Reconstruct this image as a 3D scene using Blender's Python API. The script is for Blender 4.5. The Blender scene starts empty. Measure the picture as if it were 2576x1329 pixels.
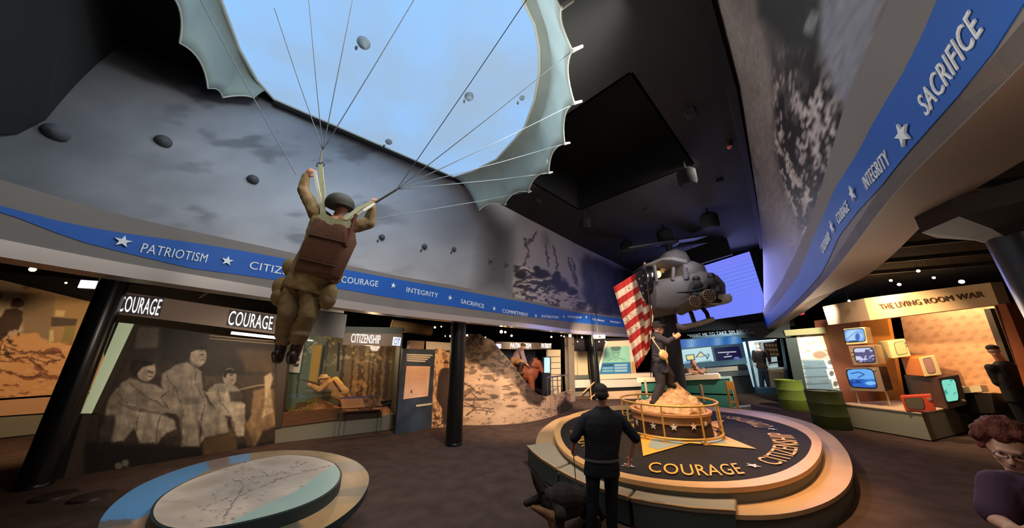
import bpy, bmesh, math, random
import numpy as np
from mathutils import Vector, Matrix, noise as mnoise
from mathutils.geometry import tessellate_polygon
random.seed(7); rng = np.random.default_rng(5)
SC = bpy.context.scene
COL = SC.collection

# ------------------------------------------------------------------ camera
F, CX, CY = 740.0, 1288.0, 664.5            # focal length and centre for the 2576x1329 frame
TH, RO, H = 0.30, -0.012, 2.25              # pitch up, roll, eye height
EYE = np.array([0.0, 0.0, H])
_fw = Vector((0, math.cos(TH), math.sin(TH))); _up = Vector((0, -math.sin(TH), math.cos(TH))); _rt = Vector((1, 0, 0))
_r2 = _rt * math.cos(RO) + _up * math.sin(RO); _u2 = _up * math.cos(RO) - _rt * math.sin(RO)
cam_d = bpy.data.cameras.new('camera'); cam = bpy.data.objects.new('camera', cam_d); COL.objects.link(cam)
cam_d.sensor_width = 36.0; cam_d.sensor_fit = 'HORIZONTAL'; cam_d.lens = F / 2576.0 * 36.0
cam_d.clip_start = 0.05; cam_d.clip_end = 200
_m = Matrix((_r2, _u2, -_fw)).transposed().to_4x4(); _m.translation = Vector(EYE); cam.matrix_world = _m
SC.camera = cam

# ------------------------------------------------------------------ world, exposure
W = bpy.data.worlds.new('world'); SC.world = W; W.use_nodes = True
W.node_tree.nodes['Background'].inputs[0].default_value = (0.75, 0.85, 1.0, 1)
W.node_tree.nodes['Background'].inputs[1].default_value = 0.02
SC.view_settings.view_transform = 'Standard'; SC.view_settings.look = 'None'
SC.view_settings.gamma = 1.0; SC.view_settings.use_curve_mapping = False
SC.view_settings.exposure = 0.0
SC.cycles.use_denoising = True
SC.cycles.max_bounces = 6
SC.cycles.sample_clamp_indirect = 6.0

# ------------------------------------------------------------------ pixel <-> place
def ray(x, y):
    u = (x - CX) / F; v = -(y - CY) / F
    return np.array(_r2) * u + np.array(_u2) * v + np.array(_fw)
def zp(x, y, z=0.0):
    d = ray(x, y); return EYE + d * ((z - H) / d[2])
def yp(x, y, Y):
    d = ray(x, y); return EYE + d * (Y / d[1])
def hw(a, b, x, y):
    n = np.array([-(b[1] - a[1]), b[0] - a[0], 0.0]); d = ray(x, y)
    return EYE + d * (n @ (np.array([a[0], a[1], H]) - EYE) / (n @ d))
def proj(P):
    q = np.asarray(P, float) - EYE
    zc = q @ np.array(_fw)
    return CX + F * (q @ np.array(_r2)) / zc, CY - F * (q @ np.array(_u2)) / zc
def sn(s, n, z=0.0):            # hall axes: s along the hall, n across it towards the cloud wall
    r = math.sqrt(.5); return np.array([s * r - n * r, s * r + n * r, z])
def V(p): return Vector((float(p[0]), float(p[1]), float(p[2])))

# ------------------------------------------------------------------ lights
def light(kind, name, loc, energy, color=(1, 1, 1), target=None, size=.5, spot=None, blend=.6, sizey=None):
    d = bpy.data.lights.new(name, kind); d.energy = energy; d.color = color
    if kind == 'AREA':
        d.size = size
        if sizey: d.shape = 'RECTANGLE'; d.size_y = sizey
    else: d.shadow_soft_size = size
    if kind == 'SPOT': d.spot_size = math.radians(spot or 60); d.spot_blend = blend
    o = bpy.data.objects.new(name, d); COL.objects.link(o); o.location = V(loc)
    if target is not None:
        o.rotation_euler = (V(target) - V(loc)).to_track_quat('-Z', 'Y').to_euler()
    return o
WARM = (1.0, .68, .38); WARM2 = (1.0, .78, .55); COOL = (.72, .86, 1.0)
LIGHTS = []   # filled below once
def setup_lights():
    # daylight-blue sky panel in the ceiling
    light('AREA', 'sky_panel_light', sn(2.2, 3.4, 7.3), 110, (.70, .85, 1.0), sn(2.2, 3.4, 0), 3.0)
    # ceiling wall-washers on the cloud wall and frieze
    light('SPOT', 'wall_wash', sn(3.4, .9, 7.2), 1450, (1.0, .97, .95), sn(4.6, 7.2, 4.2), .5, 120, 1)
    light('SPOT', 'wall_wash', sn(8.8, 1.2, 7.2), 640, (1.0, .90, .84), sn(10.0, 7.2, 4.4), .5, 105, 1)
    light('SPOT', 'wall_wash', sn(.4, 1.6, 7.1), 400, (.95, .98, .92), sn(-.2, 7.0, 4.2), .5, 100, 1)
    # right wall
    light('SPOT', 'wall_wash', sn(6.0, 6.0, 7.1), 330, (1.0, .92, .86), sn(6.0, -.4, 5.0), .5, 105, 1)
    # platform key lights
    light('SPOT', 'platform_spot', sn(6.2, .6, 6.9), 2100, (1, .60, .28), sn(7.4, 1.9, .4), .12, 46, .7)
    light('SPOT', 'platform_spot', sn(4.0, 3.6, 7.0), 700, (1, .70, .42), sn(6.8, 2.2, .5), .12, 55, .8)
    light('SPOT', 'statue_spot', sn(4.6, 3.8, 6.9), 1000, (1, .78, .56), sn(8.2, 2.7, 2.0), .1, 32, .6)
    # screen glow
    light('AREA', 'screen_light', sn(18.9, 2.0, 5.6), 260, (.36, .38, 1.0), sn(12, 1.0, 5.2), 4.0, sizey=3.0)
    light('SPOT', 'helicopter_fill', sn(7.6, 2.6, 7.2), 300, (1, .82, .66), yp(1700, 740, 11.4), .1, 40, .8)  # added to brighten the dark fuselage
    light('SPOT', 'paratrooper_spot', (-3.6, 1.6, .9), 60, (1, .74, .5), yp(780, 700, 3.3), .3, 50, .9)
    light('SPOT', 'map_table_fill', (-1.4, 2.2, 6.9), 170, (1, .74, .52), (-3.0, 4.2, .8), .2, 42, .9)  # added to warm the map table and the floor around it
    # exhibits on the left
    light('SPOT', 'exhibit_light', (-9.6, 7.4, 4.3), 1000, WARM, (-13.2, 10.2, 1.8), .15, 100, .9)
    light('SPOT', 'sign_fill', (-4.9, 5.0, 3.0), 170, (1, .88, .76), (-7.1, 7.4, 3.1), .1, 75, .9)  # added, like the next ones, to brighten the header boards
    light('SPOT', 'sign_fill', (-3.7, 8.0, 3.0), 130, (1, .88, .76), (-4.9, 9.9, 3.0), .1, 80, .9)
    light('SPOT', 'sign_fill', sn(9.4, 8.2, 3.2), 120, (1, .85, .7), sn(10.2, 9.6, 2.7), .1, 100, .9)
    light('SPOT', 'exhibit_light', (-4.6, 5.2, 3.1), 360, (1, .84, .66), (-6.9, 8.2, 1.0), .15, 80, .9)
    light('SPOT', 'exhibit_light', (-4.6, 7.0, 3.1), 200, WARM, (-6.2, 8.9, 1.3), .1, 50, .9)
    light('POINT', 'case_light', (-5.0, 10.6, 2.55), 62, WARM, None, .15)  # added inside the diorama case to brighten the earth bank
    light('SPOT', 'exhibit_light', (-2.3, 7.9, 3.15), 330, WARM, (-2.7, 10.9, 1.5), .1, 62, .9)
    light('SPOT', 'exhibit_light', sn(6.6, 5.2, 3.15), 620, (1, .74, .48), (.3, 11.4, .7), .1, 95, .9)  # added light floating free in the hall, aimed under the frieze
    light('SPOT', 'exhibit_light', sn(10.4, 5.6, 3.2), 1900, (1, .80, .56), (4.6, 16.9, 1.2), .1, 85, .9)
    # right and back
    light('SPOT', 'exhibit_light', (9.0, 8.4, 4.2), 620, WARM, (12.0, 8.9, 1.4), .1, 95, .9)
    light('AREA', 'room_set_fill', (11.6, 8.4, 4.2), 95, (1, .80, .55), (12.6, 8.6, 1.4), 1.4)  # added behind the header to brighten the wallpaper
    light('POINT', 'gallery_fill', (7.4, 7.2, 2.6), 44, (1, .74, .5), None, .4)  # added fill in place of light bounced onto the frieze underside
    light('POINT', 'gallery_fill', (3.9, 3.2, 2.35), 26, (1, .82, .66), None, .4)  # added fill for the underside and the person nearby
    light('SPOT', 'exhibit_light', (10.2, 8.6, 4.3), 200, (1, .8, .5), (11.3, 9.3, 3.4), .1, 80, .9)
    light('SPOT', 'exhibit_light', (11.1, 10.3, 4.2), 1500, (1, .98, .8), (12.6, 13.8, 1.6), .1, 60, .9)
    light('POINT', 'case_light', (14.55, 18.3, 2.7), 26, (.85, .95, 1.0), None, .2)
    light('SPOT', 'exhibit_light', (8.9, 10.4, 3.2), 560, (1, .9, .75), (7.4, 13.6, 1.0), .1, 80, .9)
    light('SPOT', 'exhibit_light', (10.6, 14.2, 2.9), 420, (.8, .92, 1.0), (11.5, 20.0, 1.4), .1, 90, .9)
    # dim fill lights added in mid-air, without fixtures
    light('POINT', 'hall_fill', (1.2, .7, 2.9), 30, (1, .80, .64), None, .3)
    light('POINT', 'hall_fill', sn(2.5, 2.6, 5.6), 110, (1, .93, .86), None, .8)
    light('POINT', 'hall_fill', sn(11.5, 2.6, 5.6), 75, (.95, .9, 1), None, .8)
setup_lights()

# ------------------------------------------------------------------ materials
def lin(c):
    c = np.asarray(c, float)
    return np.where(c <= .04045, c / 12.92, ((c + .055) / 1.055) ** 2.4)
def s255(*c): return tuple(v / 255.0 for v in c)
MATS = {}
def mat(name, rgb=(128, 128, 128), rough=.6, metal=0.0, emit=0.0, var=0.0, scale=8.0, bump=0.0, bscale=40.0, spec=.4, stretch=None, alpha=None, ecol=None, trans=0.0):
    if name in MATS: return MATS[name]
    m = bpy.data.materials.new(name); m.use_nodes = True; nt = m.node_tree; b = nt.nodes['Principled BSDF']
    c = tuple(lin(np.array(rgb) / 255.0)) + (1,)
    b.inputs['Base Color'].default_value = c; b.inputs['Roughness'].default_value = rough; b.inputs['Metallic'].default_value = metal
    b.inputs['Specular IOR Level'].default_value = spec
    if trans: b.inputs['Transmission Weight'].default_value = trans
    if alpha is not None: b.inputs['Alpha'].default_value = alpha
    if emit:
        b.inputs['Emission Color'].default_value = (tuple(lin(np.array(ecol or rgb) / 255.0)) + (1,)); b.inputs['Emission Strength'].default_value = emit
    if var or bump:
        tc = nt.nodes.new('ShaderNodeTexCoord'); mp = nt.nodes.new('ShaderNodeMapping'); nt.links.new(tc.outputs['Object'], mp.inputs[0])
        if stretch: mp.inputs['Scale'].default_value = stretch
    if var:
        nz = nt.nodes.new('ShaderNodeTexNoise'); nz.inputs['Scale'].default_value = scale; nz.inputs['Detail'].default_value = 6
        nt.links.new(mp.outputs[0], nz.inputs['Vector'])
        rp = nt.nodes.new('ShaderNodeValToRGB'); lo = np.clip(np.array(c[:3]) * (1 - var), 0, 1); hi = np.clip(np.array(c[:3]) * (1 + var), 0, 1)
        rp.color_ramp.elements[0].position = .3; rp.color_ramp.elements[1].position = .7
        rp.color_ramp.elements[0].color = tuple(lo) + (1,); rp.color_ramp.elements[1].color = tuple(hi) + (1,)
        nt.links.new(nz.outputs[0], rp.inputs[0]); nt.links.new(rp.outputs[0], b.inputs['Base Color'])
    if bump:
        n2 = nt.nodes.new('ShaderNodeTexNoise'); n2.inputs['Scale'].default_value = bscale; n2.inputs['Detail'].default_value = 4
        nt.links.new(mp.outputs[0], n2.inputs['Vector'])
        bp = nt.nodes.new('ShaderNodeBump'); bp.inputs['Strength'].default_value = bump; bp.inputs['Distance'].default_value = .02
        nt.links.new(n2.outputs[0], bp.inputs['Height']); nt.links.new(bp.outputs[0], b.inputs['Normal'])
    MATS[name] = m; return m
def print_mat(name, rough=.55, emit=0.0):
    """printed picture: colours held by the panel's colour attribute"""
    if name in MATS: return MATS[name]
    m = bpy.data.materials.new(name); m.use_nodes = True; nt = m.node_tree; b = nt.nodes['Principled BSDF']
    a = nt.nodes.new('ShaderNodeAttribute'); a.attribute_name = 'print'
    nt.links.new(a.outputs['Color'], b.inputs['Base Color']); b.inputs['Roughness'].default_value = rough
    b.inputs['Specular IOR Level'].default_value = .25
    if emit:
        nt.links.new(a.outputs['Color'], b.inputs['Emission Color']); b.inputs['Emission Strength'].default_value = emit
        b.inputs['Base Color'].default_value = (0, 0, 0, 1)
        for l in list(b.inputs['Base Color'].links): nt.links.remove(l)
    MATS[name] = m; return m

# ------------------------------------------------------------------ objects
def link(name, me, m=None, parent=None):
    o = bpy.data.objects.new(name, me); COL.objects.link(o)
    if m is not None:
        for mm in (m if isinstance(m, (list, tuple)) else [m]): me.materials.append(mm)
    if parent is not None:
        o.parent = parent; o.matrix_parent_inverse = parent.matrix_world.inverted()
    return o
def tag(o, label=None, cat=None, group=None, kind=None):
    if label: o['label'] = label
    if cat: o['category'] = cat
    if group: o['group'] = group
    if kind: o['kind'] = kind
    return o
def thing(name, label, cat, loc, group=None, kind=None):
    o = bpy.data.objects.new(name, None); COL.objects.link(o); o.location = V(loc); o.empty_display_size = .2
    o.matrix_world = Matrix.Translation(V(loc))
    return tag(o, label, cat, group, kind)
def struct(o): o['kind'] = 'structure'; return o

class MB:
    """collects shapes into one mesh"""
    def __init__(s): s.v = []; s.f = []; s.mi = []; s.cur = 0
    def add(s, verts, faces):
        k = len(s.v); s.v += [tuple(map(float, p)) for p in verts]
        for f in faces: s.f.append(tuple(i + k for i in f)); s.mi.append(s.cur)
        return s
    def box(s, c, size, rz=0.0, M=None):
        hx, hy, hz = size[0] / 2, size[1] / 2, size[2] / 2; P = []
        for x in (-hx, hx):
            for y in (-hy, hy):
                for z in (-hz, hz):
                    if M is not None: P.append(M @ Vector((c[0] + x, c[1] + y, c[2] + z)))
                    else: P.append((c[0] + x * math.cos(rz) - y * math.sin(rz), c[1] + x * math.sin(rz) + y * math.cos(rz), c[2] + z))
        return s.add(P, [(0, 1, 3, 2), (4, 6, 7, 5), (0, 4, 5, 1), (2, 3, 7, 6), (0, 2, 6, 4), (1, 5, 7, 3)])
    def ring(s, rings, cap=True, close=False):
        n = len(rings[0]); k = len(s.v); s.v += [tuple(map(float, p)) for r in rings for p in r]; m = len(rings)
        for i in range(m if close else m - 1):
            a, b = i * n, ((i + 1) % m) * n
            for j in range(n):
                j2 = (j + 1) % n; s.f.append((k + a + j, k + a + j2, k + b + j2, k + b + j)); s.mi.append(s.cur)
        if cap and not close:
            s.f.append(tuple(k + j for j in reversed(range(n)))); s.mi.append(s.cur)
            s.f.append(tuple(k + (m - 1) * n + j for j in range(n))); s.mi.append(s.cur)
        return s
    def cyl(s, p0, p1, r0, r1=None, n=16):
        return s.tube([p0, p1], [r0, r0 if r1 is None else r1], n)
    def tube(s, pts, r, n=8, close=False):
        pts = [V(p) for p in pts]; R = r if isinstance(r, (list, tuple)) else [r] * len(pts); rings = []
        up = Vector((0, 0, 1)); prev = None
        for i, p in enumerate(pts):
            if close: t = pts[(i + 1) % len(pts)] - pts[i - 1]
            else: t = pts[min(i + 1, len(pts) - 1)] - pts[max(i - 1, 0)]
            t.normalize()
            if prev is None: a = t.cross(up); a = a if a.length > 1e-3 else t.cross(Vector((1, 0, 0)))
            else: a = prev - t * prev.dot(t)
            a.normalize(); prev = a; b = t.cross(a)
            rings.append([p + (a * math.cos(2 * math.pi * j / n) + b * math.sin(2 * math.pi * j / n)) * R[i] for j in range(n)])
        return s.ring(rings, True, close)
    def lathe(s, prof, c, n=48, M=None):
        rings = []
        for r, z in prof:
            q = [Vector((r * math.cos(2 * math.pi * j / n), r * math.sin(2 * math.pi * j / n), z)) for j in range(n)]
            rings.append([(M @ p if M is not None else p + V(c)) for p in q])
        return s.ring(rings)
    def prism(s, poly, off):
        """closed polygon of 3D points pushed along off"""
        A = [V(p) for p in poly]; B = [p + V(off) for p in A]; n = len(A); k = len(s.v)
        s.v += [tuple(p) for p in A + B]
        for t in tessellate_polygon([A]):
            s.f.append((k + t[0], k + t[1], k + t[2])); s.mi.append(s.cur)
            s.f.append((k + n + t[2], k + n + t[1], k + n + t[0])); s.mi.append(s.cur)
        for i in range(n):
            j = (i + 1) % n; s.f.append((k + i, k + j, k + n + j, k + n + i)); s.mi.append(s.cur)
        return s
    def ell(s, c, r, M=None, nu=16, nv=10):
        P = []; k = len(s.v)
        for i in range(nv + 1):
            t = math.pi * i / nv
            for j in range(nu):
                p = Vector((r[0] * math.sin(t) * math.cos(2 * math.pi * j / nu), r[1] * math.sin(t) * math.sin(2 * math.pi * j / nu), r[2] * math.cos(t)))
                if M is not None: p = M @ p
                P.append(p + V(c))
        s.v += [tuple(p) for p in P]
        for i in range(nv):
            for j in range(nu):
                s.f.append((k + i * nu + j, k + (i + 1) * nu + j, k + (i + 1) * nu + (j + 1) % nu, k + i * nu + (j + 1) % nu)); s.mi.append(s.cur)
        return s
    def mesh(s, name):
        me = bpy.data.meshes.new(name); me.from_pydata(s.v, [], s.f); 
        if any(s.mi): me.polygons.foreach_set('material_index', s.mi)
        bm = bmesh.new(); bm.from_mesh(me); bmesh.ops.remove_doubles(bm, verts=bm.verts, dist=1e-5)
        bmesh.ops.recalc_face_normals(bm, faces=bm.faces); bm.to_mesh(me); bm.free(); me.update(); return me
    def build(s, name, m, parent=None, smooth=False, bevel=0.0):
        me = s.mesh(name)
        if smooth:
            me.shade_smooth()
            try: me.set_sharp_from_angle(angle=math.radians(38))
            except Exception: pass
        o = link(name, me, m, parent)
        if bevel:
            b = o.modifiers.new('bevel', 'BEVEL'); b.width = bevel; b.segments = 2; b.limit_method = 'ANGLE'; b.angle_limit = math.radians(40)
        return o

def organic(name, prims, vox, m, parent=None, smooth=4, disp=0.0, dscale=10.0, paint=None):
    """one continuous skin over overlapping limbs: prims = ('c', p0, p1, r0, r1) tapered limbs, ('e', centre, radii[, matrix]), ('l', rings) lofts"""
    mb = MB()
    for p in prims:
        if p[0] == 'c':
            mb.tube([p[1], p[2]], [p[3], p[4]], 14); mb.ell(p[1], (p[3],) * 3, None, 14, 8); mb.ell(p[2], (p[4],) * 3, None, 14, 8)
        elif p[0] == 'e': mb.ell(p[1], p[2], p[3] if len(p) > 3 else None, 20, 12)
        elif p[0] == 'l': mb.ring(p[1])
    me = bpy.data.meshes.new(name); me.from_pydata(mb.v, [], mb.f)
    bm = bmesh.new(); bm.from_mesh(me); bmesh.ops.remove_doubles(bm, verts=bm.verts, dist=1e-6); bmesh.ops.recalc_face_normals(bm, faces=bm.faces); bm.to_mesh(me); bm.free()
    t = bpy.data.objects.new('tmp', me); COL.objects.link(t)
    r = t.modifiers.new('r', 'REMESH'); r.mode = 'VOXEL'; r.voxel_size = vox
    q = t.modifiers.new('s', 'SMOOTH'); q.factor = .5; q.iterations = smooth
    dg = bpy.context.evaluated_depsgraph_get(); me2 = bpy.data.meshes.new_from_object(t.evaluated_get(dg)); 
    bpy.data.objects.remove(t); bpy.data.meshes.remove(me); me2.name = name
    if disp:
        me2.update()
        n = len(me2.vertices); co = np.empty(n * 3, np.float32); no = np.empty(n * 3, np.float32)
        me2.vertices.foreach_get('co', co); me2.vertices.foreach_get('normal', no); co = co.reshape(-1, 3); no = no.reshape(-1, 3)
        a = np.array([mnoise.noise(Vector((float(c[0] * dscale), float(c[1] * dscale), float(c[2] * dscale * .6)))) + .5 * mnoise.noise(Vector((float(c[0] * dscale * 2.3), float(c[1] * dscale * 2.3), float(c[2] * dscale * 1.6)))) for c in co])
        co = co + no * (a * disp)[:, None]; me2.vertices.foreach_set('co', co.astype(np.float32).ravel())
    me2.shade_smooth()
    return link(name, me2, m, parent)

# ------------------------------------------------------------------ printed pictures
def value_noise(X, Y, seed=0):
    xi = np.floor(X).astype(np.int64); yi = np.floor(Y).astype(np.int64); fx = X - xi; fy = Y - yi
    fx = fx * fx * (3 - 2 * fx); fy = fy * fy * (3 - 2 * fy)
    def h(a, b):
        n = (a * 374761393 + b * 668265263 + seed * 974711) & 0x7fffffff
        n = ((n ^ (n >> 13)) * 1274126177) & 0x7fffffff
        return ((n ^ (n >> 16)) & 0xffff) / 65535.0
    return (h(xi, yi) * (1 - fx) + h(xi + 1, yi) * fx) * (1 - fy) + (h(xi, yi + 1) * (1 - fx) + h(xi + 1, yi + 1) * fx) * fy
def fbm(X, Y, seed=0, oct=4):
    a = 0; amp = .5; tot = 0
    for i in range(oct):
        a = a + amp * value_noise(X * 2 ** i, Y * 2 ** i, seed + i * 17); tot += amp; amp *= .55
    return a / tot
class Paint:
    def __init__(s, X, Y, base): s.X = X; s.Y = Y; s.c = np.ones(X.shape + (3,)) * np.array(base) / 255.0
    def mix(s, a, col):
        a = np.clip(a, 0, 1)[..., None]; s.c = s.c * (1 - a) + np.array(col) / 255.0 * a; return s
    def sd(s, pts):
        X, Y = s.X, s.Y; ins = np.zeros(X.shape, bool); d = np.full(X.shape, 1e9); n = len(pts)
        for i in range(n):
            x0, y0 = pts[i]; x1, y1 = pts[(i + 1) % n]
            if y0 != y1:
                c = ((y0 > Y) != (y1 > Y)) & (X < (x1 - x0) * (Y - y0) / (y1 - y0) + x0); ins ^= c
            dx, dy = x1 - x0, y1 - y0; t = np.clip(((X - x0) * dx + (Y - y0) * dy) / (dx * dx + dy * dy + 1e-9), 0, 1)
            d = np.minimum(d, np.hypot(X - x0 - t * dx, Y - y0 - t * dy))
        return np.where(ins, -d, d)
    def poly(s, pts, col, soft=2.0, a=1.0, wob=0.0, ws=12.0):
        d = s.sd(pts)
        if wob: d = d + wob * (fbm(s.X / ws, s.Y / ws, len(pts)) - .5) * 2
        return s.mix(np.clip(.5 - d / soft, 0, 1) * a, col)
    def ell(s, cx, cy, rx, ry, col, soft=.15, ang=0.0, a=1.0):
        c, q = math.cos(ang), math.sin(ang); x = s.X - cx; y = s.Y - cy
        r = np.hypot((x * c + y * q) / rx, (-x * q + y * c) / ry); return s.mix(np.clip((1 - r) / soft + .5, 0, 1) * a, col)
    def line(s, pts, w, col, a=1.0, wob=0.0):
        X, Y = s.X, s.Y
        if wob:
            X = X + wob * (fbm(X / 9, Y / 9, 3) - .5) * 2; Y = Y + wob * (fbm(X / 9, Y / 9, 5) - .5) * 2
        d = np.full(X.shape, 1e9)
        for (x0, y0), (x1, y1) in zip(pts[:-1], pts[1:]):
            dx, dy = x1 - x0, y1 - y0; t = np.clip(((X - x0) * dx + (Y - y0) * dy) / (dx * dx + dy * dy + 1e-9), 0, 1)
            d = np.minimum(d, np.hypot(X - x0 - t * dx, Y - y0 - t * dy))
        return s.mix(np.clip(.5 - (d - w / 2) / 1.2, 0, 1) * a, col)
    def noise(s, sx, sy, lo, hi, seed=0, oct=4, mask=None, thr=None):
        n = fbm(s.X / sx, s.Y / sy, seed, oct)
        f = (lo + (hi - lo) * (np.clip((n - thr[0]) / (thr[1] - thr[0]), 0, 1) if thr else n))
        if mask is not None: f = 1 + (f - 1) * np.clip(mask, 0, 1)
        s.c = s.c * f[..., None]; return s
    def blot(s, sx, sy, thr, col, a=1.0, seed=0, mask=None, soft=.04, oct=4):
        n = fbm(s.X / sx, s.Y / sy, seed, oct); m = np.clip((n - thr) / soft, 0, 1) * a
        if mask is not None: m = m * np.clip(mask, 0, 1)
        return s.mix(m, col)
def inside(p, pts, soft=2.0): return np.clip(.5 - p.sd(pts) / soft, 0, 1)

def grid_print(name, P, paint, m, parent=None, back=.03, keep=None):
    """picture panel: P (nv,nu,3) points of the printed face; the colours of the print come from paint(X, Y) in picture pixels"""
    P = np.asarray(P, float); nv, nu = P.shape[:2]; X, Y = proj(P)
    C = paint(X, Y); C = np.clip(C, 0, 1)
    idx = np.arange(nv * nu).reshape(nv, nu); F4 = np.stack([idx[:-1, :-1], idx[:-1, 1:], idx[1:, 1:], idx[1:, :-1]], -1).reshape(-1, 4)
    Vt = P.reshape(-1, 3); Cc = lin(C.reshape(-1, 3))
    if keep is not None:
        k = keep(X, Y); kf = (k[:-1, :-1] & k[:-1, 1:] & k[1:, 1:] & k[1:, :-1]).reshape(-1); F4 = F4[kf]
    fl = [tuple(map(int, f)) for f in F4]
    if back and keep is None:
        n = np.cross(P[0, -1] - P[0, 0], P[-1, 0] - P[0, 0]); n = n / np.linalg.norm(n)
        if n @ (P[0, 0] - EYE) < 0: n = -n
        b = np.concatenate([idx[0, :], idx[1:, -1], idx[-1, -2::-1], idx[-2:0:-1, 0]]); o0 = len(Vt)
        Vt = np.vstack([Vt, Vt[b] + n * back]); Cc = np.vstack([Cc, Cc[b] * 0 + .03]); L = len(b)
        fl += [(int(b[i]), int(b[(i + 1) % L]), o0 + (i + 1) % L, o0 + i) for i in range(L)]
        fl.append(tuple(range(o0, o0 + L)))
    me = bpy.data.meshes.new(name); me.from_pydata(Vt.tolist(), [], fl)
    at = me.color_attributes.new('print', 'FLOAT_COLOR', 'POINT')
    at.data.foreach_set('color', np.hstack([Cc, np.ones((len(Cc), 1))]).astype(np.float32).ravel())
    me.update(); 
    return link(name, me, m, parent)
def quad_grid(q, nu, nv):
    """q = bottom-left, bottom-right, top-right, top-left points -> rows from bottom to top"""
    q = [np.asarray(p, float) for p in q]; U = np.linspace(0, 1, nu)[None, :, None]; Wv = np.linspace(0, 1, nv)[:, None, None]
    return (q[0] * (1 - U) + q[1] * U) * (1 - Wv) + (q[3] * (1 - U) + q[2] * U) * Wv
def wall_quad(a, b, px): return [hw(a, b, *p) for p in px]
def resample(pts, t):
    pts = np.asarray(pts, float); d = np.r_[0, np.cumsum(np.linalg.norm(np.diff(pts, axis=0), axis=1))]; d /= d[-1]
    return np.stack([np.interp(t, d, pts[:, i]) for i in range(pts.shape[1])], -1)
def pn(a, b, away=True):
    """unit normal of the upright plane through plan points a, b, pointing away from the viewer"""
    n = np.array([-(b[1] - a[1]), b[0] - a[0], 0.0]); n /= np.linalg.norm(n)
    return n if n @ (np.array([a[0], a[1], H]) - EYE) > 0 else -n
def panel(name, m, a, b, px, depth, parent=None, lift=0.0, bevel=0.0):
    """upright slab: outline px on the plane through plan points a-b, depth metres thick, its face lifted towards the viewer"""
    n = pn(a, b); P = [hw(a, b, *p) - n * lift for p in px]
    return MB().prism(P, n * depth).build(name, m, parent, bevel=bevel)

# ------------------------------------------------------------------ lettering
TXT = {}
def text_mesh(s, extrude=.1):
    """lettering outline as (verts Nx3, faces), cap height 1, starts at x = 0"""
    if (s, extrude) in TXT: return TXT[(s, extrude)]
    c = bpy.data.curves.new('t', 'FONT'); c.body = s; c.size = 1.0; c.extrude = extrude; c.resolution_u = 3; c.space_character = 1.06
    o = bpy.data.objects.new('t', c); COL.objects.link(o); dg = bpy.context.evaluated_depsgraph_get()
    me = bpy.data.meshes.new_from_object(o.evaluated_get(dg)); v = np.array([q.co[:] for q in me.vertices]); f = [tuple(p.vertices) for p in me.polygons]
    bpy.data.objects.remove(o); bpy.data.meshes.remove(me); bpy.data.curves.remove(c)
    v[:, 0] -= v[:, 0].min(); h = v[:, 1].max() - min(0, v[:, 1].min()); v[:, :2] /= max(h, 1e-6); v[:, 1] -= min(0, v[:, 1].min())
    TXT[(s, extrude)] = (v, f); return v, f
def text_quad(name, s, q, m, parent=None, thick=.01, n=None):
    """lettering filling the quad q (bl, br, tr, tl); raised thick metres along n"""
    v, f = text_mesh(s); q = [np.asarray(p, float) for p in q]
    u = (v[:, 0] / v[:, 0].max())[:, None]; w = v[:, 1:2]
    P = (q[0] * (1 - u) + q[1] * u) * (1 - w) + (q[3] * (1 - u) + q[2] * u) * w
    if n is None:
        n = np.cross(q[1] - q[0], q[3] - q[0]); n /= np.linalg.norm(n)
        if n @ (EYE - q[0]) < 0: n = -n
    z = v[:, 2:3]; P = P + n * (thick * (z / .1 * .5 + .5))
    me = bpy.data.meshes.new(name); me.from_pydata(P.tolist(), [], f); me.update()
    return link(name, me, m, parent)
def star_pts(r=1.0, inner=.4, rot=0.0):
    return [((r if i % 2 == 0 else r * inner) * math.cos(math.pi / 2 + rot + i * math.pi / 5), (r if i % 2 == 0 else r * inner) * math.sin(math.pi / 2 + rot + i * math.pi / 5)) for i in range(10)]
# ================================================================== THE HALL
BLK = mat('black paint', (16, 15, 14), .8); DARKGREY = mat('dark grey paint', (58, 55, 52), .7)
M_floor = mat('brown carpet', (84, 66, 58), .95, var=.22, scale=3.0, bump=.25, bscale=220, spec=.1)
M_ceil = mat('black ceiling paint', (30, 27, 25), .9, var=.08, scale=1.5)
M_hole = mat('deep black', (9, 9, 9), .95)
M_frieze = mat('grey frieze paint', (112, 104, 98), .7, var=.05, scale=2)
M_band = mat('blue band', (16, 80, 160), .6, var=.06, scale=2.0)
M_letter = mat('pale silver lettering', (214, 220, 222), .5)
M_trim = mat('brushed aluminium trim', (190, 178, 170), .35, .6)

mb = MB(); mb.box((2, 12, -.05), (70, 60, .1)); struct(mb.build('floor', M_floor))
# ceiling with the black recess
mb = MB(); ZC = 7.5
hole = [(4.8, 1.45), (8.95, 1.45), (8.95, 5.3), (4.8, 5.3)]; outer = [(-6, -1.5), (21, -1.5), (21, 9), (-6, 9)]
o_ = [sn(s, n, ZC) for s, n in outer]; h_ = [sn(s, n, ZC) for s, n in hole]
for i in range(4):
    j = (i + 1) % 4; mb.prism([o_[i], o_[j], h_[j], h_[i]], (0, 0, .06))
struct(mb.build('ceiling', M_ceil))
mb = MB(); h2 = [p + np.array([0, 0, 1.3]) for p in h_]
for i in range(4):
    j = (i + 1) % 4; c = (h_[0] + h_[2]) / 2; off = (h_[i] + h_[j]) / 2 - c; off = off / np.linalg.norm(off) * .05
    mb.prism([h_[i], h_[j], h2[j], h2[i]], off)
mb.prism(h2, (0, 0, .05)); o = mb.build('ceiling_recess', M_hole); struct(o)

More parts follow.
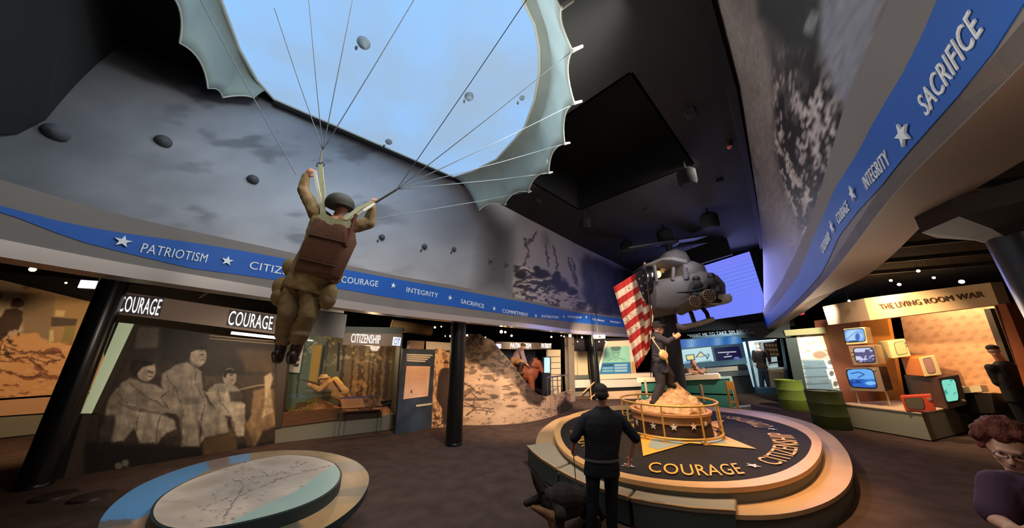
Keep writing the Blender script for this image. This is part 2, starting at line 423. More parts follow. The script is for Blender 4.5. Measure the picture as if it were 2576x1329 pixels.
# frieze of the cloud wall
BLpx = [(0, 604), (241, 652), (620, 716), (760, 740), (866, 757), (1000, 777), (1143, 794), (1232, 804), (1320, 814), (1451, 832), (1569, 841), (1640, 846)]
def smooth_path(P, n=90, it=2):
    P = resample(P, np.linspace(0, 1, n))
    for _ in range(it): P[1:-1] = (P[:-2] + 2 * P[1:-1] + P[2:]) / 4
    return P
_b = [zp(x, y, 3.3) for x, y in BLpx]; _e = (_b[0] - _b[1]); FL = smooth_path([_b[0] + _e * 3.0, _b[0] + _e * 1.2] + _b, 110)[:, :2]
def path_hit(path, x, y):
    """where the line of sight of a picture point meets the upright surface over a plan path: (distance along, height)"""
    d = ray(x, y)[:2]; L = 0.0
    for a, b in zip(path[:-1], path[1:]):
        e = b - a; l = np.linalg.norm(e); den = d[0] * e[1] - d[1] * e[0]
        if abs(den) > 1e-9:
            t = (a[0] * e[1] - a[1] * e[0]) / den; u = (a[0] * d[1] - a[1] * d[0]) / den
            if t > 0 and -1e-6 <= u <= 1 + 1e-6:
                return L + u * l, H + ray(x, y)[2] * t
        L += l
    return None
class Surf:
    """upright surface over a plan path; at(distance along, height, towards the hall)"""
    def __init__(s, path, side):
        s.p = np.asarray(path); e = np.diff(s.p, axis=0); s.l = np.r_[0, np.cumsum(np.linalg.norm(e, axis=1))]
        t = np.gradient(s.p, axis=0); t /= np.linalg.norm(t, axis=1)[:, None]; s.n = np.stack([-t[:, 1], t[:, 0]], -1) * side
    def at(s, d, z, off=0.0):
        d = np.asarray(d, float); z = np.broadcast_to(np.asarray(z, float), d.shape)
        x = np.interp(d, s.l, s.p[:, 0]) + np.interp(d, s.l, s.n[:, 0]) * off; y = np.interp(d, s.l, s.p[:, 1]) + np.interp(d, s.l, s.n[:, 1]) * off
        return np.stack([x, y, z], -1)
SL = Surf(FL, -1)
TLpx = [(241, 524), (457, 576), (620, 611), (721, 633), (866, 666), (1000, 694), (1135, 717), (1289, 748), (1451, 782), (1569, 800)]
def curve_of(path, px):
    r = [path_hit(path, *p) for p in px]; r = sorted(q for q in r if q); return np.array([q[0] for q in r]), np.array([q[1] for q in r])
tdl, tzl = curve_of(FL, TLpx)
def strip(surf, d, z0, z1, off0, off1, m, name, parent=None):
    """band standing on the surface between heights z0 and z1, from off0 to off1 towards the hall"""
    A = surf.at(d, z0, off1); B = surf.at(d, z1, off1); C = surf.at(d, z1, off0); D = surf.at(d, z0, off0)
    return MB().ring([[A[i], B[i], C[i], D[i]] for i in range(len(d))]).build(name, m, parent, smooth=True)
dl = SL.l
ztopL = np.interp(dl, tdl, tzl)
fr_l = struct(strip(SL, dl, 3.3, ztopL, -.35, 0, M_frieze, 'trim_1'))
strip(SL, dl, 3.15, 3.305, -.3, .02, M_trim, 'edge_strip', fr_l)
btop = [(0, 517), (120, 551), (277, 582), (482, 610), (620, 633), (866, 678), (1000, 703), (1135, 727), (1289, 755), (1451, 787), (1569, 803)]
bbot = [(0, 531), (96, 569), (193, 606), (301, 633), (482, 676), (620, 694), (866, 729), (1000, 752), (1135, 771), (1289, 793), (1451, 812), (1569, 824)]
d1, z1 = curve_of(FL, btop); d2, z2 = curve_of(FL, bbot)
zbt = np.interp(dl, d1, z1); zbb = np.interp(dl, d2, z2); k = dl >= min(d1[0], d2[0]) - .2
strip(SL, dl[k], np.minimum(zbb, zbt - .02)[k], zbt[k], -.01, .006, M_band, 'blue_band', fr_l)
def frieze_text(surf, path, word, pa, pb, hgt, parent, side=1, off=.012):
    a = path_hit(path, *pa); b = path_hit(path, *pb)
    v, f = text_mesh(word); u = v[:, 0] / v[:, 0].max(); d = a[0] + (b[0] - a[0]) * u; zc = a[1] + (b[1] - a[1]) * u
    P = surf.at(d, zc + (v[:, 1] - .5) * hgt * .8, off); P = P + (surf.at(d, zc, off + .003) - surf.at(d, zc, off)) * (v[:, 2:3] / .1)
    me = bpy.data.meshes.new('lettering'); me.from_pydata(P.tolist(), [], f); return link('lettering', me, M_letter, parent)
def frieze_star(surf, path, p, r, parent, off=.012, flip=1):
    a = path_hit(path, *p); q = star_pts(r); P = [surf.at(np.array([a[0] + x]), np.array([a[1] + y]), off)[0] for x, y in q]
    n = surf.at(np.array([a[0]]), a[1], 1.0)[0] - surf.at(np.array([a[0]]), a[1], 0.0)[0]
    return MB().prism(P, n * .012).build('star', M_letter, parent)
for w, a, b, h in (('PATRIOTISM', (355, 624), (520, 651), .15), ('CITIZENSHIP', (627, 667), (800, 697), .15), ('COURAGE', (858, 703), (950, 715), .16), ('INTEGRITY', (1022, 729), (1101, 744), .15),
                ('SACRIFICE', (1159, 758), (1217, 771), .15), ('COMMITMENT', (1263, 782), (1328, 793), .15), ('PATRIOTISM', (1362, 796), (1404, 799), .13), ('CITIZENSHIP', (1428, 797), (1463, 799), .12), ('COURAGE', (1490, 803), (1520, 808), .12), ('INTEGRITY', (1535, 809), (1562, 813), .12)):
    frieze_text(SL, FL, w, a, b, h, fr_l)
for p in ((307, 608), (570, 657), (826, 700), (988, 719), (1131, 750), (1242, 777), (1347, 795), (1417, 797), (1474, 798)): frieze_star(SL, FL, p, .072, fr_l)

# frieze of the right wall, with its broad underside
BRpx = [(2800, -160), (2576, 157), (2402, 337), (2306, 421), (2221, 518), (2161, 602), (2089, 692), (2035, 746), (1985, 790)]
PR = [zp(x, y, 3.3) for x, y in BRpx[1:]]; d0 = PR[0] - PR[1]; PR = [PR[0] + d0 * 4.5] + PR; PR.append(np.array([14.0, 16.9, 3.3])); 
FR = smooth_path(PR, 90, 3)[:, :2]; SRf = Surf(FR, 1)
tpx = [(2215, 0), (2185, 132), (2149, 271), (2101, 421), (2053, 578), (2032, 620), (1993, 716)]
dr = SRf.l; ZTR = 4.2
fr_r = struct(strip(SRf, dr, 3.3, ZTR, -.3, 0, M_frieze, 'trim_2'))
rt_ = [(2354, 0), (2282, 199), (2185, 349), (2101, 476), (2047, 596), (2010, 690)]; rb_ = [(2576, 6), (2510, 120), (2402, 259), (2324, 373), (2233, 458), (2161, 530), (2113, 592), (2065, 692), (2030, 735)]
d1, z1 = curve_of(FR, rt_); d2, z2 = curve_of(FR, rb_)
strip(SRf, dr, np.clip(np.interp(dr, d2, z2), 3.42, 3.7), np.clip(np.interp(dr, d1, z1), 3.8, 4.12), -.01, .006, M_band, 'blue_band', fr_r)
SRpx = [(2576, 385), (2498, 457), (2402, 500), (2330, 554), (2257, 632), (2185, 692), (2113, 728), (2041, 752), (1990, 795)]
A = FR; U = smooth_path([np.r_[FR[0] + [1.2, -1.0], 3.3]] + [zp(x, y, 3.3) for x, y in SRpx] + [np.array([14.4, 16.7, 3.3])], 90, 4)[:, :2]
M_soffit = mat('brown soffit paint', (134, 116, 102), .55)
mb = MB(); mb.ring([[np.r_[A[i], 3.297], np.r_[U[i], 3.297], np.r_[U[i], 3.42], np.r_[A[i], 3.42]] for i in range(len(A))])
mb.build('underside', M_soffit, fr_r)
for w, a, b, h in (('SACRIFICE', (2328, 268), (2466, 45), .16), ('INTEGRITY', (2180, 462), (2240, 392), .14), ('COURAGE', (2110, 552), (2137, 515), .14), ('CITIZENSHIP', (2070, 630), (2090, 590), .14)):
    frieze_text(SRf, FR, w, a, b, h, fr_r)
for p in ((2281, 335), (2151, 485), (2098, 570)): frieze_star(SRf, FR, p, .078, fr_r)

# upper cloud wall on the left, a printed sky with ruins at its far end
def resamp2(P, n): return resample(P, np.linspace(0, 1, n))
WTpx = [(300, 110), (530, 215), (690, 253), (840, 325), (1140, 448), (1280, 525), (1600, 690), (1636, 709)]
WTn = np.array([[-2.3, 7.42], [-1.1, 7.3], [0.2, 7.1], [1.6, 7.05], [4.32, 6.98], [6.95, 7.09], [12.5, 7.45], [20.2, 7.75]])
nu, nv = 420, 130
botd = np.linspace(dl[0], dl[-1], nu); bot = SL.at(botd, np.interp(botd, dl, ztopL) - .03, -.05)
tt = (botd - botd[0]) / (botd[-1] - botd[0])
bs = (bot[:, 0] + bot[:, 1]) * math.sqrt(.5); ts = WTn[0, 0] + (bs - bs[0]) / (bs[-1] - bs[0]) * (20.2 - WTn[0, 0])
top = np.array([sn(s, np.interp(s, WTn[:, 0], WTn[:, 1]), 7.52) for s in ts])
Wv = np.linspace(0, 1, nv)[:, None, None]; PL = bot[None] * (1 - Wv) + top[None] * Wv
def paint_cloudwall(X, Y):
    p = Paint(X, Y, (126, 126, 129))
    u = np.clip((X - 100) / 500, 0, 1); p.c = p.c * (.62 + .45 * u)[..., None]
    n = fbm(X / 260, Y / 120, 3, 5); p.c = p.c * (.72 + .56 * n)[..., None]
    lowlight = np.clip((Y - (430 + .16 * X)) / 150, 0, 1) * np.clip((X - 400) / 300, 0, 1) * np.clip((1290 - X) / 100, 0, 1)  # warm light low on the wall, mixed into the print in patches
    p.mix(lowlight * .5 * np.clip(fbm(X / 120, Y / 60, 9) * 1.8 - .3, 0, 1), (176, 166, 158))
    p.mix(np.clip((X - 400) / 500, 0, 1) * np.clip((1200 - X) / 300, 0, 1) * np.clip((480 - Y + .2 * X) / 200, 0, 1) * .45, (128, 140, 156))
    p.blot(150, 60, .58, (72, 70, 74), .5, 21, np.clip((X - 300) / 200, 0, 1) * np.clip((1050 - X) / 100, 0, 1), .1)
    # ruins and the soldiers on the rubble slope, right end
    p.poly([(1235, 540), (1310, 560), (1300, 660), (1290, 745), (1200, 730)], (62, 58, 58), 60, .8)
    p.mix(np.clip((X - 1290) / 20, 0, 1) * .85, (112, 104, 104))
    p.mix(np.clip((X - 1290) / 20, 0, 1) * np.clip((Y - 560 - (X - 1300) * .3) / 140, 0, 1) * .6, (138, 128, 124))
    for pts in ([(1320, 600), (1330, 640), (1318, 668)], [(1372, 615), (1378, 650), (1380, 668)], [(1393, 620), (1400, 650), (1402, 680)], [(1430, 650), (1442, 690), (1446, 712)], [(1440, 650), (1448, 690), (1450, 722)], [(1335, 600), (1322, 615)], [(1350, 585), (1330, 615)]): p.line(pts, 5, (58, 52, 52), .9, 6)
    p.poly([(1458, 655), (1475, 640), (1600, 690), (1640, 715), (1640, 800), (1480, 790), (1470, 750)], (44, 40, 42), 14, .95, 6)
    p.blot(12, 40, .55, (20, 18, 20), .7, 5, inside(p, [(1480, 650), (1640, 720), (1640, 800), (1485, 790)], 10))
    slope = [(1292, 665), (1330, 672), (1360, 690), (1400, 700), (1430, 725), (1470, 755), (1490, 775), (1480, 790), (1290, 755)]
    p.poly(slope, (150, 138, 128), 8, .9, 5); p.blot(14, 7, .5, (48, 40, 38), .85, 31, inside(p, slope, 4)); p.blot(6, 4, .6, (188, 174, 160), .6, 33, inside(p, slope, 4))
    for x, y, rx, ry in ((1362, 690, 20, 12), (1400, 705, 12, 20), (1415, 720, 16, 14), (1350, 676, 9, 7), (1402, 690, 7, 7), (1440, 735, 14, 8), (1310, 692, 16, 10)): p.ell(x, y, rx, ry, (32, 27, 27), .5)
    p.blot(20, 10, .52, (30, 26, 26), .8, 41, inside(p, [(1292, 668), (1420, 700), (1450, 730), (1400, 735), (1292, 735)], 8))
    return p.c
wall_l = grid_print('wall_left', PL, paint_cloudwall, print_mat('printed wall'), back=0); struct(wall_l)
# the dark end of the hall, behind and beside the viewer
def on_wall(x, y):
    Xp, Yp = proj(PL); return PL.reshape(-1, 3)[np.argmin((Xp - x) ** 2 + (Yp - y) ** 2)]
_a, _b = on_wall(300, 112), on_wall(92, 330); _o = np.r_[sn(0, -.06)[:2], 0]; _d = np.r_[sn(0, -8.5)[:2], 0]; _a[2] = 7.55
_e = EYE + (zp(-420, 300, _b[2]) - EYE) * .62; _e2 = np.r_[_e[:2], 7.55]; mb = MB(); mb.prism([_a - _o * 3, _b - _o * 3, _e, _e2], sn(-.12, 0)); struct(mb.build('wall_end', mat('dark end wall', (10, 10, 10), .9)))

# right upper wall, black-and-white print of ruins
nu, nv = 200, 90
dd = np.linspace(dr[2], dr[-1], nu); botR = SRf.at(dd, ZTR - .02, -.04); bs = (botR[:, 0] + botR[:, 1]) * math.sqrt(.5)
WRn = np.array([[-2, -.25], [4.5, -.01], [6.45, .02], [12.1, .39], [19.5, .93], [24, 1.2]])
topR = np.array([sn(s, np.interp(s, WRn[:, 0], WRn[:, 1]), 7.52) for s in bs + 1.0 * (1 - np.clip(bs / 20, 0, 1))])
Wv = np.linspace(0, 1, nv)[:, None, None]; PRW = botR[None] * (1 - Wv) + topR[None] * Wv
def paint_right(X, Y):
    p = Paint(X, Y, (122, 112, 108)); p.noise(60, 120, .8, 1.15, 2)
    p.poly([(2065, -200), (2240, -200), (2215, 0), (2180, 132), (2140, 260), (2090, 240), (2055, 200)], (134, 134, 142), 20)
    dark = [(1895, -200), (2068, -200), (2062, 120), (2090, 215), (2120, 290), (2105, 400), (2060, 540), (2045, 600), (2020, 590), (1980, 500), (1950, 380), (1950, 250), (1935, 120), (1905, 30)]
    p.poly(dark, (74, 68, 66), 22, .95, 10, 40)
    p.poly([(1905, -200), (2060, -200), (2058, 190), (2020, 200), (1985, 120), (1910, 40)], (42, 42, 44), 14, .9, 8)
    m = inside(p, dark, 12) * np.clip((Y - 110) / 120, 0, 1)
    p.blot(20, 70, .5, (28, 20, 20), .95, 7, m, .03); p.blot(15, 40, .57, (188, 176, 170), .85, 11, m, .03); p.blot(26, 24, .64, (206, 196, 190), .9, 23, m * np.clip((Y - 230) / 30, 0, 1), .02); p.blot(8, 13, .58, (20, 15, 16), .8, 15, m, .05)
    for pts in ([(1960, 280), (1968, 340), (1990, 420), (2010, 470)], [(1955, 350), (1975, 430), (1998, 520), (2030, 580)], [(2000, 230), (2015, 300), (2040, 340)], [(2060, 300), (2050, 380), (2070, 430)]): p.line(pts, 9, (190, 178, 172), .8, 14)
    for pts in ([(1972, 300), (1985, 380), (2010, 430)], [(1965, 400), (1990, 480), (2020, 560)], [(2030, 380), (2040, 450), (2050, 520)]): p.line(pts, 12, (24, 18, 18), .9, 14)
    p.ell(2040, 60, 14, 30, (150, 148, 150), .5, .3, .8)
    p.noise(4, 8, .8, 1.15, 9, 2)
    p.poly([(1905, 520), (1950, 560), (1990, 640), (2010, 700), (1975, 800), (1925, 700)], (110, 100, 104), 20, .7, 6)
    return p.c
wall_r = grid_print('wall_right', PRW, paint_right, print_mat('printed wall'), back=0); struct(wall_r)
TQ = [V(p) + V(sn(0, .03, .0)) for p in topR[::10]]
mb = MB(); mb.ring([[p, p + Vector((0, 0, -.28)), p + V(sn(0, .14, -.28)), p + V(sn(0, .14, 0))] for p in TQ]); struct(mb.build('trim_3', BLK))

# back wall around the screen
bw = lambda n, z, s=19.6: sn(s, n, z)
mb = MB(); mb.prism([bw(8.2, 3.42), bw(.6, 3.42), bw(.6, 7.55), bw(8.2, 7.55)], sn(.15, 0)); struct(mb.build('wall_back', mat('black back wall', (26, 24, 24), .85)))
# outer walls and the low black ceilings of the side galleries
mb = MB(); f_ = np.clip((5.3 - PL[0, :, 2]) / (7.52 - PL[0, :, 2]), 0, 1)[:, None]; q = (PL[0] * (1 - f_) + PL[-1] * f_)[::10]; q = [sn(-14, q[0][1] * .7071 - q[0][0] * .7071 + .1, 5.3)] + [p + np.r_[sn(0, .06)[:2], 0] for p in q]
mb.prism(q + [sn(20.2, 20, 5.3), sn(-14, 20, 5.3)], (0, 0, .05)); struct(mb.build('ceiling_gallery', mat('black gallery ceiling', (22, 20, 18), .9)))
mb = MB(); q = [np.r_[p, 4.5] for p in FR[::6] + np.array([.12, -.1])]
mb.prism(q + [sn(34, 1.1, 4.5), sn(34, -14, 4.5), sn(-4, -14, 4.5)], (0, 0, .05)); struct(mb.build('ceiling_gallery', mat('black gallery ceiling')))
mb = MB(); mb.prism([sn(19.8, 9.5, 4.4), sn(34, 9.5, 4.4), sn(34, 1.2, 4.4), sn(19.8, 1.2, 4.4)], (0, 0, .05)); struct(mb.build('ceiling_gallery', mat('black gallery ceiling')))
for a, b in ((sn(-14, 20), sn(-14, 3)), (sn(-14, 20), sn(34, 20)), (sn(34, 20), sn(34, -14)), (sn(34, -14), sn(-4, -14))):
    n = pn(a, b) * .15; mb = MB(); mb.prism([V(a), V(b), V(b) + Vector((0, 0, 5.4)), V(a) + Vector((0, 0, 5.4))], n); struct(mb.build('wall_outer', mat('outer wall paint', (34, 31, 29), .9)))

# ------------------------------------------------------------------ columns
M_col = mat('black gloss column paint', (20, 19, 18), .28, spec=.6)
def column(x, y, r, top, label, cap=None):
    t = thing('steel_column', label, 'column', (x, y, 0), 'black round columns', 'thing')
    MB().lathe([(r, 0), (r, top)], (x, y, 0), 40).build('shaft', M_col, t, True)
    MB().lathe([(r * 1.04, 0), (r * 1.04, .05), (r * 1.01, .06)], (x, y, 0), 40).build('base_collar', M_col, t, True)
    if cap: MB().lathe([(r, top - .3), (cap * .55, top - .24), (cap, top - .14), (cap, top)], (x, y, 0), 8).build('capital', mat('dark brown capital paint', (44, 38, 34), .6), t)
_c = zp(84, 1226)
column(_c[0], _c[1], .215, 5.3, 'thick black column nearest the viewer on the left, beside the mural of seated soldiers')
column(-1.60, 8.85, .22, 5.3, 'black column before the rocky hillside mural, under the frieze word SACRIFICE')
_c = zp(1487, 838, 3.3); _c = (_c - EYE) * 1.055 + EYE
column(_c[0], _c[1], .25, 5.3, 'distant black column behind the man in black, by the white exhibit steps')
column(3.62, 1.92, .17, 3.3, 'dark column with flared capital at the right edge, beside the LIVING ROOM sign', .42)
# ================================================================== PARACHUTE AND SKY PANEL
M_canopy = mat('grey-green canopy cloth', (150, 166, 160), .85, var=.06, scale=3, bump=.15, bscale=30)
M_cord = mat('dark suspension cord', (120, 130, 138), .8); M_hem = mat('white hem tape', (206, 214, 202), .8)
ZS = 7.42
inner_px = [(545, -40), (555, 0), (600, 120), (645, 200), (690, 250)]
inner_r = [(1140, 445), (1190, 430), (1250, 400), (1295, 350), (1320, 320), (1345, 250), (1357, 180), (1357, 120), (1345, 60), (1326, 20), (1310, -15)]
li = [zp(x, y, ZS) for x, y in inner_px]; ri = [zp(x, y, ZS) for x, y in inner_r]
def far_arc(p, q, tp, tq, n):
    """rounded continuation between two ends with given outgoing directions"""
    p, q = np.array(p), np.array(q); L = np.linalg.norm(q - p) * 1.15; t = np.linspace(0, 1, n)[:, None]
    a = p + tp * L * .62; b = q + tq * L * .62
    return (1 - t) ** 3 * p + 3 * (1 - t) ** 2 * t * a + 3 * (1 - t) * t * t * b + t ** 3 * q
def unit(v): v = np.asarray(v, float); return v / np.linalg.norm(v)
arc = far_arc(ri[-1], li[0], unit(ri[-1] - ri[-3]), unit(li[0] - li[1]), 18)
sky_loop = [p for p in ri] + [p for p in arc[1:-1]] + [p for p in li]
m = bpy.data.materials.new('luminous sky'); m.use_nodes = True; nt = m.node_tree; b = nt.nodes['Principled BSDF']
tc = nt.nodes.new('ShaderNodeTexCoord'); nz = nt.nodes.new('ShaderNodeTexNoise'); nz.inputs['Scale'].default_value = .55; nz.inputs['Detail'].default_value = 5
nt.links.new(tc.outputs['Object'], nz.inputs['Vector']); rp = nt.nodes.new('ShaderNodeValToRGB'); nt.links.new(nz.outputs[0], rp.inputs[0])
for e, (ps, c) in zip(rp.color_ramp.elements, ((.34, (152, 180, 210)), (.66, (146, 194, 246)))): e.position = ps; e.color = tuple(lin(np.array(c) / 255)) + (1,)
nt.links.new(rp.outputs[0], b.inputs['Emission Color']); b.inputs['Emission Strength'].default_value = 1.08; b.inputs['Base Color'].default_value = (.02, .03, .04, 1); b.inputs['Roughness'].default_value = .9
skp = thing('sky_panel', 'large rounded luminous blue sky panel in the ceiling, ringed by the parachute canopy', 'sky panel', (sky_loop[0] + sky_loop[14]) / 2)
MB().prism(sky_loop, (0, 0, .06)).build('luminous_face', m, skp)
lp = [p + np.array([0, 0, -.05]) for p in sky_loop]
mb = MB(); mb.tube(sky_loop, .03, 6, True); mb.build('edge_ring', M_hem, skp)
mb = MB(); A = [p + np.array([0, 0, -.07]) + np.r_[sn(0, .02)[:2], 0] for p in (li[-1], ri[0])]; mb.cyl(A[0], A[1], .055, n=8); mb.build('wall_edge_bar', BLK, skp)

# canopy skirt: inner edge round the sky, scalloped outer hem lower down
ZO = 6.55
cus_r = [(1205, 530), (1270, 515), (1330, 483), (1381, 435), (1421, 362), (1445, 260), (1440, 128), (1412, 20), (1376, -90)]
cus_l = [(396, -190), (424, -20), (452, 108), (523, 222), (560, 245), (640, 247)]
cr = [zp(x, y, ZO) for x, y in cus_r]; cl = [zp(x, y, ZO) for x, y in cus_l]
cl[-1] = zp(640, 247, 7.05); cl[-2] = zp(560, 245, 6.75); cr[0] = zp(1205, 530, 6.45)
oarc = far_arc(cr[-1], cl[0], unit(cr[-1] - cr[-2]), unit(cl[0] - cl[1]), 9)
cusps = cr + [p for p in oarc[1:-1]] + cl
# matching inner points, by turning angle about the centre of the sky
cen = np.mean(sky_loop, axis=0)
inn = resample(np.array(sky_loop), np.linspace(0, 1, 400)); ang_i = np.unwrap(np.arctan2(inn[:, 1] - cen[1], inn[:, 0] - cen[0]))
ang_c = np.unwrap([math.atan2(p[1] - cen[1], p[0] - cen[0]) for p in cusps])
def inner_at(a): return np.array([np.interp(a, ang_i, inn[:, k]) if ang_i[-1] > ang_i[0] else np.interp(-a, -ang_i, inn[:, k]) for k in range(3)])
ang_c = np.clip(ang_c, min(ang_i), max(ang_i)); ang_c[0] = ang_i[0]; ang_c[-1] = ang_i[-1]
chute = thing('parachute', 'pale grey-green parachute canopy with scalloped hem and long cords, hung overhead round the blue sky', 'parachute', cen + np.array([0, 0, -.6]))
mb = MB(); rows = []; hemline = []
for i in range(len(cusps) - 1):
    p, q = cusps[i], cusps[i + 1]; c = (p + q) / 2
    for j in range(8):
        t = j / 8; o_ = p * (1 - t) + q * t
        i_ = inner_at(ang_c[i] * (1 - t) + ang_c[i + 1] * t)
        pull = (inner_at((ang_c[i] + ang_c[i + 1]) / 2) - c); pull = pull / np.linalg.norm(pull) * np.linalg.norm(q - p) * .16 * 4 * t * (1 - t)
        o_ = o_ + pull; rows.append((o_, i_)); hemline.append(o_)
rows.append((cusps[-1], inner_at(ang_c[-1]))); hemline.append(cusps[-1])
G = []
for o_, i_ in rows:
    col = []
    for k in range(9):
        t = k / 8; q = o_ * (1 - t) + i_ * t; q = q + np.array([0, 0, .22 * math.sin(math.pi * t) - .05 * (1 - t) * 0])
        col.append(q)
    G.append(col)
k0 = len(G[0]); vs = [p for c in G for p in c]; fs = [(a * k0 + b, a * k0 + b + 1, (a + 1) * k0 + b + 1, (a + 1) * k0 + b) for a in range(len(G) - 1) for b in range(k0 - 1)]
mb.add(vs, fs); o = mb.build('canopy_skirt', M_canopy, chute); o.data.shade_smooth()
sm = o.modifiers.new('thick', 'SOLIDIFY'); sm.thickness = .012
MB().tube(hemline, .014, 6).build('hem', M_hem, chute)
mb = None
for p in cusps[1:9]:
    d = unit(np.r_[(p - cen)[:2], 0]); MB().cyl(p, p + d * .16 + np.array([0, 0, .10]), .03, .022, 8).build('hem_loop', M_hem, chute)
# ------------------------------------------------------------------ paratrooper (built before the cords that meet at his risers)
YP = 3.3
RL, RR = yp(812, 378, YP), yp(998, 477, YP)
cords = [((750, 445), (500, -10), 0), ((775, 290), (690, 20), 1), ((797, 310), (775, -10), 1), ((822, 290), (888, -10), 1), ((840, 322), (1046, -10), 1),
         ((1040, 412), (1330, -10), 2), ((1062, 420), (1437, 130), 2), ((1080, 430), (1443, 262), 2), ((1120, 425), (1420, 362), 2), ((1160, 480), (1381, 436), 2), ((945, 550), (1330, 482), 3)]
for a, b, kind in cords:
    far = zp(b[0], b[1], ZO + .05) if b[1] > 5 else zp(b[0] + (b[0] - a[0]) * .18, b[1] + (b[1] - a[1]) * .18, ZO + .1)
    if kind == 0: near = yp(745, 440, YP)
    elif kind == 3: near = yp(938, 552, YP + .1)
    elif kind == 1: near = RL
    else: near = RR
    mid = (np.array(near) + far) / 2 + np.array([0, 0, -.02])
    MB().tube([near, mid, far], .0055, 6).build('suspension_cord', M_cord, chute)

# small parachutes with jumpers, on the sky and on the cloud wall
def mini(c, r, nrm, label, grp, matname, rgb):
    nrm = V(nrm).normalized(); Mx = nrm.to_track_quat('Z', 'Y').to_matrix().to_4x4()
    t = thing('miniature_parachute', label, 'parachute model', c, grp)
    M2 = Matrix.Translation(V(c)) @ Mx
    MB().lathe([(r, .0), (r * 1.02, .012), (r * .86, .10 * r / .2), (r * .5, .18 * r / .2), (r * .05, .22 * r / .2)], c, 20, M2).build('canopy', mat(matname, rgb, .85, var=.1, scale=20), t, True)
    hang = V(c) + nrm * .06 + Vector((-.1, -.02, -r * 1.5 if abs(nrm.z) < .5 else -.1))
    MB().tube([V(c) + nrm * .03, hang], .004, 5).build('cord', M_cord, t)
    MB().ell(hang, (.022, .022, .045)).build('jumper', mat('dark toy figure', (60, 62, 66), .8), t, True)
for i, (x, y, r, lb) in enumerate(((915, 107, .105, 'largest grey miniature parachute on the blue sky panel, top centre'), (1180, 242, .095, 'grey miniature parachute between the cords on the right of the blue sky panel'), (1313, 246, .055, 'smallest pale miniature parachute at the right rim of the blue sky panel'), (978, 356, .08, 'flat grey miniature parachute at the lower edge of the blue sky panel'))):
    mini(zp(x, y, ZS - .05), r, (0.15, -.1, -1), lb, 'miniature parachutes on the sky panel', 'grey toy canopy', (150, 168, 178))
def wall_point(x, y):
    best = None; d = ray(x, y)
    Xp, Yp = proj(PL); k = np.argmin((Xp - x) ** 2 + (Yp - y) ** 2); return PL.reshape(-1, 3)[k]
wn = sn(0, -1)
for x, y, r, lb in ((148, 343, .1, 'dark miniature parachute on the cloud wall nearest its dark left end'), (411, 357, .09, 'second dark miniature parachute from the left end of the cloud wall'), (633, 451, .08, 'dark miniature parachute on the cloud wall beside the raised hand of the paratrooper'),
                    (960, 598, .07, 'dark miniature parachute on the cloud wall just beyond the paratrooper'), (1067, 622, .075, 'dark miniature parachute above the frieze word INTEGRITY, nearer the paratrooper'), (1140, 628, .07, 'dark miniature parachute above the frieze star after INTEGRITY'),
                    (1233, 657, .065, 'dark miniature parachute above the frieze word SACRIFICE, left of a close pair'), (1273, 665, .065, 'dark miniature parachute next to the printed ruins, above the frieze')):
    mini(wall_point(x, y) + np.r_[wn[:2] * .03, 0], r, wn + np.array([0, 0, -.3]), lb, 'miniature parachutes on the cloud wall', 'dark toy canopy', (70, 74, 80))

# ================================================================== ROUND PLATFORM
M_disc = mat('dark brown rubber disc', (28, 22, 19), .85, var=.1, scale=6); M_gold = mat('gold paint', (226, 170, 74), .5)
M_wood = mat('pale maple rim', (232, 176, 112), .45, var=.08, scale=3, stretch=(1, 1, .2)); M_ledge = mat('tan ledge laminate', (206, 164, 116), .5, var=.06, scale=2)
M_side = mat('grey-green panel', (104, 106, 94), .6); M_cush = mat('olive grey vinyl', (172, 158, 132), .55, bump=.05); M_silver = mat('silver star paint', (196, 196, 190), .5)
def oval(px, z, n=96, it=6):
    P = np.array([zp(x, y, z) for x, y in px]); Q = np.vstack([P, P[:1]]); Q = resample(Q, np.linspace(0, 1, n + 1))[:-1]
    for _ in range(it): Q = (np.roll(Q, 1, 0) + 2 * Q + np.roll(Q, -1, 0)) / 4
    return Q
ZD = .5
disc_px = [(1407, 1085), (1418, 1120), (1450, 1150), (1520, 1180), (1630, 1205), (1750, 1214), (1830, 1213), (1900, 1207), (1980, 1184), (2030, 1150), (2046, 1110), (2020, 1085), (1960, 1062), (1870, 1042), (1760, 1030), (1640, 1028), (1530, 1032), (1450, 1048), (1420, 1063)]
rim_px = [(1391, 1085), (1402, 1122), (1440, 1158), (1510, 1192), (1620, 1216), (1745, 1230), (1850, 1231), (1950, 1220), (2030, 1190), (2064, 1150), (2070, 1110), (2040, 1078), (1975, 1052), (1880, 1032), (1765, 1020), (1640, 1018), (1525, 1022), (1440, 1040), (1405, 1060)]
ZL = .3
outer_px = [(1345, 1118), (1358, 1155), (1400, 1186), (1484, 1228), (1590, 1258), (1740, 1287), (1850, 1300), (1910, 1303), (2000, 1293), (2085, 1266), (2135, 1228), (2148, 1185), (2135, 1140), (2100, 1098), (2040, 1062), (1930, 1036), (1770, 1022), (1620, 1022), (1500, 1030), (1400, 1052), (1355, 1085)]
Dk, Rm, Ot = oval(disc_px, ZD), oval(rim_px, ZD), oval(outer_px, ZL, 120)
pc = Rm.mean(axis=0); plat = thing('round_platform', 'round stepped platform with gold star and word ring, orange lit rim, under the flag bearer', 'platform', (pc[0], pc[1], 0))
down = lambda P, z: np.c_[P[:, :2], np.full(len(P), z)]
def ringband(Pa, Pb, Pc, Pd, name, m, parent): return MB().ring([[Pa[i], Pb[i], Pc[i], Pd[i]] for i in range(len(Pa))], close=True).build(name, m, parent, True)
grow = lambda P, f: np.c_[(P[:, :2] - P[:, :2].mean(0)) * f + P[:, :2].mean(0), P[:, 2]]
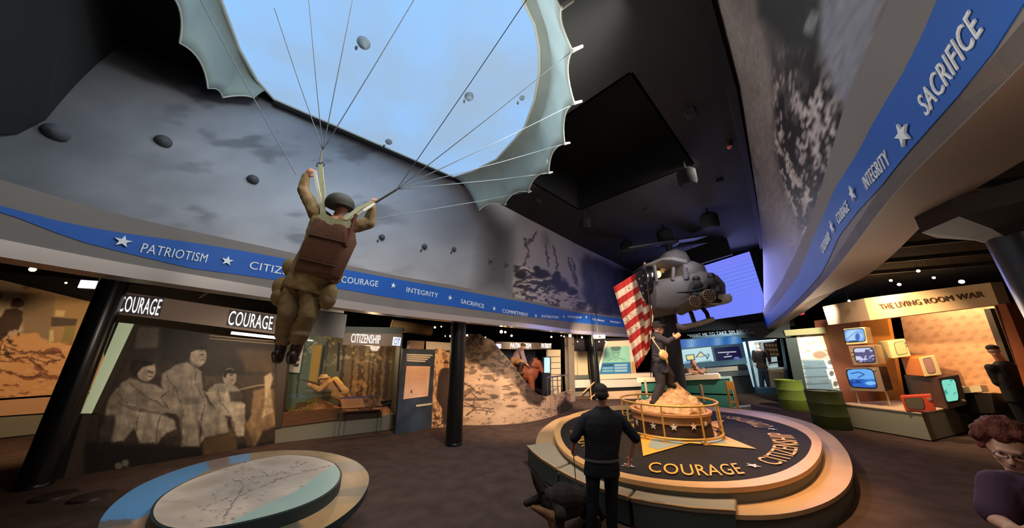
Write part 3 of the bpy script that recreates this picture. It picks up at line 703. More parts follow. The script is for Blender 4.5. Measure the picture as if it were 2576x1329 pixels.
MB().prism([V(p) + Vector((0, 0, -.01)) for p in grow(Dk, 1.015)], (0, 0, -.12)).build('dark_disc', M_disc, plat)
ringband(Dk, Rm, down(Rm, ZD - .06), down(Dk, ZD - .06), 'rim', M_wood, plat)
ringband(grow(down(Rm, ZD - .06), .99), grow(down(Rm, ZD - .06), .985), grow(down(Rm, ZL - .02), .985), grow(down(Rm, ZL - .02), .99), 'riser', M_side, plat)
Ri = resample(np.vstack([Rm, Rm[:1]]), np.linspace(0, 1, 121))[:-1]
ringband(grow(down(Ri, ZL), .95), Ot, down(Ot, ZL - .05), grow(down(Ri, ZL - .05), .95), 'ledge', M_ledge, plat)
ringband(grow(down(Ot, ZL - .05), .985), grow(down(Ot, ZL - .05), .98), grow(down(Ot, 0), .98), grow(down(Ot, 0), .985), 'base', M_side, plat)
ZT = ZD + .006
star_px = [(1618, 1148), (1735, 1115), (1903, 1130), (1800, 1088), (1822, 1057), (1748, 1066), (1690, 1040), (1668, 1064), (1560, 1066), (1610, 1090)]
cst = np.mean([zp(x, y, ZT) for x, y in star_px], axis=0)
so = [zp(x, y, ZT) for x, y in star_px]; 
MB().prism([V(p) for p in so], (0, 0, .004)).build('star', M_gold, plat)
tri = [V(zp(x, y, ZT + .006)) for x, y in ((1630, 1124), (1655, 1132), (1730, 1113), (1640, 1104))]; MB().prism(tri, (0, 0, .003)).build('star_inlay', mat('pale blue inlay', (150, 164, 160), .5), plat)
tri = [V(zp(x, y, ZT + .006)) for x, y in ((1745, 1113), (1830, 1117), (1808, 1094), (1790, 1104))]; MB().prism(tri, (0, 0, .003)).build('star_inlay', mat('pale blue inlay'), plat)
def disc_text(word, lo_px, hi_px):
    """lettering laid on the disc between a lower (outer) and an upper (inner) guide line"""
    v, f = text_mesh(word); u = v[:, 0] / v[:, 0].max(); A = resample([zp(x, y, ZT) for x, y in lo_px], u); B = resample([zp(x, y, ZT) for x, y in hi_px], u)
    w = v[:, 1:2]; P = A * (1 - w) + B * w; P[:, 2] += .004 + v[:, 2] * .02
    me = bpy.data.meshes.new('lettering'); me.from_pydata(P.tolist(), [], f); return link('lettering', me, M_gold, plat)
disc_text('COURAGE', [(1630, 1188), (1690, 1194), (1750, 1198), (1810, 1198), (1875, 1193)], [(1634, 1163), (1690, 1168), (1745, 1170), (1800, 1170), (1852, 1166)])
disc_text('CITIZENSHIP', [(1953, 1173), (1985, 1160), (2006, 1140), (2010, 1120), (2003, 1106), (1988, 1092)], [(1898, 1156), (1925, 1146), (1942, 1130), (1945, 1115), (1940, 1104), (1928, 1090)])
disc_text('COMMITMENT', [(1952, 1075), (1915, 1062), (1870, 1052), (1820, 1045)], [(1900, 1076), (1880, 1066), (1845, 1056), (1800, 1050)])
disc_text('INTEGRITY', [(1600, 1036), (1540, 1040), (1490, 1050), (1455, 1062)], [(1612, 1042), (1560, 1047), (1515, 1056), (1482, 1066)])
disc_text('PATRIOTISM', [(1432, 1085), (1442, 1105), (1460, 1122), (1500, 1146)], [(1466, 1084), (1474, 1098), (1490, 1112), (1520, 1132)])
for x, y, r in ((1895, 1172, .11), (1943, 1080, .1), (1580, 1172, .11)):
    c = zp(x, y, ZT); MB().prism([V(c) + Vector((r * a, r * b, 0)) for a, b in star_pts(1, .42, .3)], (0, 0, .005)).build('small_star', M_silver, plat)
# upholstered bench segments on the front left of the ledge
def bench_segment(top_px, label):
    P = [zp(x, y, .37) for x, y in top_px]; c = np.mean(P, axis=0); t = thing('bench_seat', label, 'bench', (c[0], c[1], 0), 'bench seats on the platform front')
    MB().prism([V(p) for p in P], (0, 0, -.07)).build('cushion', M_cush, t, bevel=.025)
    B = grow(np.array(P), .97); MB().prism([V((p[0], p[1], .3)) for p in B], (0, 0, -.27)).build('base_panel', mat('dark green grey panel', (70, 78, 70), .6), t)
    MB().prism([V((p[0], p[1], .03)) for p in grow(np.array(P), .94)], (0, 0, -.03)).build('toe_kick', BLK, t)
    Q = [V(P[i]) for i in range(len(P) // 2)]; MB().tube([q + Vector((0, 0, -.006)) for q in Q], .012, 6).build('front_piping', M_wood, t)
    return t
bench_segment([(1326, 1120), (1340, 1135), (1362, 1153), (1398, 1176), (1448, 1156), (1418, 1138), (1392, 1118), (1386, 1112)], 'olive bench cushion at the left end of the platform ledge, lit along its edge')
bench_segment([(1403, 1180), (1440, 1200), (1482, 1219), (1580, 1249), (1614, 1204), (1540, 1190), (1490, 1172), (1453, 1158)], 'olive bench cushion on the platform ledge behind the man in black')
bench_segment([(1584, 1251), (1640, 1262), (1740, 1276), (1850, 1283), (1853, 1240), (1815, 1232), (1710, 1224), (1620, 1206)], 'olive grey bench cushion in front of the word COURAGE on the platform')

# drum, rock, railing
M_drum = mat('dark stained wood drum', (62, 44, 34), .5, var=.3, scale=3, stretch=(1, 1, 6)); M_drumtop = mat('tan drum rim', (176, 128, 84), .55, var=.15, scale=5)
M_brass = mat('yellow painted rail', (214, 168, 84), .35, .35)
fl_ = zp(1738, 1106, ZD); dirv = unit(np.r_[fl_[:2] - EYE[:2], 0]); DR = .62
YD = fl_[1] + .62; dc = np.array([yp(1688, 1090, YD)[0], YD, ZD])
def hgt(px, py, Y): return yp(px, py, Y)[2]
ztop = hgt(1690, 1045, YD - DR); 
bear = lambda x, y: math.atan2(ray(x, y)[0], ray(x, y)[1])
def round_of(pl, pr, Y):
    a, b = bear(*pl), bear(*pr); m = (a + b) / 2; D = Y / math.cos(m); return np.array([D * math.sin(m), Y, ZD]), D * math.sin(abs(b - a) / 2)
dc, DR = round_of((1588, 1020), (1785, 1030), YD); lx = 0
ztop = hgt(1690, 1045, YD - DR * .97); zband = hgt(1690, 1072, YD - DR * .97)
drum = thing('drum_pedestal', 'round dark wooden drum pedestal with white stars and tan rim, on the platform', 'pedestal', dc)
MB().lathe([(DR * 1.0, 0), (DR * .97, zband - ZD), (DR * .97, zband - ZD)], dc, 64).build('drum_body', M_drum, drum, True)
MB().lathe([(DR * 1.0, zband - ZD), (DR * 1.0, ztop - ZD - .05), (DR * 1.05, ztop - ZD - .05), (DR * 1.05, ztop - ZD), (DR * .93, ztop - ZD)], dc, 64).build('drum_rim', M_drumtop, drum, True)
for px, py in ((1604, 1063), (1644, 1071), (1695, 1075), (1744, 1073), (1773, 1064)):
    a = ray(px, py); 
    # sight line meets the drum's side
    A_ = a[0] ** 2 + a[1] ** 2; B_ = -2 * (a[0] * dc[0] + a[1] * dc[1]); C_ = dc[0] ** 2 + dc[1] ** 2 - (DR * .99) ** 2
    di = B_ * B_ - 4 * A_ * C_
    if di <= 0: continue
    t = (-B_ - math.sqrt(di)) / (2 * A_); q = EYE + a * t; th = math.atan2(q[1] - dc[1], q[0] - dc[0])
    P = [V((dc[0] + DR * 1.004 * math.cos(th + .075 * sx / DR), dc[1] + DR * 1.004 * math.sin(th + .075 * sx / DR), q[2] + .075 * sy)) for sx, sy in star_pts(1, .42)]
    MB().prism(P, (.008 * math.cos(th), .008 * math.sin(th), 0)).build('star', mat('white star paint', (226, 214, 196), .5), drum)
# rocky mound on the drum
zt = ztop
mb = MB(); nr, na = 44, 120; pk = yp(1705, 966, YD + .1); peak = pk[2] - zt; px_ = pk[0] - dc[0]
rows = []
for i in range(nr):
    r = i / (nr - 1)
    row = []
    for j in range(na):
        a = 2 * math.pi * j / na; R = DR * .93 * r
        x = dc[0] + R * math.cos(a) + px_ * (1 - r); y = dc[1] + R * math.sin(a) + .1 * (1 - r)
        h = peak * max(0, 1 - r ** .85) + .03
        if r < .999 and i: h += .10 * mnoise.noise(Vector((x * 5, y * 5, 3))) + .045 * mnoise.noise(Vector((x * 11, y * 11, 7))) + .014 * mnoise.noise(Vector((x * 31, y * 31, 2))) + .06 * abs(mnoise.noise(Vector((x * 3, y * 3, 1))))
        row.append((x, y, zt + max(h, -.02) - (.03 if r > .97 else 0)))
    rows.append(row)
mb.ring(rows[::-1]); o = mb.build('rock_mound', mat('tan rock', (176, 138, 102), .95, var=.45, scale=9, bump=.7, bscale=12), None, False); o.data.shade_smooth()
tag(o, 'rough tan rock mound under the flag bearer, heaped on the drum pedestal', 'rock')
# railing ring
rail_px = [(1560, 998), (1575, 988), (1620, 984), (1700, 980), (1760, 982), (1795, 992), (1801, 1005), (1792, 1012), (1760, 1020), (1725, 1024), (1690, 1023), (1640, 1018), (1600, 1013), (1572, 1007)]
rc, RRr = round_of((1560, 998), (1803, 1003), YD)
zr = hgt(1725, 1024, YD - RRr); zlo = hgt(1735, 1108, YD - RRr)
rail = thing('ring_railing', 'yellow ring railing with slim posts around the drum pedestal', 'railing', rc)
MB().tube([(rc[0] + RRr * math.cos(a), rc[1] + RRr * math.sin(a), zr) for a in np.linspace(0, 2 * math.pi, 72, endpoint=False)], .022, 10, True).build('top_rail', M_brass, rail, True)
MB().tube([(rc[0] + RRr * math.cos(a), rc[1] + RRr * math.sin(a), zlo) for a in np.linspace(0, 2 * math.pi, 72, endpoint=False)], .024, 10, True).build('lower_rail', M_brass, rail, True)
for a in (-170, -145, -122, -80, -38, -14, 20, 60, 105, 150):
    a = math.radians(a); x, y = rc[0] + RRr * math.cos(a), rc[1] + RRr * math.sin(a)
    mb = MB().cyl((x, y, ZD), (x, y, zr), .018); mb.box((x, y, ZD + .012), (.12, .12, .024), a); mb.build('post', M_brass, rail, True)

# ================================================================== MAP TABLE
ZM = .8
map_px = [(382, 1290), (395, 1262), (420, 1240), (480, 1207), (560, 1180), (640, 1157), (720, 1144), (790, 1150), (840, 1165), (858, 1190), (850, 1218), (815, 1248), (760, 1274), (700, 1293), (640, 1308), (560, 1325), (480, 1335), (425, 1330), (393, 1316)]
ring_px = [(243, 1320), (275, 1275), (340, 1226), (410, 1195), (500, 1165), (600, 1144), (700, 1133), (790, 1134), (850, 1144), (900, 1162), (930, 1192), (928, 1225), (900, 1272), (830, 1325), (760, 1362), (640, 1395), (480, 1415), (330, 1405), (250, 1370)]
Mo = oval(map_px, ZM); Ro = oval(ring_px, .68); mc = Mo.mean(0)
table = thing('map_table', 'round map table with blue and desert printed collar, at the bottom left', 'map table', (mc[0], mc[1], 0))
def fan_print(name, loop, paint, m, parent, z0=None, inner=None, nr=46, na=220):
    L = resample(np.vstack([loop, loop[:1]]), np.linspace(0, 1, na)); I = resample(np.vstack([inner, inner[:1]]), np.linspace(0, 1, na)) if inner is not None else np.repeat(loop.mean(0)[None], na, 0)
    t = np.linspace(0, 1, nr)[:, None, None]; P = I[None] * (1 - t) + L[None] * t; P = P[:, ::-1]
    return grid_print(name, P, paint, m, parent, back=0)
def paint_map(X, Y):
    p = Paint(X, Y, (206, 184, 162)); p.noise(120, 40, .84, 1.12, 2); p.noise(20, 8, .95, 1.05, 4)
    p.ell(520, 1215, 60, 12, (160, 138, 118), .9, -.25, .6); p.ell(470, 1270, 60, 14, (170, 148, 126), .9, -.2, .5); p.ell(680, 1165, 30, 6, (170, 150, 134), .9, 0, .6)
    p.poly([(585, 1310), (650, 1278), (740, 1238), (840, 1170), (900, 1160), (900, 1360), (560, 1360)], (164, 184, 168), 3)
    ink = (120, 98, 88)
    p.line([(560, 1340), (565, 1300), (590, 1262), (605, 1240), (612, 1222), (605, 1212), (585, 1208)], 2.6, (112, 100, 104), .9, 4)
    p.line([(590, 1255), (640, 1230), (690, 1210), (760, 1190), (830, 1172)], 1.6, ink, .85, 5); p.line([(605, 1205), (660, 1200), (720, 1188), (775, 1160)], 1.5, ink, .8, 6); p.line([(612, 1195), (612, 1170), (620, 1158)], 1.6, ink, .8, 5)
    p.line([(600, 1180), (640, 1180), (675, 1195)], 1.5, ink, .8, 6); p.line([(500, 1282), (545, 1265), (535, 1240)], 1.5, ink, .7, 6); p.line([(410, 1265), (470, 1260), (520, 1285), (565, 1290)], 1.2, ink, .6, 6)
    r = np.random.default_rng(3)
    for _ in range(42):
        x, y = r.uniform(540, 800), r.uniform(1160, 1305); w = r.uniform(4, 12)
        if y > 1300 - (x - 600) * .5: continue
        p.line([(x, y), (x + w, y + r.uniform(-5, 2))], 1.6, ink, .75, 3)
    for _ in range(14):
        x, y = r.uniform(450, 620), r.uniform(1295, 1320); p.line([(x, y), (x + 3, y - r.uniform(3, 8))], 1.4, ink, .7, 2)
    return p.c
def paint_collar(X, Y):
    p = Paint(X, Y, (168, 138, 104)); p.noise(60, 25, .8, 1.15, 3)
    p.poly([(200, 1312), (330, 1312), (420, 1290), (430, 1230), (530, 1180), (535, 1150), (380, 1180), (200, 1290)], (96, 150, 192), 3)
    p.poly([(520, 1172), (535, 1182), (600, 1165), (600, 1140), (525, 1158)], (140, 118, 108), 4, .9, 3); p.poly([(578, 1168), (630, 1160), (630, 1138), (575, 1148)], (120, 160, 190), 3)
    p.poly([(200, 1316), (330, 1305), (345, 1312), (300, 1325), (200, 1335)], (110, 104, 100), 3, .9, 3); p.poly([(330, 1312), (400, 1285), (405, 1320), (350, 1330)], (190, 150, 118), 4, .9, 4)
    p.poly([(845, 1166), (925, 1150), (940, 1180), (868, 1190)], (130, 124, 118), 3, .8); p.poly([(860, 1232), (935, 1220), (920, 1250), (830, 1250)], (118, 110, 98), 3, .8)
    p.poly([(750, 1308), (850, 1270), (905, 1265), (850, 1310), (780, 1340)], (186, 146, 94), 4, .8); p.poly([(560, 1322), (745, 1300), (760, 1340), (600, 1360)], (88, 84, 66), 6, .9, 4)
    return p.c
fan_print('map_print', Mo + [0, 0, .004], paint_map, print_mat('printed map', .4), table)
fan_print('collar_print', Ro + [0, 0, .004], paint_collar, print_mat('printed map', .4), table, inner=grow(down(resample(np.vstack([Mo, Mo[:1]]), np.linspace(0, 1, len(Ro) + 1))[:-1], .684), .9))
M_tbl = mat('dark teal table edge', (40, 52, 54), .5)
ringband(grow(Mo, 1.0), grow(Mo, 1.025), grow(down(Mo, .66), 1.025), grow(down(Mo, .66), .97), 'table_rim', M_tbl, table)
MB().prism([V(p) for p in down(Mo, ZM)], (0, 0, -.1)).build('table_slab', M_tbl, table)
MB().prism([V(p) for p in Ro], (0, 0, -.07)).build('collar', M_tbl, table)
MB().prism([V(p) for p in grow(down(Ro, .61), .62)], (0, 0, -.61)).build('pedestal', BLK, table)
# ================================================================== GALLERY ON THE LEFT
def zc(ox, oy, k): return lambda *pts: [(ox + x / k, oy + y / k) for x, y in pts]
PRN = print_mat('printed panel'); M_glow = mat('lit sign face', (255, 250, 236), .5, emit=1.3, ecol=(255, 250, 240)); M_light = mat('lit white letters', (250, 250, 246), .5, emit=1.0, ecol=(250, 250, 248))
M_head = mat('taupe header panel', (150, 128, 112), .6); M_plinth = mat('sage grey plinth', (124, 120, 106), .6); M_kick = mat('dark kick board', (40, 34, 30), .8)
def glass_mat(name, f=.06):
    m = bpy.data.materials.new(name); m.use_nodes = True; nt = m.node_tree; nt.nodes.remove(nt.nodes['Principled BSDF'])
    a = nt.nodes.new('ShaderNodeBsdfTransparent'); g = nt.nodes.new('ShaderNodeBsdfGlossy'); g.inputs['Roughness'].default_value = .03; x = nt.nodes.new('ShaderNodeMixShader'); x.inputs[0].default_value = f
    nt.links.new(a.outputs[0], x.inputs[1]); nt.links.new(g.outputs[0], x.inputs[2]); nt.links.new(x.outputs[0], nt.nodes['Material Output'].inputs['Surface']); MATS[name] = m; return m
M_glass = glass_mat('clear glass')
# ---- warm battlefield print at the far left, on its plinth
fa, fb = zp(0, 1105)[:2], zp(240, 1076)[:2]; fa2 = fa + (fa - fb) * .7
t = thing('battlefield_mural', 'warm lit mural of a helmeted soldier on rubble, behind the thick left column', 'mural', np.r_[fa, 0])
q = wall_quad(fa2, fb, [(-260, 1020), (262, 985), (262, 768), (-260, 640)])
def paint_battle(X, Y):
    p = Paint(X, Y, (212, 170, 128)); p.noise(60, 40, .8, 1.15, 3)
    p.poly([(-260, 600), (62, 600), (62, 860), (-260, 880)], (206, 186, 160), 14, .9); p.poly([(55, 740), (140, 745), (130, 860), (55, 845)], (140, 118, 92), 12, .85, 6)
    p.poly([(140, 745), (262, 760), (262, 870), (125, 868)], (176, 142, 92), 6, .8); p.poly([(130, 798), (195, 803), (190, 820), (128, 822)], (84, 68, 52), 3); p.poly([(140, 780), (165, 782), (160, 797), (138, 796)], (232, 206, 150), 4)
    p.poly([(125, 830), (135, 832), (136, 870), (122, 866)], (222, 200, 150), 3); p.poly([(165, 820), (190, 822), (180, 870), (152, 868)], (150, 132, 70), 3)
    p.poly([(45, 838), (90, 838), (125, 862), (262, 868), (262, 1020), (-260, 1030), (-260, 880), (0, 860)], (226, 168, 112), 6, 1, 4)
    m = np.clip((Y - 855) / 15, 0, 1); p.blot(34, 10, .6, (130, 76, 54), .8, 5, m, .06); p.blot(18, 7, .6, (238, 190, 140), .6, 8, m, .05)
    for a in ([(0, 890), (40, 905), (70, 900), (110, 930)], [(10, 870), (60, 890), (100, 885)], [(80, 900), (120, 915), (150, 905)], [(0, 930), (60, 950), (100, 945)], [(100, 890), (150, 885), (160, 900)]): p.line(a, 5, (96, 52, 40), .8, 6)
    p.poly([(0, 800), (15, 778), (40, 776), (58, 785), (58, 805), (45, 832), (30, 830), (0, 860), (-30, 880), (-60, 840)], (74, 52, 40), 4, 1, 3)
    p.ell(44, 763, 16, 12, (78, 56, 42), .2); p.poly([(26, 768), (34, 752), (48, 750), (60, 760), (60, 770), (30, 774)], (88, 64, 48), 3)
    p.blot(8, 10, .55, (50, 30, 24), .8, 12, inside(p, [(-40, 830), (20, 820), (50, 835), (35, 900), (-40, 920)], 8))
    p.line([(0, 736), (7, 742), (0, 748)], 3, (70, 60, 54))
    return p.c
grid_print('mural_print', quad_grid(q, 190, 110), paint_battle, PRN, t, back=.06)
panel('lower_panel', mat('tan lower panel', (206, 158, 118), .6), fa2, fb, [(-260, 1065), (255, 1030), (258, 990), (-260, 1026)], .08, t)
panel('plinth_face', M_plinth, fa2, fb, [(-260, 1130), (238, 1076), (250, 1034), (-260, 1068)], .12, t, .05)
# ---- COURAGE wall: large photo of seated soldiers behind glass
g0, g1 = zp(188, 1198)[:2], zp(690, 1116)[:2]; ge = g0 + (g0 - g1) * .02
t = thing('courage_wall', 'tall sepia photo wall of seated soldiers under a COURAGE sign, left of the hanging paratrooper', 'photo wall', np.r_[g0, 0])
Z5 = zc(230, 720, 2.46)
def paint_courage(X, Y):
    p = Paint(X, Y, (66, 55, 46)); p.noise(80, 200, .8, 1.2, 1)
    D = lambda *a, **k: p.poly(Z5(*a[0]), *a[1:], **k)
    D([(280, 250), (420, 260), (410, 380), (270, 390)], (116, 102, 90), 8, .8); D([(440, 250), (720, 270), (700, 540), (430, 460)], (44, 38, 34), 10, .85); D([(720, 300), (1140, 360), (1130, 560), (700, 560)], (60, 48, 36), 10, .8)
    D([(900, 390), (1130, 400), (1120, 540), (960, 530)], (128, 100, 66), 14, .6); D([(700, 560), (1180, 540), (1180, 620), (700, 640)], (86, 70, 54), 6, .8)
    D([(-40, 960), (700, 1000), (1160, 960), (1160, 1300), (-60, 1320)], (34, 29, 26), 14, .92, wob=6)
    D([(160, 440), (290, 450), (290, 560), (150, 600)], (66, 56, 48), 10, .7)
    # crate / drum and the papers at the right
    D([(690, 960), (760, 915), (860, 880), (900, 960), (900, 1060), (690, 1080)], (98, 76, 54), 5); 
    shirt, light_, darkc = (150, 134, 116), (172, 156, 136), (70, 58, 48)
    # man 1
    D([(50, 940), (80, 800), (110, 700), (150, 640), (180, 600), (240, 570), (300, 590), (400, 615), (470, 650), (480, 700), (580, 765), (560, 790), (420, 790), (330, 770), (250, 770)], shirt, 6, wob=3)
    D([(150, 770), (280, 750), (420, 785), (510, 830), (520, 880), (440, 930), (410, 975), (300, 970), (265, 880), (200, 960), (50, 965), (50, 880)], light_, 6, wob=4)
    D([(160, 720), (260, 755), (420, 780), (420, 795), (250, 770)], darkc, 6, .6)
    p.ell(*Z5((340, 525))[0], 23, 27, (176, 156, 134), .2, .2); D([(235, 520), (245, 470), (310, 450), (385, 465), (380, 490), (320, 500), (285, 540), (270, 560), (245, 550)], (46, 38, 32), 4); p.ell(*Z5((372, 535))[0], 6, 3, (100, 84, 70), .5)
    # man 2
    D([(430, 600), (440, 545), (520, 490), (590, 470), (640, 495), (680, 530), (690, 640), (720, 720), (830, 800), (845, 900), (700, 935), (665, 990), (560, 990), (550, 830), (470, 720)], shirt, 5, wob=3)
    D([(560, 740), (700, 720), (840, 820), (845, 905), (700, 935), (665, 990), (565, 990)], light_, 6, .9, wob=3); D([(660, 830), (690, 900), (670, 960)], darkc, 6, .7)
    p.ell(*Z5((660, 435))[0], 21, 26, (182, 162, 138), .2, .1); D([(590, 420), (600, 375), (660, 360), (715, 375), (715, 395), (650, 395), (615, 410), (605, 460)], (46, 38, 32), 4); D([(600, 440), (640, 480), (680, 490), (660, 510), (610, 490)], (110, 92, 76), 5, .7)
    # man 3
    D([(720, 640), (760, 605), (830, 600), (905, 625), (930, 660), (945, 740), (955, 800), (945, 930), (885, 930), (860, 810), (780, 785), (725, 700)], light_, 5, wob=3)
    D([(700, 655), (850, 655), (850, 690), (740, 705)], (186, 166, 140), 5); D([(850, 655), (1000, 645), (1000, 720), (860, 715)], darkc, 6, .8); p.line(Z5((920, 640), (1030, 615), (1100, 610)), 4, (170, 150, 120), .8)
    p.ell(*Z5((855, 565))[0], 17, 23, (186, 164, 136), .2); D([(815, 560), (820, 525), (860, 512), (895, 530), (885, 545), (840, 540), (830, 570)], (50, 42, 34), 3)
    p.ell(*Z5((915, 740))[0], 15, 8, (196, 174, 146), .3)
    # figure at the right edge
    D([(1000, 650), (1080, 630), (1130, 640), (1170, 700), (1160, 860), (1060, 900), (1010, 1000), (960, 980), (945, 860), (990, 800)], (150, 120, 88), 6, wob=3); D([(1070, 560), (1110, 535), (1125, 570), (1105, 640), (1125, 780), (1055, 815), (1075, 690)], (206, 176, 136), 5)
    D([(1120, 640), (1190, 540), (1200, 880), (1140, 880)], (96, 72, 50), 6, .8)
    D([(950, 860), (1010, 1000), (960, 1000)], (60, 46, 36), 6, .6)
    # pale star marking low on the left
    c = Z5((197, 1128))[0]
    for a in range(4): p.ell(c[0] + 13 * math.cos(a * math.pi / 2 + .4), c[1] + 14 * math.sin(a * math.pi / 2 + .4), 9, 9, (120, 112, 102), .4)
    D([(20, 1000), (50, 800), (140, 800), (150, 830), (90, 1120)], (40, 33, 28), 8, .75)
    fig = inside(p, Z5((50, 940), (110, 700), (240, 440), (400, 440), (430, 560), (590, 370), (720, 370), (700, 560), (820, 500), (900, 520), (960, 700), (1000, 640), (1170, 640), (1160, 880), (1010, 1000), (880, 930), (700, 940), (560, 990), (300, 975), (50, 965)), 10)
    p.noise(13, 34, .72, 1.25, 16, 4, fig); p.noise(40, 16, .78, 1.2, 18, 3, fig)
    for a in (Z5((300, 770), (280, 870), (265, 960)), Z5((430, 790), (410, 880), (405, 970)), Z5((570, 760), (560, 870), (565, 985)), Z5((700, 730), (680, 850), (668, 980)), Z5((860, 800), (880, 870), (890, 930)), Z5((240, 600), (330, 680), (480, 760)), Z5((470, 560), (520, 640), (550, 720)), Z5((640, 500), (650, 600), (690, 700)), Z5((780, 640), (800, 720), (850, 780)), Z5((150, 660), (230, 740), (330, 770)), Z5((480, 650), (430, 690), (480, 760))): p.line(a, 2.4, (58, 47, 39), .6, 5)
    for fx_, fy_ in ((372, 938), (505, 897), (579, 948)):
        p.ell(fx_ + 3, fy_ - 4, 5, 1.6, (70, 56, 46), .5); p.ell(fx_ + 6, fy_ + 9, 5, 1.6, (104, 80, 64), .5); p.line([(fx_ + 8, fy_ - 3), (fx_ + 11, fy_ + 4)], 1.5, (120, 96, 78), .8)
    p.noise(10, 14, .86, 1.12, 6); return p.c
q = wall_quad(ge, g1, [(172, 1206), (692, 1118), (694, 862), (318, 812)]); ph = grid_print('photo_print', quad_grid(q, 230, 210), paint_courage, PRN, t, back=.08)
mb = MB(); nn = pn(g0, g1)
for k, y in enumerate((852, 859)):
    a = hw(g0, g1, 528, y - 8) - nn * .01; b_ = hw(g0, g1, 690, y + 6) - nn * .01; mb.prism([a, b_, b_ + np.array([0, 0, -.018]), a + np.array([0, 0, -.018])], nn * .006)
mb.build('caption_lines', mat('tan caption print', (176, 146, 108), .6), t)
panel('side_light_panel', mat('lit green-white edge panel', (226, 222, 190), .4, emit=.28, ecol=(200, 226, 178)), g0, g1, [(205, 1040), (232, 1040), (338, 816), (300, 812)], .1, t, .04)
panel('side_frame', mat('brown frame', (70, 58, 46), .6), g0, g1, [(160, 1206), (188, 1204), (232, 1040), (205, 1040)], .1, t, .04)
panel('side_frame', mat('brown frame'), g0, g1, [(232, 1040), (250, 1040), (352, 818), (338, 816)], .1, t, .03)
panel('black_return', BLK, g0, g1, [(120, 1210), (160, 1208), (210, 1042), (180, 1042)], .1, t, .06)
s_ = thing('courage_sign', 'long taupe header sign reading COURAGE twice in lit letters, above the photo of seated soldiers', 'sign', hw(g0, g1, 500, 800))
hb = [(297, 792), (694, 842), (700, 795), (313, 738)]
panel('header_board', M_head, g0, g1, hb, .2, s_, .22)
def wtext(word, a, b, px, m, parent, lift, thick=.012):
    n = pn(a, b); return text_quad('lettering', word, [hw(a, b, *p) - n * lift for p in px], m, parent, thick, -n)
for px in ([(301, 786), (401, 797), (413, 757), (309, 747)], [(571, 819), (681, 832), (686, 799), (580, 784)]):
    panel('letter_shadow', mat('dark letter shadow', (70, 62, 66), .6), g0, g1, [(px[0][0] - 3, px[0][1] + 2), (px[1][0] + 3, px[1][1] + 3), (px[2][0] + 3, px[2][1] - 3), (px[3][0] - 3, px[3][1] - 3)], .004, s_, .226)
    wtext('COURAGE', g0, g1, px, M_light, s_, .232)
panel('end_lightbox', mat('lit blue-white sign end', (220, 230, 250), .5, emit=.9, ecol=(214, 224, 255)), g0, g1, [(283, 780), (302, 788), (314, 742), (297, 739)], .1, s_, .235)
panel('light_slot', M_glow, g0, g1, [(580, 842), (691, 854), (692, 847), (582, 835)], .04, s_, .16)
# ---- square grey sign box with floodlight, above the citizenship case
ca, cb = zp(690, 1116)[:2], zp(991, 1081)[:2]
bx = thing('sign_back_panel', 'plain grey square panel hung below the frieze behind the paratrooper legs', 'panel', hw(ca, cb, 827, 825))
panel('panel_face', mat('mid grey panel', (112, 110, 106), .6), ca, cb, [(782, 845), (866, 856), (874, 800), (790, 790)], .12, bx, .9)
fx = thing('emergency_light', 'cream emergency light box with one lit round lamp, on top of the grey panel', 'emergency light', hw(ca, cb, 838, 785))
panel('housing', mat('cream plastic', (214, 204, 184), .5), ca, cb, [(804, 791), (866, 797), (868, 776), (806, 770)], .1, fx, .92, .01)
L_ = hw(ca, cb, 851, 775) - pn(ca, cb) * 1.0; MB().ell(L_, (.06, .06, .06)).build('lamp', mat('lit lamp', (255, 255, 250), .5, emit=6), fx, True)
# ---- CITIZENSHIP case: trench diorama behind glass
t = thing('citizenship_case', 'lit diorama case of a trench scene with forest backdrop, under the CITIZENSHIP sign', 'display case', np.r_[ca, 0])
cn = pn(ca, cb)
panel('plinth', M_plinth, ca, cb, [(690, 1118), (991, 1080), (991, 1043), (690, 1082)], 1.6, t, .0)
panel('kick_board', M_kick, ca, cb, [(690, 1134), (991, 1096), (991, 1080), (690, 1118)], 1.2, t, -.12)
cd0, cd1 = ca + cn[:2] * 1.65, cb + cn[:2] * 1.65
def paint_forest(X, Y):
    p = Paint(X, Y, (104, 92, 68)); p.noise(60, 160, .7, 1.2, 2)
    p.mix(np.clip((880 - X) / 120, 0, 1) * .75, (92, 124, 116)); p.mix(np.exp(-((X - 905) / 35) ** 2) * np.clip((Y - 900) / 80, 0, 1) * .7, (196, 140, 76))
    for x, w in ((915, 16), (868, 7), (892, 5), (945, 8), (960, 14), (980, 12), (935, 5), (760, 5), (825, 4)): p.line([(x, 850), (x - 12, 1000)], w, (58, 44, 32), .75, 4)
    p.blot(12, 9, .62, (196, 186, 140), .7, 7, np.clip((940 - Y) / 60, 0, 1)); p.blot(8, 8, .66, (206, 216, 200), .6, 9, np.clip((905 - X) / 30, 0, 1) * np.clip((930 - Y) / 50, 0, 1))
    p.blot(10, 12, .6, (214, 166, 96), .6, 17, np.exp(-((X - 915) / 40) ** 2) * np.clip((Y - 880) / 60, 0, 1))
    p.poly([(786, 868), (812, 868), (806, 975), (775, 975)], (178, 146, 70), 3); p.poly([(812, 868), (822, 868), (802, 985), (795, 985)], (48, 60, 56), 3)
    return p.c
q = [hw(cd0, cd1, *p_) for p_ in [(700, 1035), (1006, 1005), (1010, 845), (715, 830)]]
grid_print('forest_backdrop', quad_grid(q, 170, 100), paint_forest, PRN, t, back=.05)
e0 = hw(ca, cb, 690, 1082); e1 = hw(ca, cb, 991, 1043); Z0 = (e0[2] + e1[2]) / 2
panel('glass_front', M_glass, ca, cb, [(694, 1080), (990, 1042), (1000, 872), (712, 850)], .012, t, -.1)
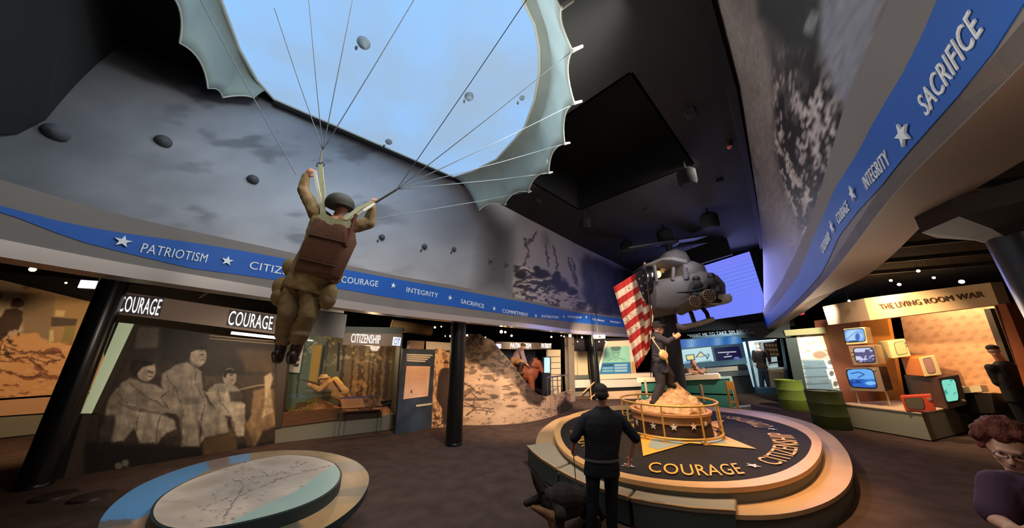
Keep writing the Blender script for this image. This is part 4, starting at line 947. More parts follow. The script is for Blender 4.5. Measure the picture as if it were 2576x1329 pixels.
panel('glass_post', DARKGREY, ca, cb, [(846, 935), (852, 935), (857, 862), (850, 862)], .03, t, -.11)
mb = MB(); nx, ny = 60, 24
def tr(u, w, h): return np.r_[(ca * (1 - u) + cb * u) + cn[:2] * (.18 + w * 1.42), h]
rows = []
for i in range(nx):
    r = []
    for j in range(ny):
        u, w = .03 + .94 * i / (nx - 1), j / (ny - 1); hh = Z0 + .02 + (.42 * math.exp(-((u - .22) / .22) ** 2) + .06) * min(1, w * 2.6 + .15) + .06 * mnoise.noise(Vector((u * 26, w * 12, 1))) + .03 * mnoise.noise(Vector((u * 60, w * 30, 4)))
        r.append(tr(u, w, hh))
    rows.append(r)
vs = [p_ for r in rows for p_ in r]; fs = [(a * ny + b_, a * ny + b_ + 1, (a + 1) * ny + b_ + 1, (a + 1) * ny + b_) for a in range(nx - 1) for b_ in range(ny - 1)]
mb.add(vs, fs); o = mb.build('earth_bank', mat('trench earth', (176, 122, 84), .95, var=.4, scale=9, bump=.6, bscale=30), t); o.data.shade_smooth()
panel('earth_front', mat('brown trench boards', (112, 76, 52), .85, var=.3, scale=4, stretch=(1, 1, 8)), ca, cb, [(696, 1079), (862, 1057), (862, 1028), (700, 1040)], .05, t, -.14)
sg = thing('citizenship_sign', 'taupe header sign with lit CITIZENSHIP letters over the trench diorama', 'sign', hw(ca, cb, 940, 853))
panel('header_board', M_head, ca, cb, [(862, 868), (1008, 872), (1012, 841), (868, 838)], .25, sg, .05)
wtext('CITIZENSHIP', ca, cb, [(882, 862), (956, 866), (957, 844), (885, 840)], M_light, sg, .056)
panel('end_lightbox', mat('lit blue-white sign end'), ca, cb, [(986, 869), (1006, 871), (1009, 850), (989, 848)], .1, sg, .058); wtext('CIT', ca, cb, [(990, 867), (1004, 868), (1006, 853), (992, 852)], mat('dark letters', (60, 60, 70), .6), sg, .066, .004)
panel('top_band', mat('grey green band', (92, 96, 88), .6), ca, cb, [(866, 838), (1012, 842), (1014, 825), (870, 822)], .2, sg, .03)
panel('case_side', mat('grey green band'), ca, cb, [(998, 1084), (992, 1084), (1008, 842), (1014, 842)], 1.2, t, .02)
panel('case_side', mat('brown frame'), ca, cb, [(684, 1080), (706, 1078), (726, 870), (698, 862)], .5, t, -.02)
pp = thing('hanging_poster', 'white vertical poster seen past the paratrooper boots, inside the trench diorama', 'poster', hw(cd0, cd1, 748, 895))
panel('poster_sheet', mat('white poster', (212, 208, 196), .6), cd0, cd1, [(728, 935), (756, 938), (768, 862), (742, 862)], .02, pp, .25)
for k in range(4): panel('poster_print', mat('poster ink', (70, 66, 62), .7), cd0, cd1, [(740 + k * 2, 922 - k * 14), (753 + k * 2, 923 - k * 14), (755 + k * 2, 915 - k * 14), (743 + k * 2, 914 - k * 14)], .004, pp, .256)
# reading rail in front of the diorama
rr_ = thing('reading_rail', 'slanted label board with blue strip and photo on posts, before the trench diorama', 'label board', np.r_[hw(ca, cb, 905, 1000)[:2] - cn[:2] * .1, 0])
A_, B_ = hw(ca, cb, 861, 1024) - cn * .35, hw(ca, cb, 960, 1018) - cn * .35; C_, D_ = hw(ca, cb, 949, 994) - cn * .05, hw(ca, cb, 856, 1000) - cn * .05
def paint_rail(X, Y):
    p = Paint(X, Y, (188, 134, 92)); p.poly([(850, 990), (960, 980), (960, 1001), (850, 1004)], (64, 60, 120), 1.5); p.poly([(912, 1000), (965, 996), (965, 1030), (918, 1024)], (84, 58, 44), 2); p.blot(6, 4, .5, (150, 110, 80), .8, 3, inside(p, [(912, 1000), (965, 996), (965, 1030), (918, 1024)]))
    for y in range(1004, 1022, 3): p.line([(868, y + 2), (906, y - 1)], .9, (140, 92, 62), .6)
    return p.c
grid_print('label_print', quad_grid([A_, B_, C_, D_], 60, 30), paint_rail, PRN, rr_, back=.03)
mat('steel', (150, 146, 138), .35, .8)
MB().cyl(A_ + [0, 0, -.02], np.r_[A_[:2], .02], .015, n=8).build('support', mat('steel'), rr_); MB().cyl(B_ + [0, 0, -.02], np.r_[B_[:2], .02], .015, n=8).build('support', mat('steel'), rr_)
fr2 = hw(ca, cb, 985, 1015); MB().tube([B_ + [0, 0, .02], fr2 + [0, 0, .03], np.r_[fr2[:2], Z0]], .014, 8).build('side_rail', mat('steel'), rr_)
tr0 = tr(.72, -.06, Z0); tz = hw(ca, cb, 850, 1055)[2]
panel('trough', mat('dark trough', (58, 40, 30), .8), ca, cb, [(853, 1060), (962, 1050), (958, 1032), (846, 1040)], .25, rr_, .02)
# barrel stump with straw inside the diorama, boulders
st = MB(); c = tr(.73, .8, Z0); st.lathe([(.2, 0), (.19, .36), (.17, .38)], c, 20); o = st.build('tree_stump', mat('stump bark', (128, 92, 64), .9, var=.3, scale=8), None, True); tag(o, 'short cut tree stump at the back of the trench diorama, right of the soldier', 'tree stump')
r_ = random.Random(4); mb = MB(); top = np.r_[c[:2], c[2] + .38]
for _ in range(60):
    a = r_.uniform(0, 6.28); d_ = r_.uniform(0, .17); b0 = Vector((top[0] + d_ * math.cos(a), top[1] + d_ * math.sin(a), top[2] - .01)); mb.cyl(b0, b0 + Vector((r_.uniform(-.08, .08), r_.uniform(-.08, .08), r_.uniform(.06, .17))), .007, .002, 5)
o2 = mb.build('splinters', mat('yellow splintered wood', (236, 178, 84), .8), o)
lg = MB(); c = tr(.12, .35, Z0 + .42); u_ = np.r_[(cb - ca), 0]; u_ = u_ / np.linalg.norm(u_); lg.tube([c - u_ * .1, c + u_ * .32], [.11, .1], 14); o = lg.build('cut_log', mat('log bark', (92, 66, 46), .9, var=.3, scale=9), None, True); tag(o, 'cut log with pale end lying on the bank before the aiming soldier', 'log')
MB().tube([c + u_ * .32, c + u_ * .325], [.095, .09], 14).build('cut_end', mat('pale cut wood', (230, 190, 130), .8), o)
mb = MB(); r_ = random.Random(9)
for _ in range(420):
    u, w = r_.uniform(.02, .26), r_.uniform(.02, .5); b0 = V(tr(u, w, Z0 + .02 + .42 * math.exp(-((u - .22) / .22) ** 2) * min(1, w * 2.6 + .15))); mb.cyl(b0, b0 + Vector((r_.uniform(-.08, .08), r_.uniform(-.08, .08), r_.uniform(.06, .2))), .008, .002, 4)
o = mb.build('dry_grass', mat('olive grass', (120, 124, 40), .9, var=.3, scale=8), None); tag(o, 'olive tufts of grass on the near end of the trench bank', 'grass', kind='stuff')

# ---- dark blue text panel with document
pa, pb = zp(995, 1093)[:2], zp(1090, 1077)[:2]
t = thing('blue_text_panel', 'tall dark blue panel with pink document, left of the dark coated figure print', 'panel', np.r_[pa, 0])
panel('board', mat('worn dark blue board', (52, 62, 78), .7, var=.35, scale=3), pa, pb, [(994, 1094), (1092, 1077), (1096, 880), (1014, 877)], .15, t)
def paint_doc(X, Y):
    p = Paint(X, Y, (226, 180, 150)); p.noise(40, 40, .95, 1.05)
    for k in range(13): p.line([(1027, 930 + k * 5.3), (1070, 928 + k * 5.3)], 1.1, (168, 118, 96), .55, 2)
    p.ell(1035, 986, 2, 4, (70, 50, 46), .5); return p.c
grid_print('document', quad_grid([hw(pa, pb, *x) - pn(pa, pb) * .02 for x in [(1014, 1005), (1076, 997), (1082, 922), (1022, 921)]], 60, 60), paint_doc, PRN, t, back=.018)
for k in range(4): panel('text_line', mat('white print', (226, 206, 186), .6), pa, pb, [(1023, 894 + k * 5), (1088 - k * 6, 896 + k * 5), (1088 - k * 6, 893 + k * 5), (1023, 891 + k * 5)], .004, t, .006)
panel('label_strip', mat('pale label', (206, 190, 168), .6), pa, pb, [(1046, 1024), (1085, 1019), (1085, 1014), (1046, 1019)], .02, t, .03)
panel('top_ledge', mat('taupe box', (146, 120, 104), .6), pa, pb, [(1036, 878), (1072, 880), (1074, 858), (1038, 856)], .3, t, -.2)
# ---- print of a man in a dark coat seen among reeds
sa, sb = zp(1085, 1078)[:2], zp(1165, 1070)[:2]
t = thing('coat_figure_panel', 'tall printed panel of a dark coated man among pale reeds, beside the middle column', 'photo panel', np.r_[sa, 0])
def paint_coat(X, Y):
    p = Paint(X, Y, (224, 176, 130)); p.blot(5, 16, .5, (120, 82, 58), .7, 3, None, .1); p.blot(7, 5, .55, (70, 48, 36), .85, 6, np.clip((Y - 1020) / 20, 0, 1)); p.blot(9, 5, .5, (60, 48, 40), .8, 8, np.clip((892 - Y) / 6, 0, 1))
    p.poly([(1108, 930), (1116, 925), (1135, 928), (1142, 940), (1140, 1000), (1128, 1030), (1124, 1068), (1114, 1068), (1112, 1028), (1098, 1005), (1100, 965)], (62, 44, 36), 3, 1, 1.5)
    p.ell(1122, 918, 6, 8, (176, 120, 84), .3); p.poly([(1115, 912), (1122, 907), (1130, 912), (1130, 915), (1115, 915)], (70, 50, 40), 2); return p.c
grid_print('photo_print', quad_grid(wall_quad(sa, sb, [(1085, 1078), (1160, 1070), (1166, 884), (1094, 878)]), 70, 170), paint_coat, PRN, t, back=.06)
panel('white_header', mat('cream header', (214, 196, 180), .6), sa, sb, [(1074, 882), (1160, 886), (1162, 864), (1074, 858)], .06, t, -.25)
# ---- curved photo wall of the rocky hillside, with its outline cut along the slope
rp = smooth_path([zp(x, y) for x, y in ((1152, 1069), (1200, 1070), (1260, 1069), (1310, 1065), (1350, 1058), (1385, 1049), (1415, 1039), (1440, 1027))], 60, 2)[:, :2]; SRk = Surf(rp, -1)
nu, nv = 260, 200; dd = np.linspace(0, SRk.l[-1], nu); PK = np.stack([SRk.at(dd, z) for z in np.linspace(0, 3.0, nv)])
def paint_rocks(X, Y):
    p = Paint(X, Y, (224, 182, 146)); p.noise(50, 20, .86, 1.1, 2)
    p.poly([(1140, 800), (1262, 845), (1290, 890), (1180, 880), (1160, 905), (1140, 905)], (150, 126, 110), 6)
    tree = [(1175, 850), (1200, 838), (1215, 850), (1222, 870), (1245, 868), (1262, 885), (1290, 895), (1310, 925), (1335, 960), (1350, 990), (1365, 1005), (1355, 1020), (1325, 1010), (1300, 975), (1285, 945), (1255, 945), (1230, 930), (1200, 915), (1165, 905)]
    p.poly(tree, (104, 86, 72), 10, .95, 8); p.blot(10, 9, .5, (58, 47, 42), .85, 4, inside(p, tree, 8), .06); p.blot(12, 8, .56, (66, 54, 48), .8, 6, inside(p, [(1170, 845), (1250, 870), (1260, 945), (1220, 935), (1165, 905)], 10), .05)
    m = np.clip((Y - 905 - np.clip(X - 1165, 0, 400) * .12) / 14, 0, 1)
    p.blot(22, 7, .56, (124, 96, 76), .8, 11, m * np.clip((1010 - Y) / 20, 0, 1), .04); p.blot(30, 12, .62, (146, 114, 90), .6, 13, m, .05); p.blot(9, 4, .66, (92, 70, 56), .7, 15, m, .05)
    for cx, cy, rx, ry in ((1244, 990, 15, 14), (1296, 985, 12, 9), (1215, 1000, 20, 8), (1185, 1000, 14, 9), (1290, 1018, 14, 7)):
        p.ell(cx, cy, rx, ry, (206, 164, 130), .3); p.ell(cx - 4, cy + ry * .6, rx, ry * .45, (92, 72, 58), .5, 0, .8)
    for a in ([(1160, 1020), (1185, 1022), (1210, 1026), (1240, 1030)], [(1170, 1012), (1190, 1022), (1200, 1040)], [(1165, 1000), (1185, 985), (1200, 1000)], [(1165, 960), (1185, 975), (1210, 992)], [(1190, 1020), (1195, 1000)], [(1175, 1045), (1190, 1030), (1215, 1032), (1245, 1038)]): p.line(a, 2.6, (92, 68, 56), .9, 4)
    p.poly([(1325, 950), (1350, 960), (1360, 990), (1372, 1005), (1350, 1022), (1330, 1012), (1318, 985)], (84, 66, 56), 8, .9, 8, 9); p.blot(6, 6, .5, (52, 42, 38), .8, 19, inside(p, [(1325, 955), (1368, 1005), (1345, 1020), (1320, 985)], 6), .06)
    p.poly([(1400, 1025), (1412, 1012), (1420, 1000), (1445, 1020), (1440, 1040), (1405, 1046)], (46, 36, 32), 8, .9, 5)
    for x in (1360, 1372, 1384, 1396, 1408): p.line([(x, 1000), (x - 2, 1045)], 1.6, (150, 120, 96), .5)
    return p.c
cut = [(1130, 780), (1215, 846), (1240, 856), (1262, 884), (1282, 905), (1300, 930), (1318, 955), (1336, 975), (1352, 992), (1372, 998), (1400, 990), (1440, 980), (1440, 1060), (1140, 1100)]
def keep_rocks(X, Y):
    p = Paint(X, Y, (0, 0, 0)); return p.sd(cut) < 0
t = thing('hillside_photo_wall', 'curved photo wall of rocky hillside with bare branches, cut along the slope, behind the middle column', 'photo wall', np.r_[rp[20], 0])
o = grid_print('photo_print', PK, paint_rocks, PRN, t, 0, keep_rocks); sm = o.modifiers.new('thick', 'SOLIDIFY'); sm.thickness = .05; sm.offset = 0
# ---- PATRIOTISM header, panels and poles behind
ha, hb_ = (rp[20] - [0, 0]) * 1.22, rp[-1] * 1.16; ha = np.array([ha[0], ha[1]])
t = thing('patriotism_sign', 'curved taupe header sign with lit PATRIOTISM letters, above the horse rider', 'sign', hw(ha, hb_, 1320, 872))
panel('header_board', M_head, ha, hb_, [(1248, 878), (1330, 880), (1387, 878), (1388, 864), (1330, 862), (1248, 860)], .2, t)
wtext('PATRIOTISM', ha, hb_, [(1283, 876), (1335, 877), (1335, 864), (1284, 864)], M_light, t, .012); wtext('PATRIOT', ha, hb_, [(1361, 876), (1385, 876), (1386, 865), (1362, 864)], M_light, t, .012)
panel('end_lightbox', mat('lit blue-white sign end'), ha, hb_, [(1248, 876), (1260, 877), (1260, 866), (1248, 865)], .05, t, .02)
panel('backdrop_board', mat('dark navy board', (38, 40, 56), .7), ha, hb_, [(1250, 1030), (1366, 1030), (1366, 880), (1250, 880)], .1, t, -.5)
t = thing('rule_board', 'tall pale board ruled with horizontal lines, right of the horse', 'board', np.r_[hw(ha, hb_, 1400, 950)[:2], 0])
panel('board', mat('pale tan board', (206, 184, 152), .6), ha, hb_, [(1382, 1040), (1416, 1040), (1414, 880), (1382, 880)], .1, t, -.1)
for k in range(6): panel('ruled_line', mat('poster ink'), ha, hb_, [(1382, 899 + k * 15), (1416, 898 + k * 15), (1416, 896.5 + k * 15), (1382, 897.5 + k * 15)], .004, t, -.094)
t = thing('blue_screen_kiosk', 'small lit pale blue screen on a dark stand, between horse head and ruled board', 'kiosk', np.r_[hw(ha, hb_, 1372, 950)[:2], 0])
panel('stand', mat('dark stand', (44, 44, 48), .5), ha, hb_, [(1364, 1030), (1384, 1030), (1384, 898), (1364, 898)], .08, t, .05)
panel('screen', mat('lit pale blue screen', (170, 220, 240), .4, emit=.8, ecol=(160, 216, 240)), ha, hb_, [(1367, 938), (1381, 938), (1381, 900), (1367, 900)], .01, t, .058)
# low guard rail and pole before the mural's low end
t = thing('guard_rail', 'low steel guard rail on thin posts above the low end of the hillside photo wall', 'railing', np.r_[rp[-12] * 1.04, 0])
gp = rp[-24:-1:4] * 1.05; zt_ = [hw(gp[0], gp[-1], *p_)[2] for p_ in ((1362, 975), (1400, 965))]
MB().tube([np.r_[g_, 1.35] for g_ in gp], .03, 8).build('top_rail', mat('steel'), t, True)
for g_ in gp: MB().cyl(np.r_[g_, 0], np.r_[g_, 1.35], .018, n=8).build('post', mat('steel'), t, True)
c = hw(ha, hb_, 1429, 1030); t = thing('gallery_post', 'square taupe post with trim, between the ruled board and the cream map panels', 'post', np.r_[c[:2], 0])
panel('post_body', mat('taupe post', (132, 114, 98), .6), ha, hb_, [(1420, 1045), (1436, 1045), (1432, 838), (1416, 838)], .2, t, .3)
panel('post_trim', mat('steel'), ha, hb_, [(1419, 1045), (1421, 1045), (1417, 838), (1415, 838)], .05, t, .32)
# ================================================================== BACK OF THE HALL
M_cream = mat('cream laminate', (232, 206, 172), .5); M_white = mat('off-white laminate', (226, 208, 190), .5); M_tan = mat('tan carpet riser', (96, 70, 58), .9)
wa, wb = np.array([2.0, 16.9]), np.array([9.0, 16.9])
t = thing('portrait_exhibit', 'slanted cream board with pale green portrait and blue text, above white drawers', 'exhibit board', np.r_[hw(wa, wb, 1560, 1000)[:2], 0])
panel('frame', M_cream, wa, wb, [(1500, 950), (1600, 946), (1588, 856), (1526, 859)], .12, t)
panel('edge_trim', mat('pale trim', (240, 230, 214), .5), wa, wb, [(1498, 950), (1504, 950), (1529, 859), (1524, 859)], .13, t, .02)
def paint_port(X, Y):
    p = Paint(X, Y, (150, 206, 180)); p.noise(40, 30, .9, 1.08)
    p.ell(1549, 886, 11, 15, (132, 186, 164), .2); p.ell(1549, 876, 13, 8, (86, 116, 106), .4); p.line([(1540, 882), (1543, 895), (1549, 901), (1556, 895), (1559, 882)], 1.2, (84, 120, 108), .8)
    p.line([(1530, 908), (1545, 901), (1549, 908), (1555, 901), (1572, 906)], 1.6, (90, 130, 116), .8); p.ell(1550, 888, 7, 1.2, (96, 132, 120), .5)
    p.poly([(1490, 914), (1600, 911), (1600, 950), (1490, 950)], (52, 116, 160), 1.5)
    for k in range(3):
        p.poly([(1516, 918 + k * 7), (1543, 917 + k * 7), (1543, 921 + k * 7), (1515, 922 + k * 7)], (150, 190, 206) if k else (30, 60, 80), 1, .8); p.poly([(1546, 917 + k * 7), (1578, 916 + k * 7), (1578, 921 + k * 7), (1546, 922 + k * 7)], (176, 208, 220), 1, .8)
    return p.c
grid_print('portrait_print', quad_grid([hw(wa, wb, *q_) + [0, -.03, 0] for q_ in [(1508, 942), (1588, 940), (1582, 871), (1524, 873)]], 80, 70), paint_port, PRN, t, back=.02)
panel('slotted_trim', mat('tan wood', (196, 140, 84), .5), wa, wb, [(1590, 942), (1600, 942), (1596, 910), (1588, 910)], .05, t, .05)
panel('counter_top', M_cream, wa, wb, [(1502, 955), (1648, 949), (1645, 938), (1505, 942)], .7, t, .2)
panel('drawer_front', M_white, wa, wb, [(1503, 976), (1612, 972), (1612, 953), (1503, 956)], .6, t, .15)
panel('toe_recess', BLK, wa, wb, [(1504, 985), (1612, 981), (1612, 972), (1503, 976)], .5, t, .05)
panel('lower_box', mat('peach laminate', (228, 184, 146), .5), wa, wb, [(1506, 1040), (1616, 1034), (1614, 981), (1504, 986)], .6, t, .18)
t = thing('cream_map_panels', 'pair of blank cream map panels over a white ledge, left of the far black column', 'panel', np.r_[hw(wa, wb, 1455, 1000)[:2], 0])
for a_, b__, c_, d_ in ((1429, 1456, 1455, 1427), (1457, 1484, 1481, 1455), (1497, 1506, 1518, 1496)):
    panel('map_sheet', mat('cream sheet', (224, 200, 156) if a_ == 1429 else (206, 200, 160), .6), wa, wb, [(a_, 946), (b__, 945), (c_, 884), (d_, 884)], .06, t, -.35)
panel('back_band', mat('grey green band'), wa, wb, [(1428, 956), (1510, 953), (1508, 944), (1428, 946)], .2, t, -.3)
panel('ledge', M_white, wa, wb, [(1428, 977), (1505, 974), (1505, 955), (1428, 957)], .5, t, .05)
panel('dark_gap', BLK, wa, wb, [(1430, 985), (1505, 982), (1505, 974), (1430, 977)], .4, t, 0)
panel('step_face', mat('taupe post'), wa, wb, [(1432, 998), (1486, 996), (1486, 984), (1431, 986)], .5, t, .15)
panel('carpet_riser', M_tan, wa, wb, [(1436, 1034), (1492, 1032), (1488, 996), (1433, 998)], .5, t, .1)
hr = thing('stair_handrail', 'sloping wooden handrail on two posts before the cream map panels', 'handrail', np.r_[hw(wa, wb, 1480, 1010)[:2] - [0, .5], 0])
L_ = lambda x, y, d=.5: hw(wa, wb, x, y) + [0, -d, 0]
M_rw = mat('honey wood rail', (206, 158, 108), .5)
MB().tube([L_(1461, 986), L_(1491, 958)], .035, 8).build('rail', M_rw, hr, True); MB().tube([L_(1478, 1000), L_(1491, 989)], .03, 8).build('lower_rail', M_rw, hr, True)
for x in (1479, 1492): p_ = L_(x, 972 if x < 1485 else 958); MB().tube([p_, np.r_[p_[:2], 0]], .03, 8).build('post', M_rw, hr, True)
panel('upper_dark_wall', mat('dark violet back wall', (58, 48, 56), .8), wa, wb, [(1420, 900), (1640, 890), (1640, 830), (1420, 836)], .1, None, -1.2); o = bpy.data.objects['upper_dark_wall']; o.name = 'wall_gallery'; struct(o)

# ---- information desk
da, db = zp(1612, 1024)[:2], zp(1862, 1046)[:2]; dn = pn(da, db)
M_green = mat('green glass panel', (58, 120, 104), .25, spec=.6)
t = thing('information_desk', 'long desk with green glass front panels and cream top, behind the ring railing', 'desk', np.r_[da * .5 + db * .5, 0])
panel('desk_top', M_cream, da, db, [(1604, 962), (1812, 953), (1808, 943), (1604, 950)], .8, t, .12)
panel('back_shelf', mat('dark desk body', (40, 52, 50), .7), da, db, [(1612, 1028), (1860, 1046), (1838, 958), (1612, 964)], .6, t, -.1)
for i, q_ in enumerate(([(1613, 985), (1848, 992), (1838, 955), (1613, 961)], [(1613, 1026), (1860, 1040), (1850, 996), (1613, 989)])): panel('front_panel', M_green, da, db, q_, .03, t, .0)
panel('end_panel', mat('pale green glass edge', (170, 200, 186), .3), da, db, [(1857, 1040), (1862, 1040), (1840, 950), (1834, 951)], .5, t, .02)
panel('top_shelf', mat('pale green glass edge'), da, db, [(1790, 956), (1838, 952), (1836, 948), (1790, 951)], .5, t, .03)
o = panel('stone_block', mat('grey stone block', (120, 116, 108), .8), da, db, [(1846, 1060), (1892, 1052), (1888, 1020), (1846, 1024)], .5, None, .3); tag(o, 'low rough grey block on the floor at the right end of the information desk', 'block')
for i, (x0, x1) in enumerate(((1722, 1738), (1770, 1806))):
    o = panel('desk_paper', mat('white paper', (240, 240, 232), .6), da, db, [(x0, 943.5), (x1, 942), (x1, 939), (x0, 941)], .25, None, -.1); tag(o, ('white paper on the information desk left of the seated man', 'bright white papers on the information desk right of the seated man')[i], 'paper')
# posts on the platform's far side
def slim_post(name, label, px0, px1, z, w, m, slots=False):
    b = zp(*px1, z); tp = yp(*px0, b[1]); t = thing(name, label, 'post', b)
    if not slots: MB().box((b[0], b[1], (b[2] + tp[2]) / 2), (w, w, tp[2] - b[2])).build('post_body', m, t, bevel=.008)
    else:
        h = tp[2] - b[2]; 
        for sx in (-1, 1): MB().box((b[0] + sx * (w / 2 - .02), b[1], b[2] + h / 2), (.04, .06, h)).build('side_bar', m, t)
        for k, (z0, z1) in enumerate(((0, .05), (.28, .34), (.72, 1.0))): MB().box((b[0], b[1], b[2] + h * (z0 + z1) / 2), (w - .08, .06, h * (z1 - z0))).build('cross_plate', m, t)
    return t
slim_post('slotted_post', 'orange slotted upright at the far rim of the platform, right of the information desk', (1836, 960), (1850, 1036), .3, .28, mat('orange painted wood', (226, 158, 78), .5), True)
slim_post('slim_post', 'slim brown upright behind the ring railing, below the seated man', (1764, 968), (1770, 1012), .5, .09, mat('brown post', (140, 112, 84), .6))
slim_post('slim_post', 'slim cream upright behind the flag bearer legs, left of the rock mound', (1625, 955), (1628, 1000), .5, .07, M_cream)

# ---- big video screen
t = thing('video_screen', 'large tilted-looking blue violet video screen high on the black back wall', 'screen', sn(19.45, 3.4, 5.6))
sa_, sb_ = sn(19.45, 7)[:2], sn(19.45, 0)[:2]
def paint_screen(X, Y):
    p = Paint(X, Y, (118, 134, 255)); p.mix(np.clip((720 - Y + (X - 1700) * -.25) / 140, 0, 1) * .8, (150, 128, 232)); 
    w = np.sin((Y + (X - 1700) * .28) / 5.2 * math.pi) * np.clip((X - 1745) / 60, 0, 1) * np.exp(-((Y + .28 * (X - 1800) - 715) / 36) ** 2); p.mix(np.clip(w, 0, 1) * .35, (120, 170, 235)); p.mix(np.clip(-w, 0, 1) * .28, (86, 96, 214)); return p.c
grid_print('picture', quad_grid([hw(sa_, sb_, *q_) for q_ in [(1690, 820), (1934, 784), (1885, 633), (1700, 691)]], 150, 110), paint_screen, print_mat('screen picture', .4, .95), t, back=.05)
panel('bezel', BLK, sa_, sb_, [(1680, 838), (1960, 796), (1900, 618), (1690, 684)], .1, t, -.06)
o = panel('wall_panel', mat('grey green wall paint', (72, 76, 72), .8), sn(19.4, 7)[:2], sn(19.4, 0)[:2], [(1858, 850), (1990, 850), (1985, 800), (1858, 818)], .08); o.name = 'wall_panel'; struct(o)
t = thing('hanging_black_panel', 'black flat panel hung under the ceiling in front of the blue screen', 'panel', yp(1780, 640, 12.6))
ha_, hb2 = sn(16.6, 7)[:2], sn(16.6, 0)[:2]
panel('panel_face', mat('matt black panel', (14, 14, 16), .7), ha_, hb2, [(1722, 676), (1842, 640), (1826, 595), (1716, 634)], .12, t)
for x in (1740, 1815): q_ = hw(ha_, hb2, x, 628 - (x - 1740) * .28); MB().cyl(q_, np.r_[q_[:2], 7.5], .012, n=6).build('hanging_rod', BLK, t)
# ---- WANT ME TO TAKE 'EM BACK exhibit and uniform case
ua, ub = zp(1905, 990)[:2], zp(1987, 992)[:2]; un = pn(ua, ub)
M_bluef = mat('blue grey case paint', (84, 120, 140), .5)
t = thing('cartoon_exhibit', 'blue framed exhibit with cartoon screen and dark text screen under white lettering, behind the desk', 'exhibit', np.r_[hw(ua, ub, 1790, 980)[:2], 0])
panel('case_body', M_bluef, ua, ub, [(1713, 930), (1880, 916), (1864, 842), (1702, 855)], .5, t)
panel('base_cabinet', mat('dark cabinet', (30, 32, 34), .7), ua, ub, [(1720, 990), (1900, 990), (1880, 918), (1713, 932)], .6, t, -.05)
def paint_bluetop(X, Y):
    p = Paint(X, Y, (36, 104, 186)); 
    for x in (1738, 1806, 1846): p.mix(np.exp(-((X - x) / 12) ** 2) * .55, (190, 214, 236))
    p.mix(np.clip((1740 - X) / 30, 0, 1) * .5, (30, 84, 200)); return p.c
grid_print('blue_light_band', quad_grid([hw(ua, ub, *q_) - un * .02 for q_ in [(1709, 877), (1867, 864), (1862, 845), (1705, 857)]], 60, 16), paint_bluetop, print_mat('backlit panel', .4, .8), t, back=.01)
def paint_cartoon(X, Y):
    p = Paint(X, Y, (196, 232, 238)); k = (44, 66, 76)
    p.poly([(1724, 894), (1746, 891), (1749, 906), (1728, 909)], k, 1.5); p.poly([(1726, 896), (1744, 893), (1746, 904), (1730, 906)], (246, 234, 150), 1.2)
    p.poly([(1749, 900), (1762, 884), (1776, 896)], k, 1.5); p.poly([(1753, 899), (1762, 887), (1772, 895)], (240, 232, 180), 1.2)
    p.line([(1776, 894), (1779, 904), (1784, 893), (1780, 891)], 2, k); p.poly([(1755, 911), (1790, 906), (1792, 914), (1755, 917)], (120, 160, 164), 2, .8); p.poly([(1722, 910), (1740, 908), (1740, 920), (1722, 920)], (90, 140, 220), 2, .7); return p.c
grid_print('cartoon_screen', quad_grid([hw(ua, ub, *q_) - un * .03 for q_ in [(1718, 916), (1796, 909), (1788, 873), (1711, 881)]], 90, 50), paint_cartoon, print_mat('screen picture bright', .4, .85), t, back=.02)
def paint_dark(X, Y):
    p = Paint(X, Y, (18, 18, 62))
    for (x0, x1, y) in ((1806, 1852, 885), (1828, 1833, 890), (1821, 1841, 896)): p.poly([(x0, y + 1.5), (x1, y - 1), (x1, y + 1.6), (x0, y + 4)], (226, 226, 250), 1.4)
    p.ell(1853, 901, 7, 2.5, (120, 130, 250), .5); return p.c
grid_print('text_screen', quad_grid([hw(ua, ub, *q_) - un * .03 for q_ in [(1803, 909), (1868, 901), (1858, 871), (1795, 876)]], 70, 40), paint_dark, print_mat('screen picture bright', .4, .85), t, back=.02)
la_, lb2 = sn(19.35, 7)[:2], sn(19.35, 0)[:2]
M_ll = mat('slate ledge', (92, 116, 126), .5)
panel('letter_ledge', M_ll, la_, lb2, [(1742, 854), (1899, 840), (1898, 833), (1741, 847)], .15, t, .0)
wtext('"WANT ME TO TAKE \'EM BACK"', la_, lb2, [(1732, 850), (1888, 836), (1886, 827), (1729, 842)], mat('grey white letters', (196, 204, 200), .5), t, .0, .02)
panel('label_strip', mat('pale label'), ua, ub, [(1777, 938), (1855, 932), (1853, 921), (1776, 926)], .03, t, .15)
panel('grey_ledge', mat('grey panel', (86, 92, 92), .6), ua, ub, [(1800, 950), (1884, 944), (1880, 931), (1800, 938)], .2, t, .1)
t = thing('yellow_panel', 'tall yellow lit panel with a small portrait poster, right of the flag bearer', 'panel', np.r_[hw(ua, ub, 1700, 990)[:2], 0])
panel('board', mat('yellow board', (228, 178, 84), .6), ua, ub, [(1680, 990), (1724, 990), (1700, 850), (1660, 858)], .2, t, .6)
def paint_small(X, Y): p = Paint(X, Y, (220, 216, 226)); p.ell(1693, 883, 4, 6, (120, 110, 120), .4); p.ell(1696, 897, 8, 5, (130, 120, 140), .4); return p.c
grid_print('portrait_poster', quad_grid([hw(ua, ub, *q_) - un * .63 for q_ in [(1688, 899), (1705, 897), (1700, 875), (1684, 878)]], 24, 24), paint_small, PRN, t, back=.01)
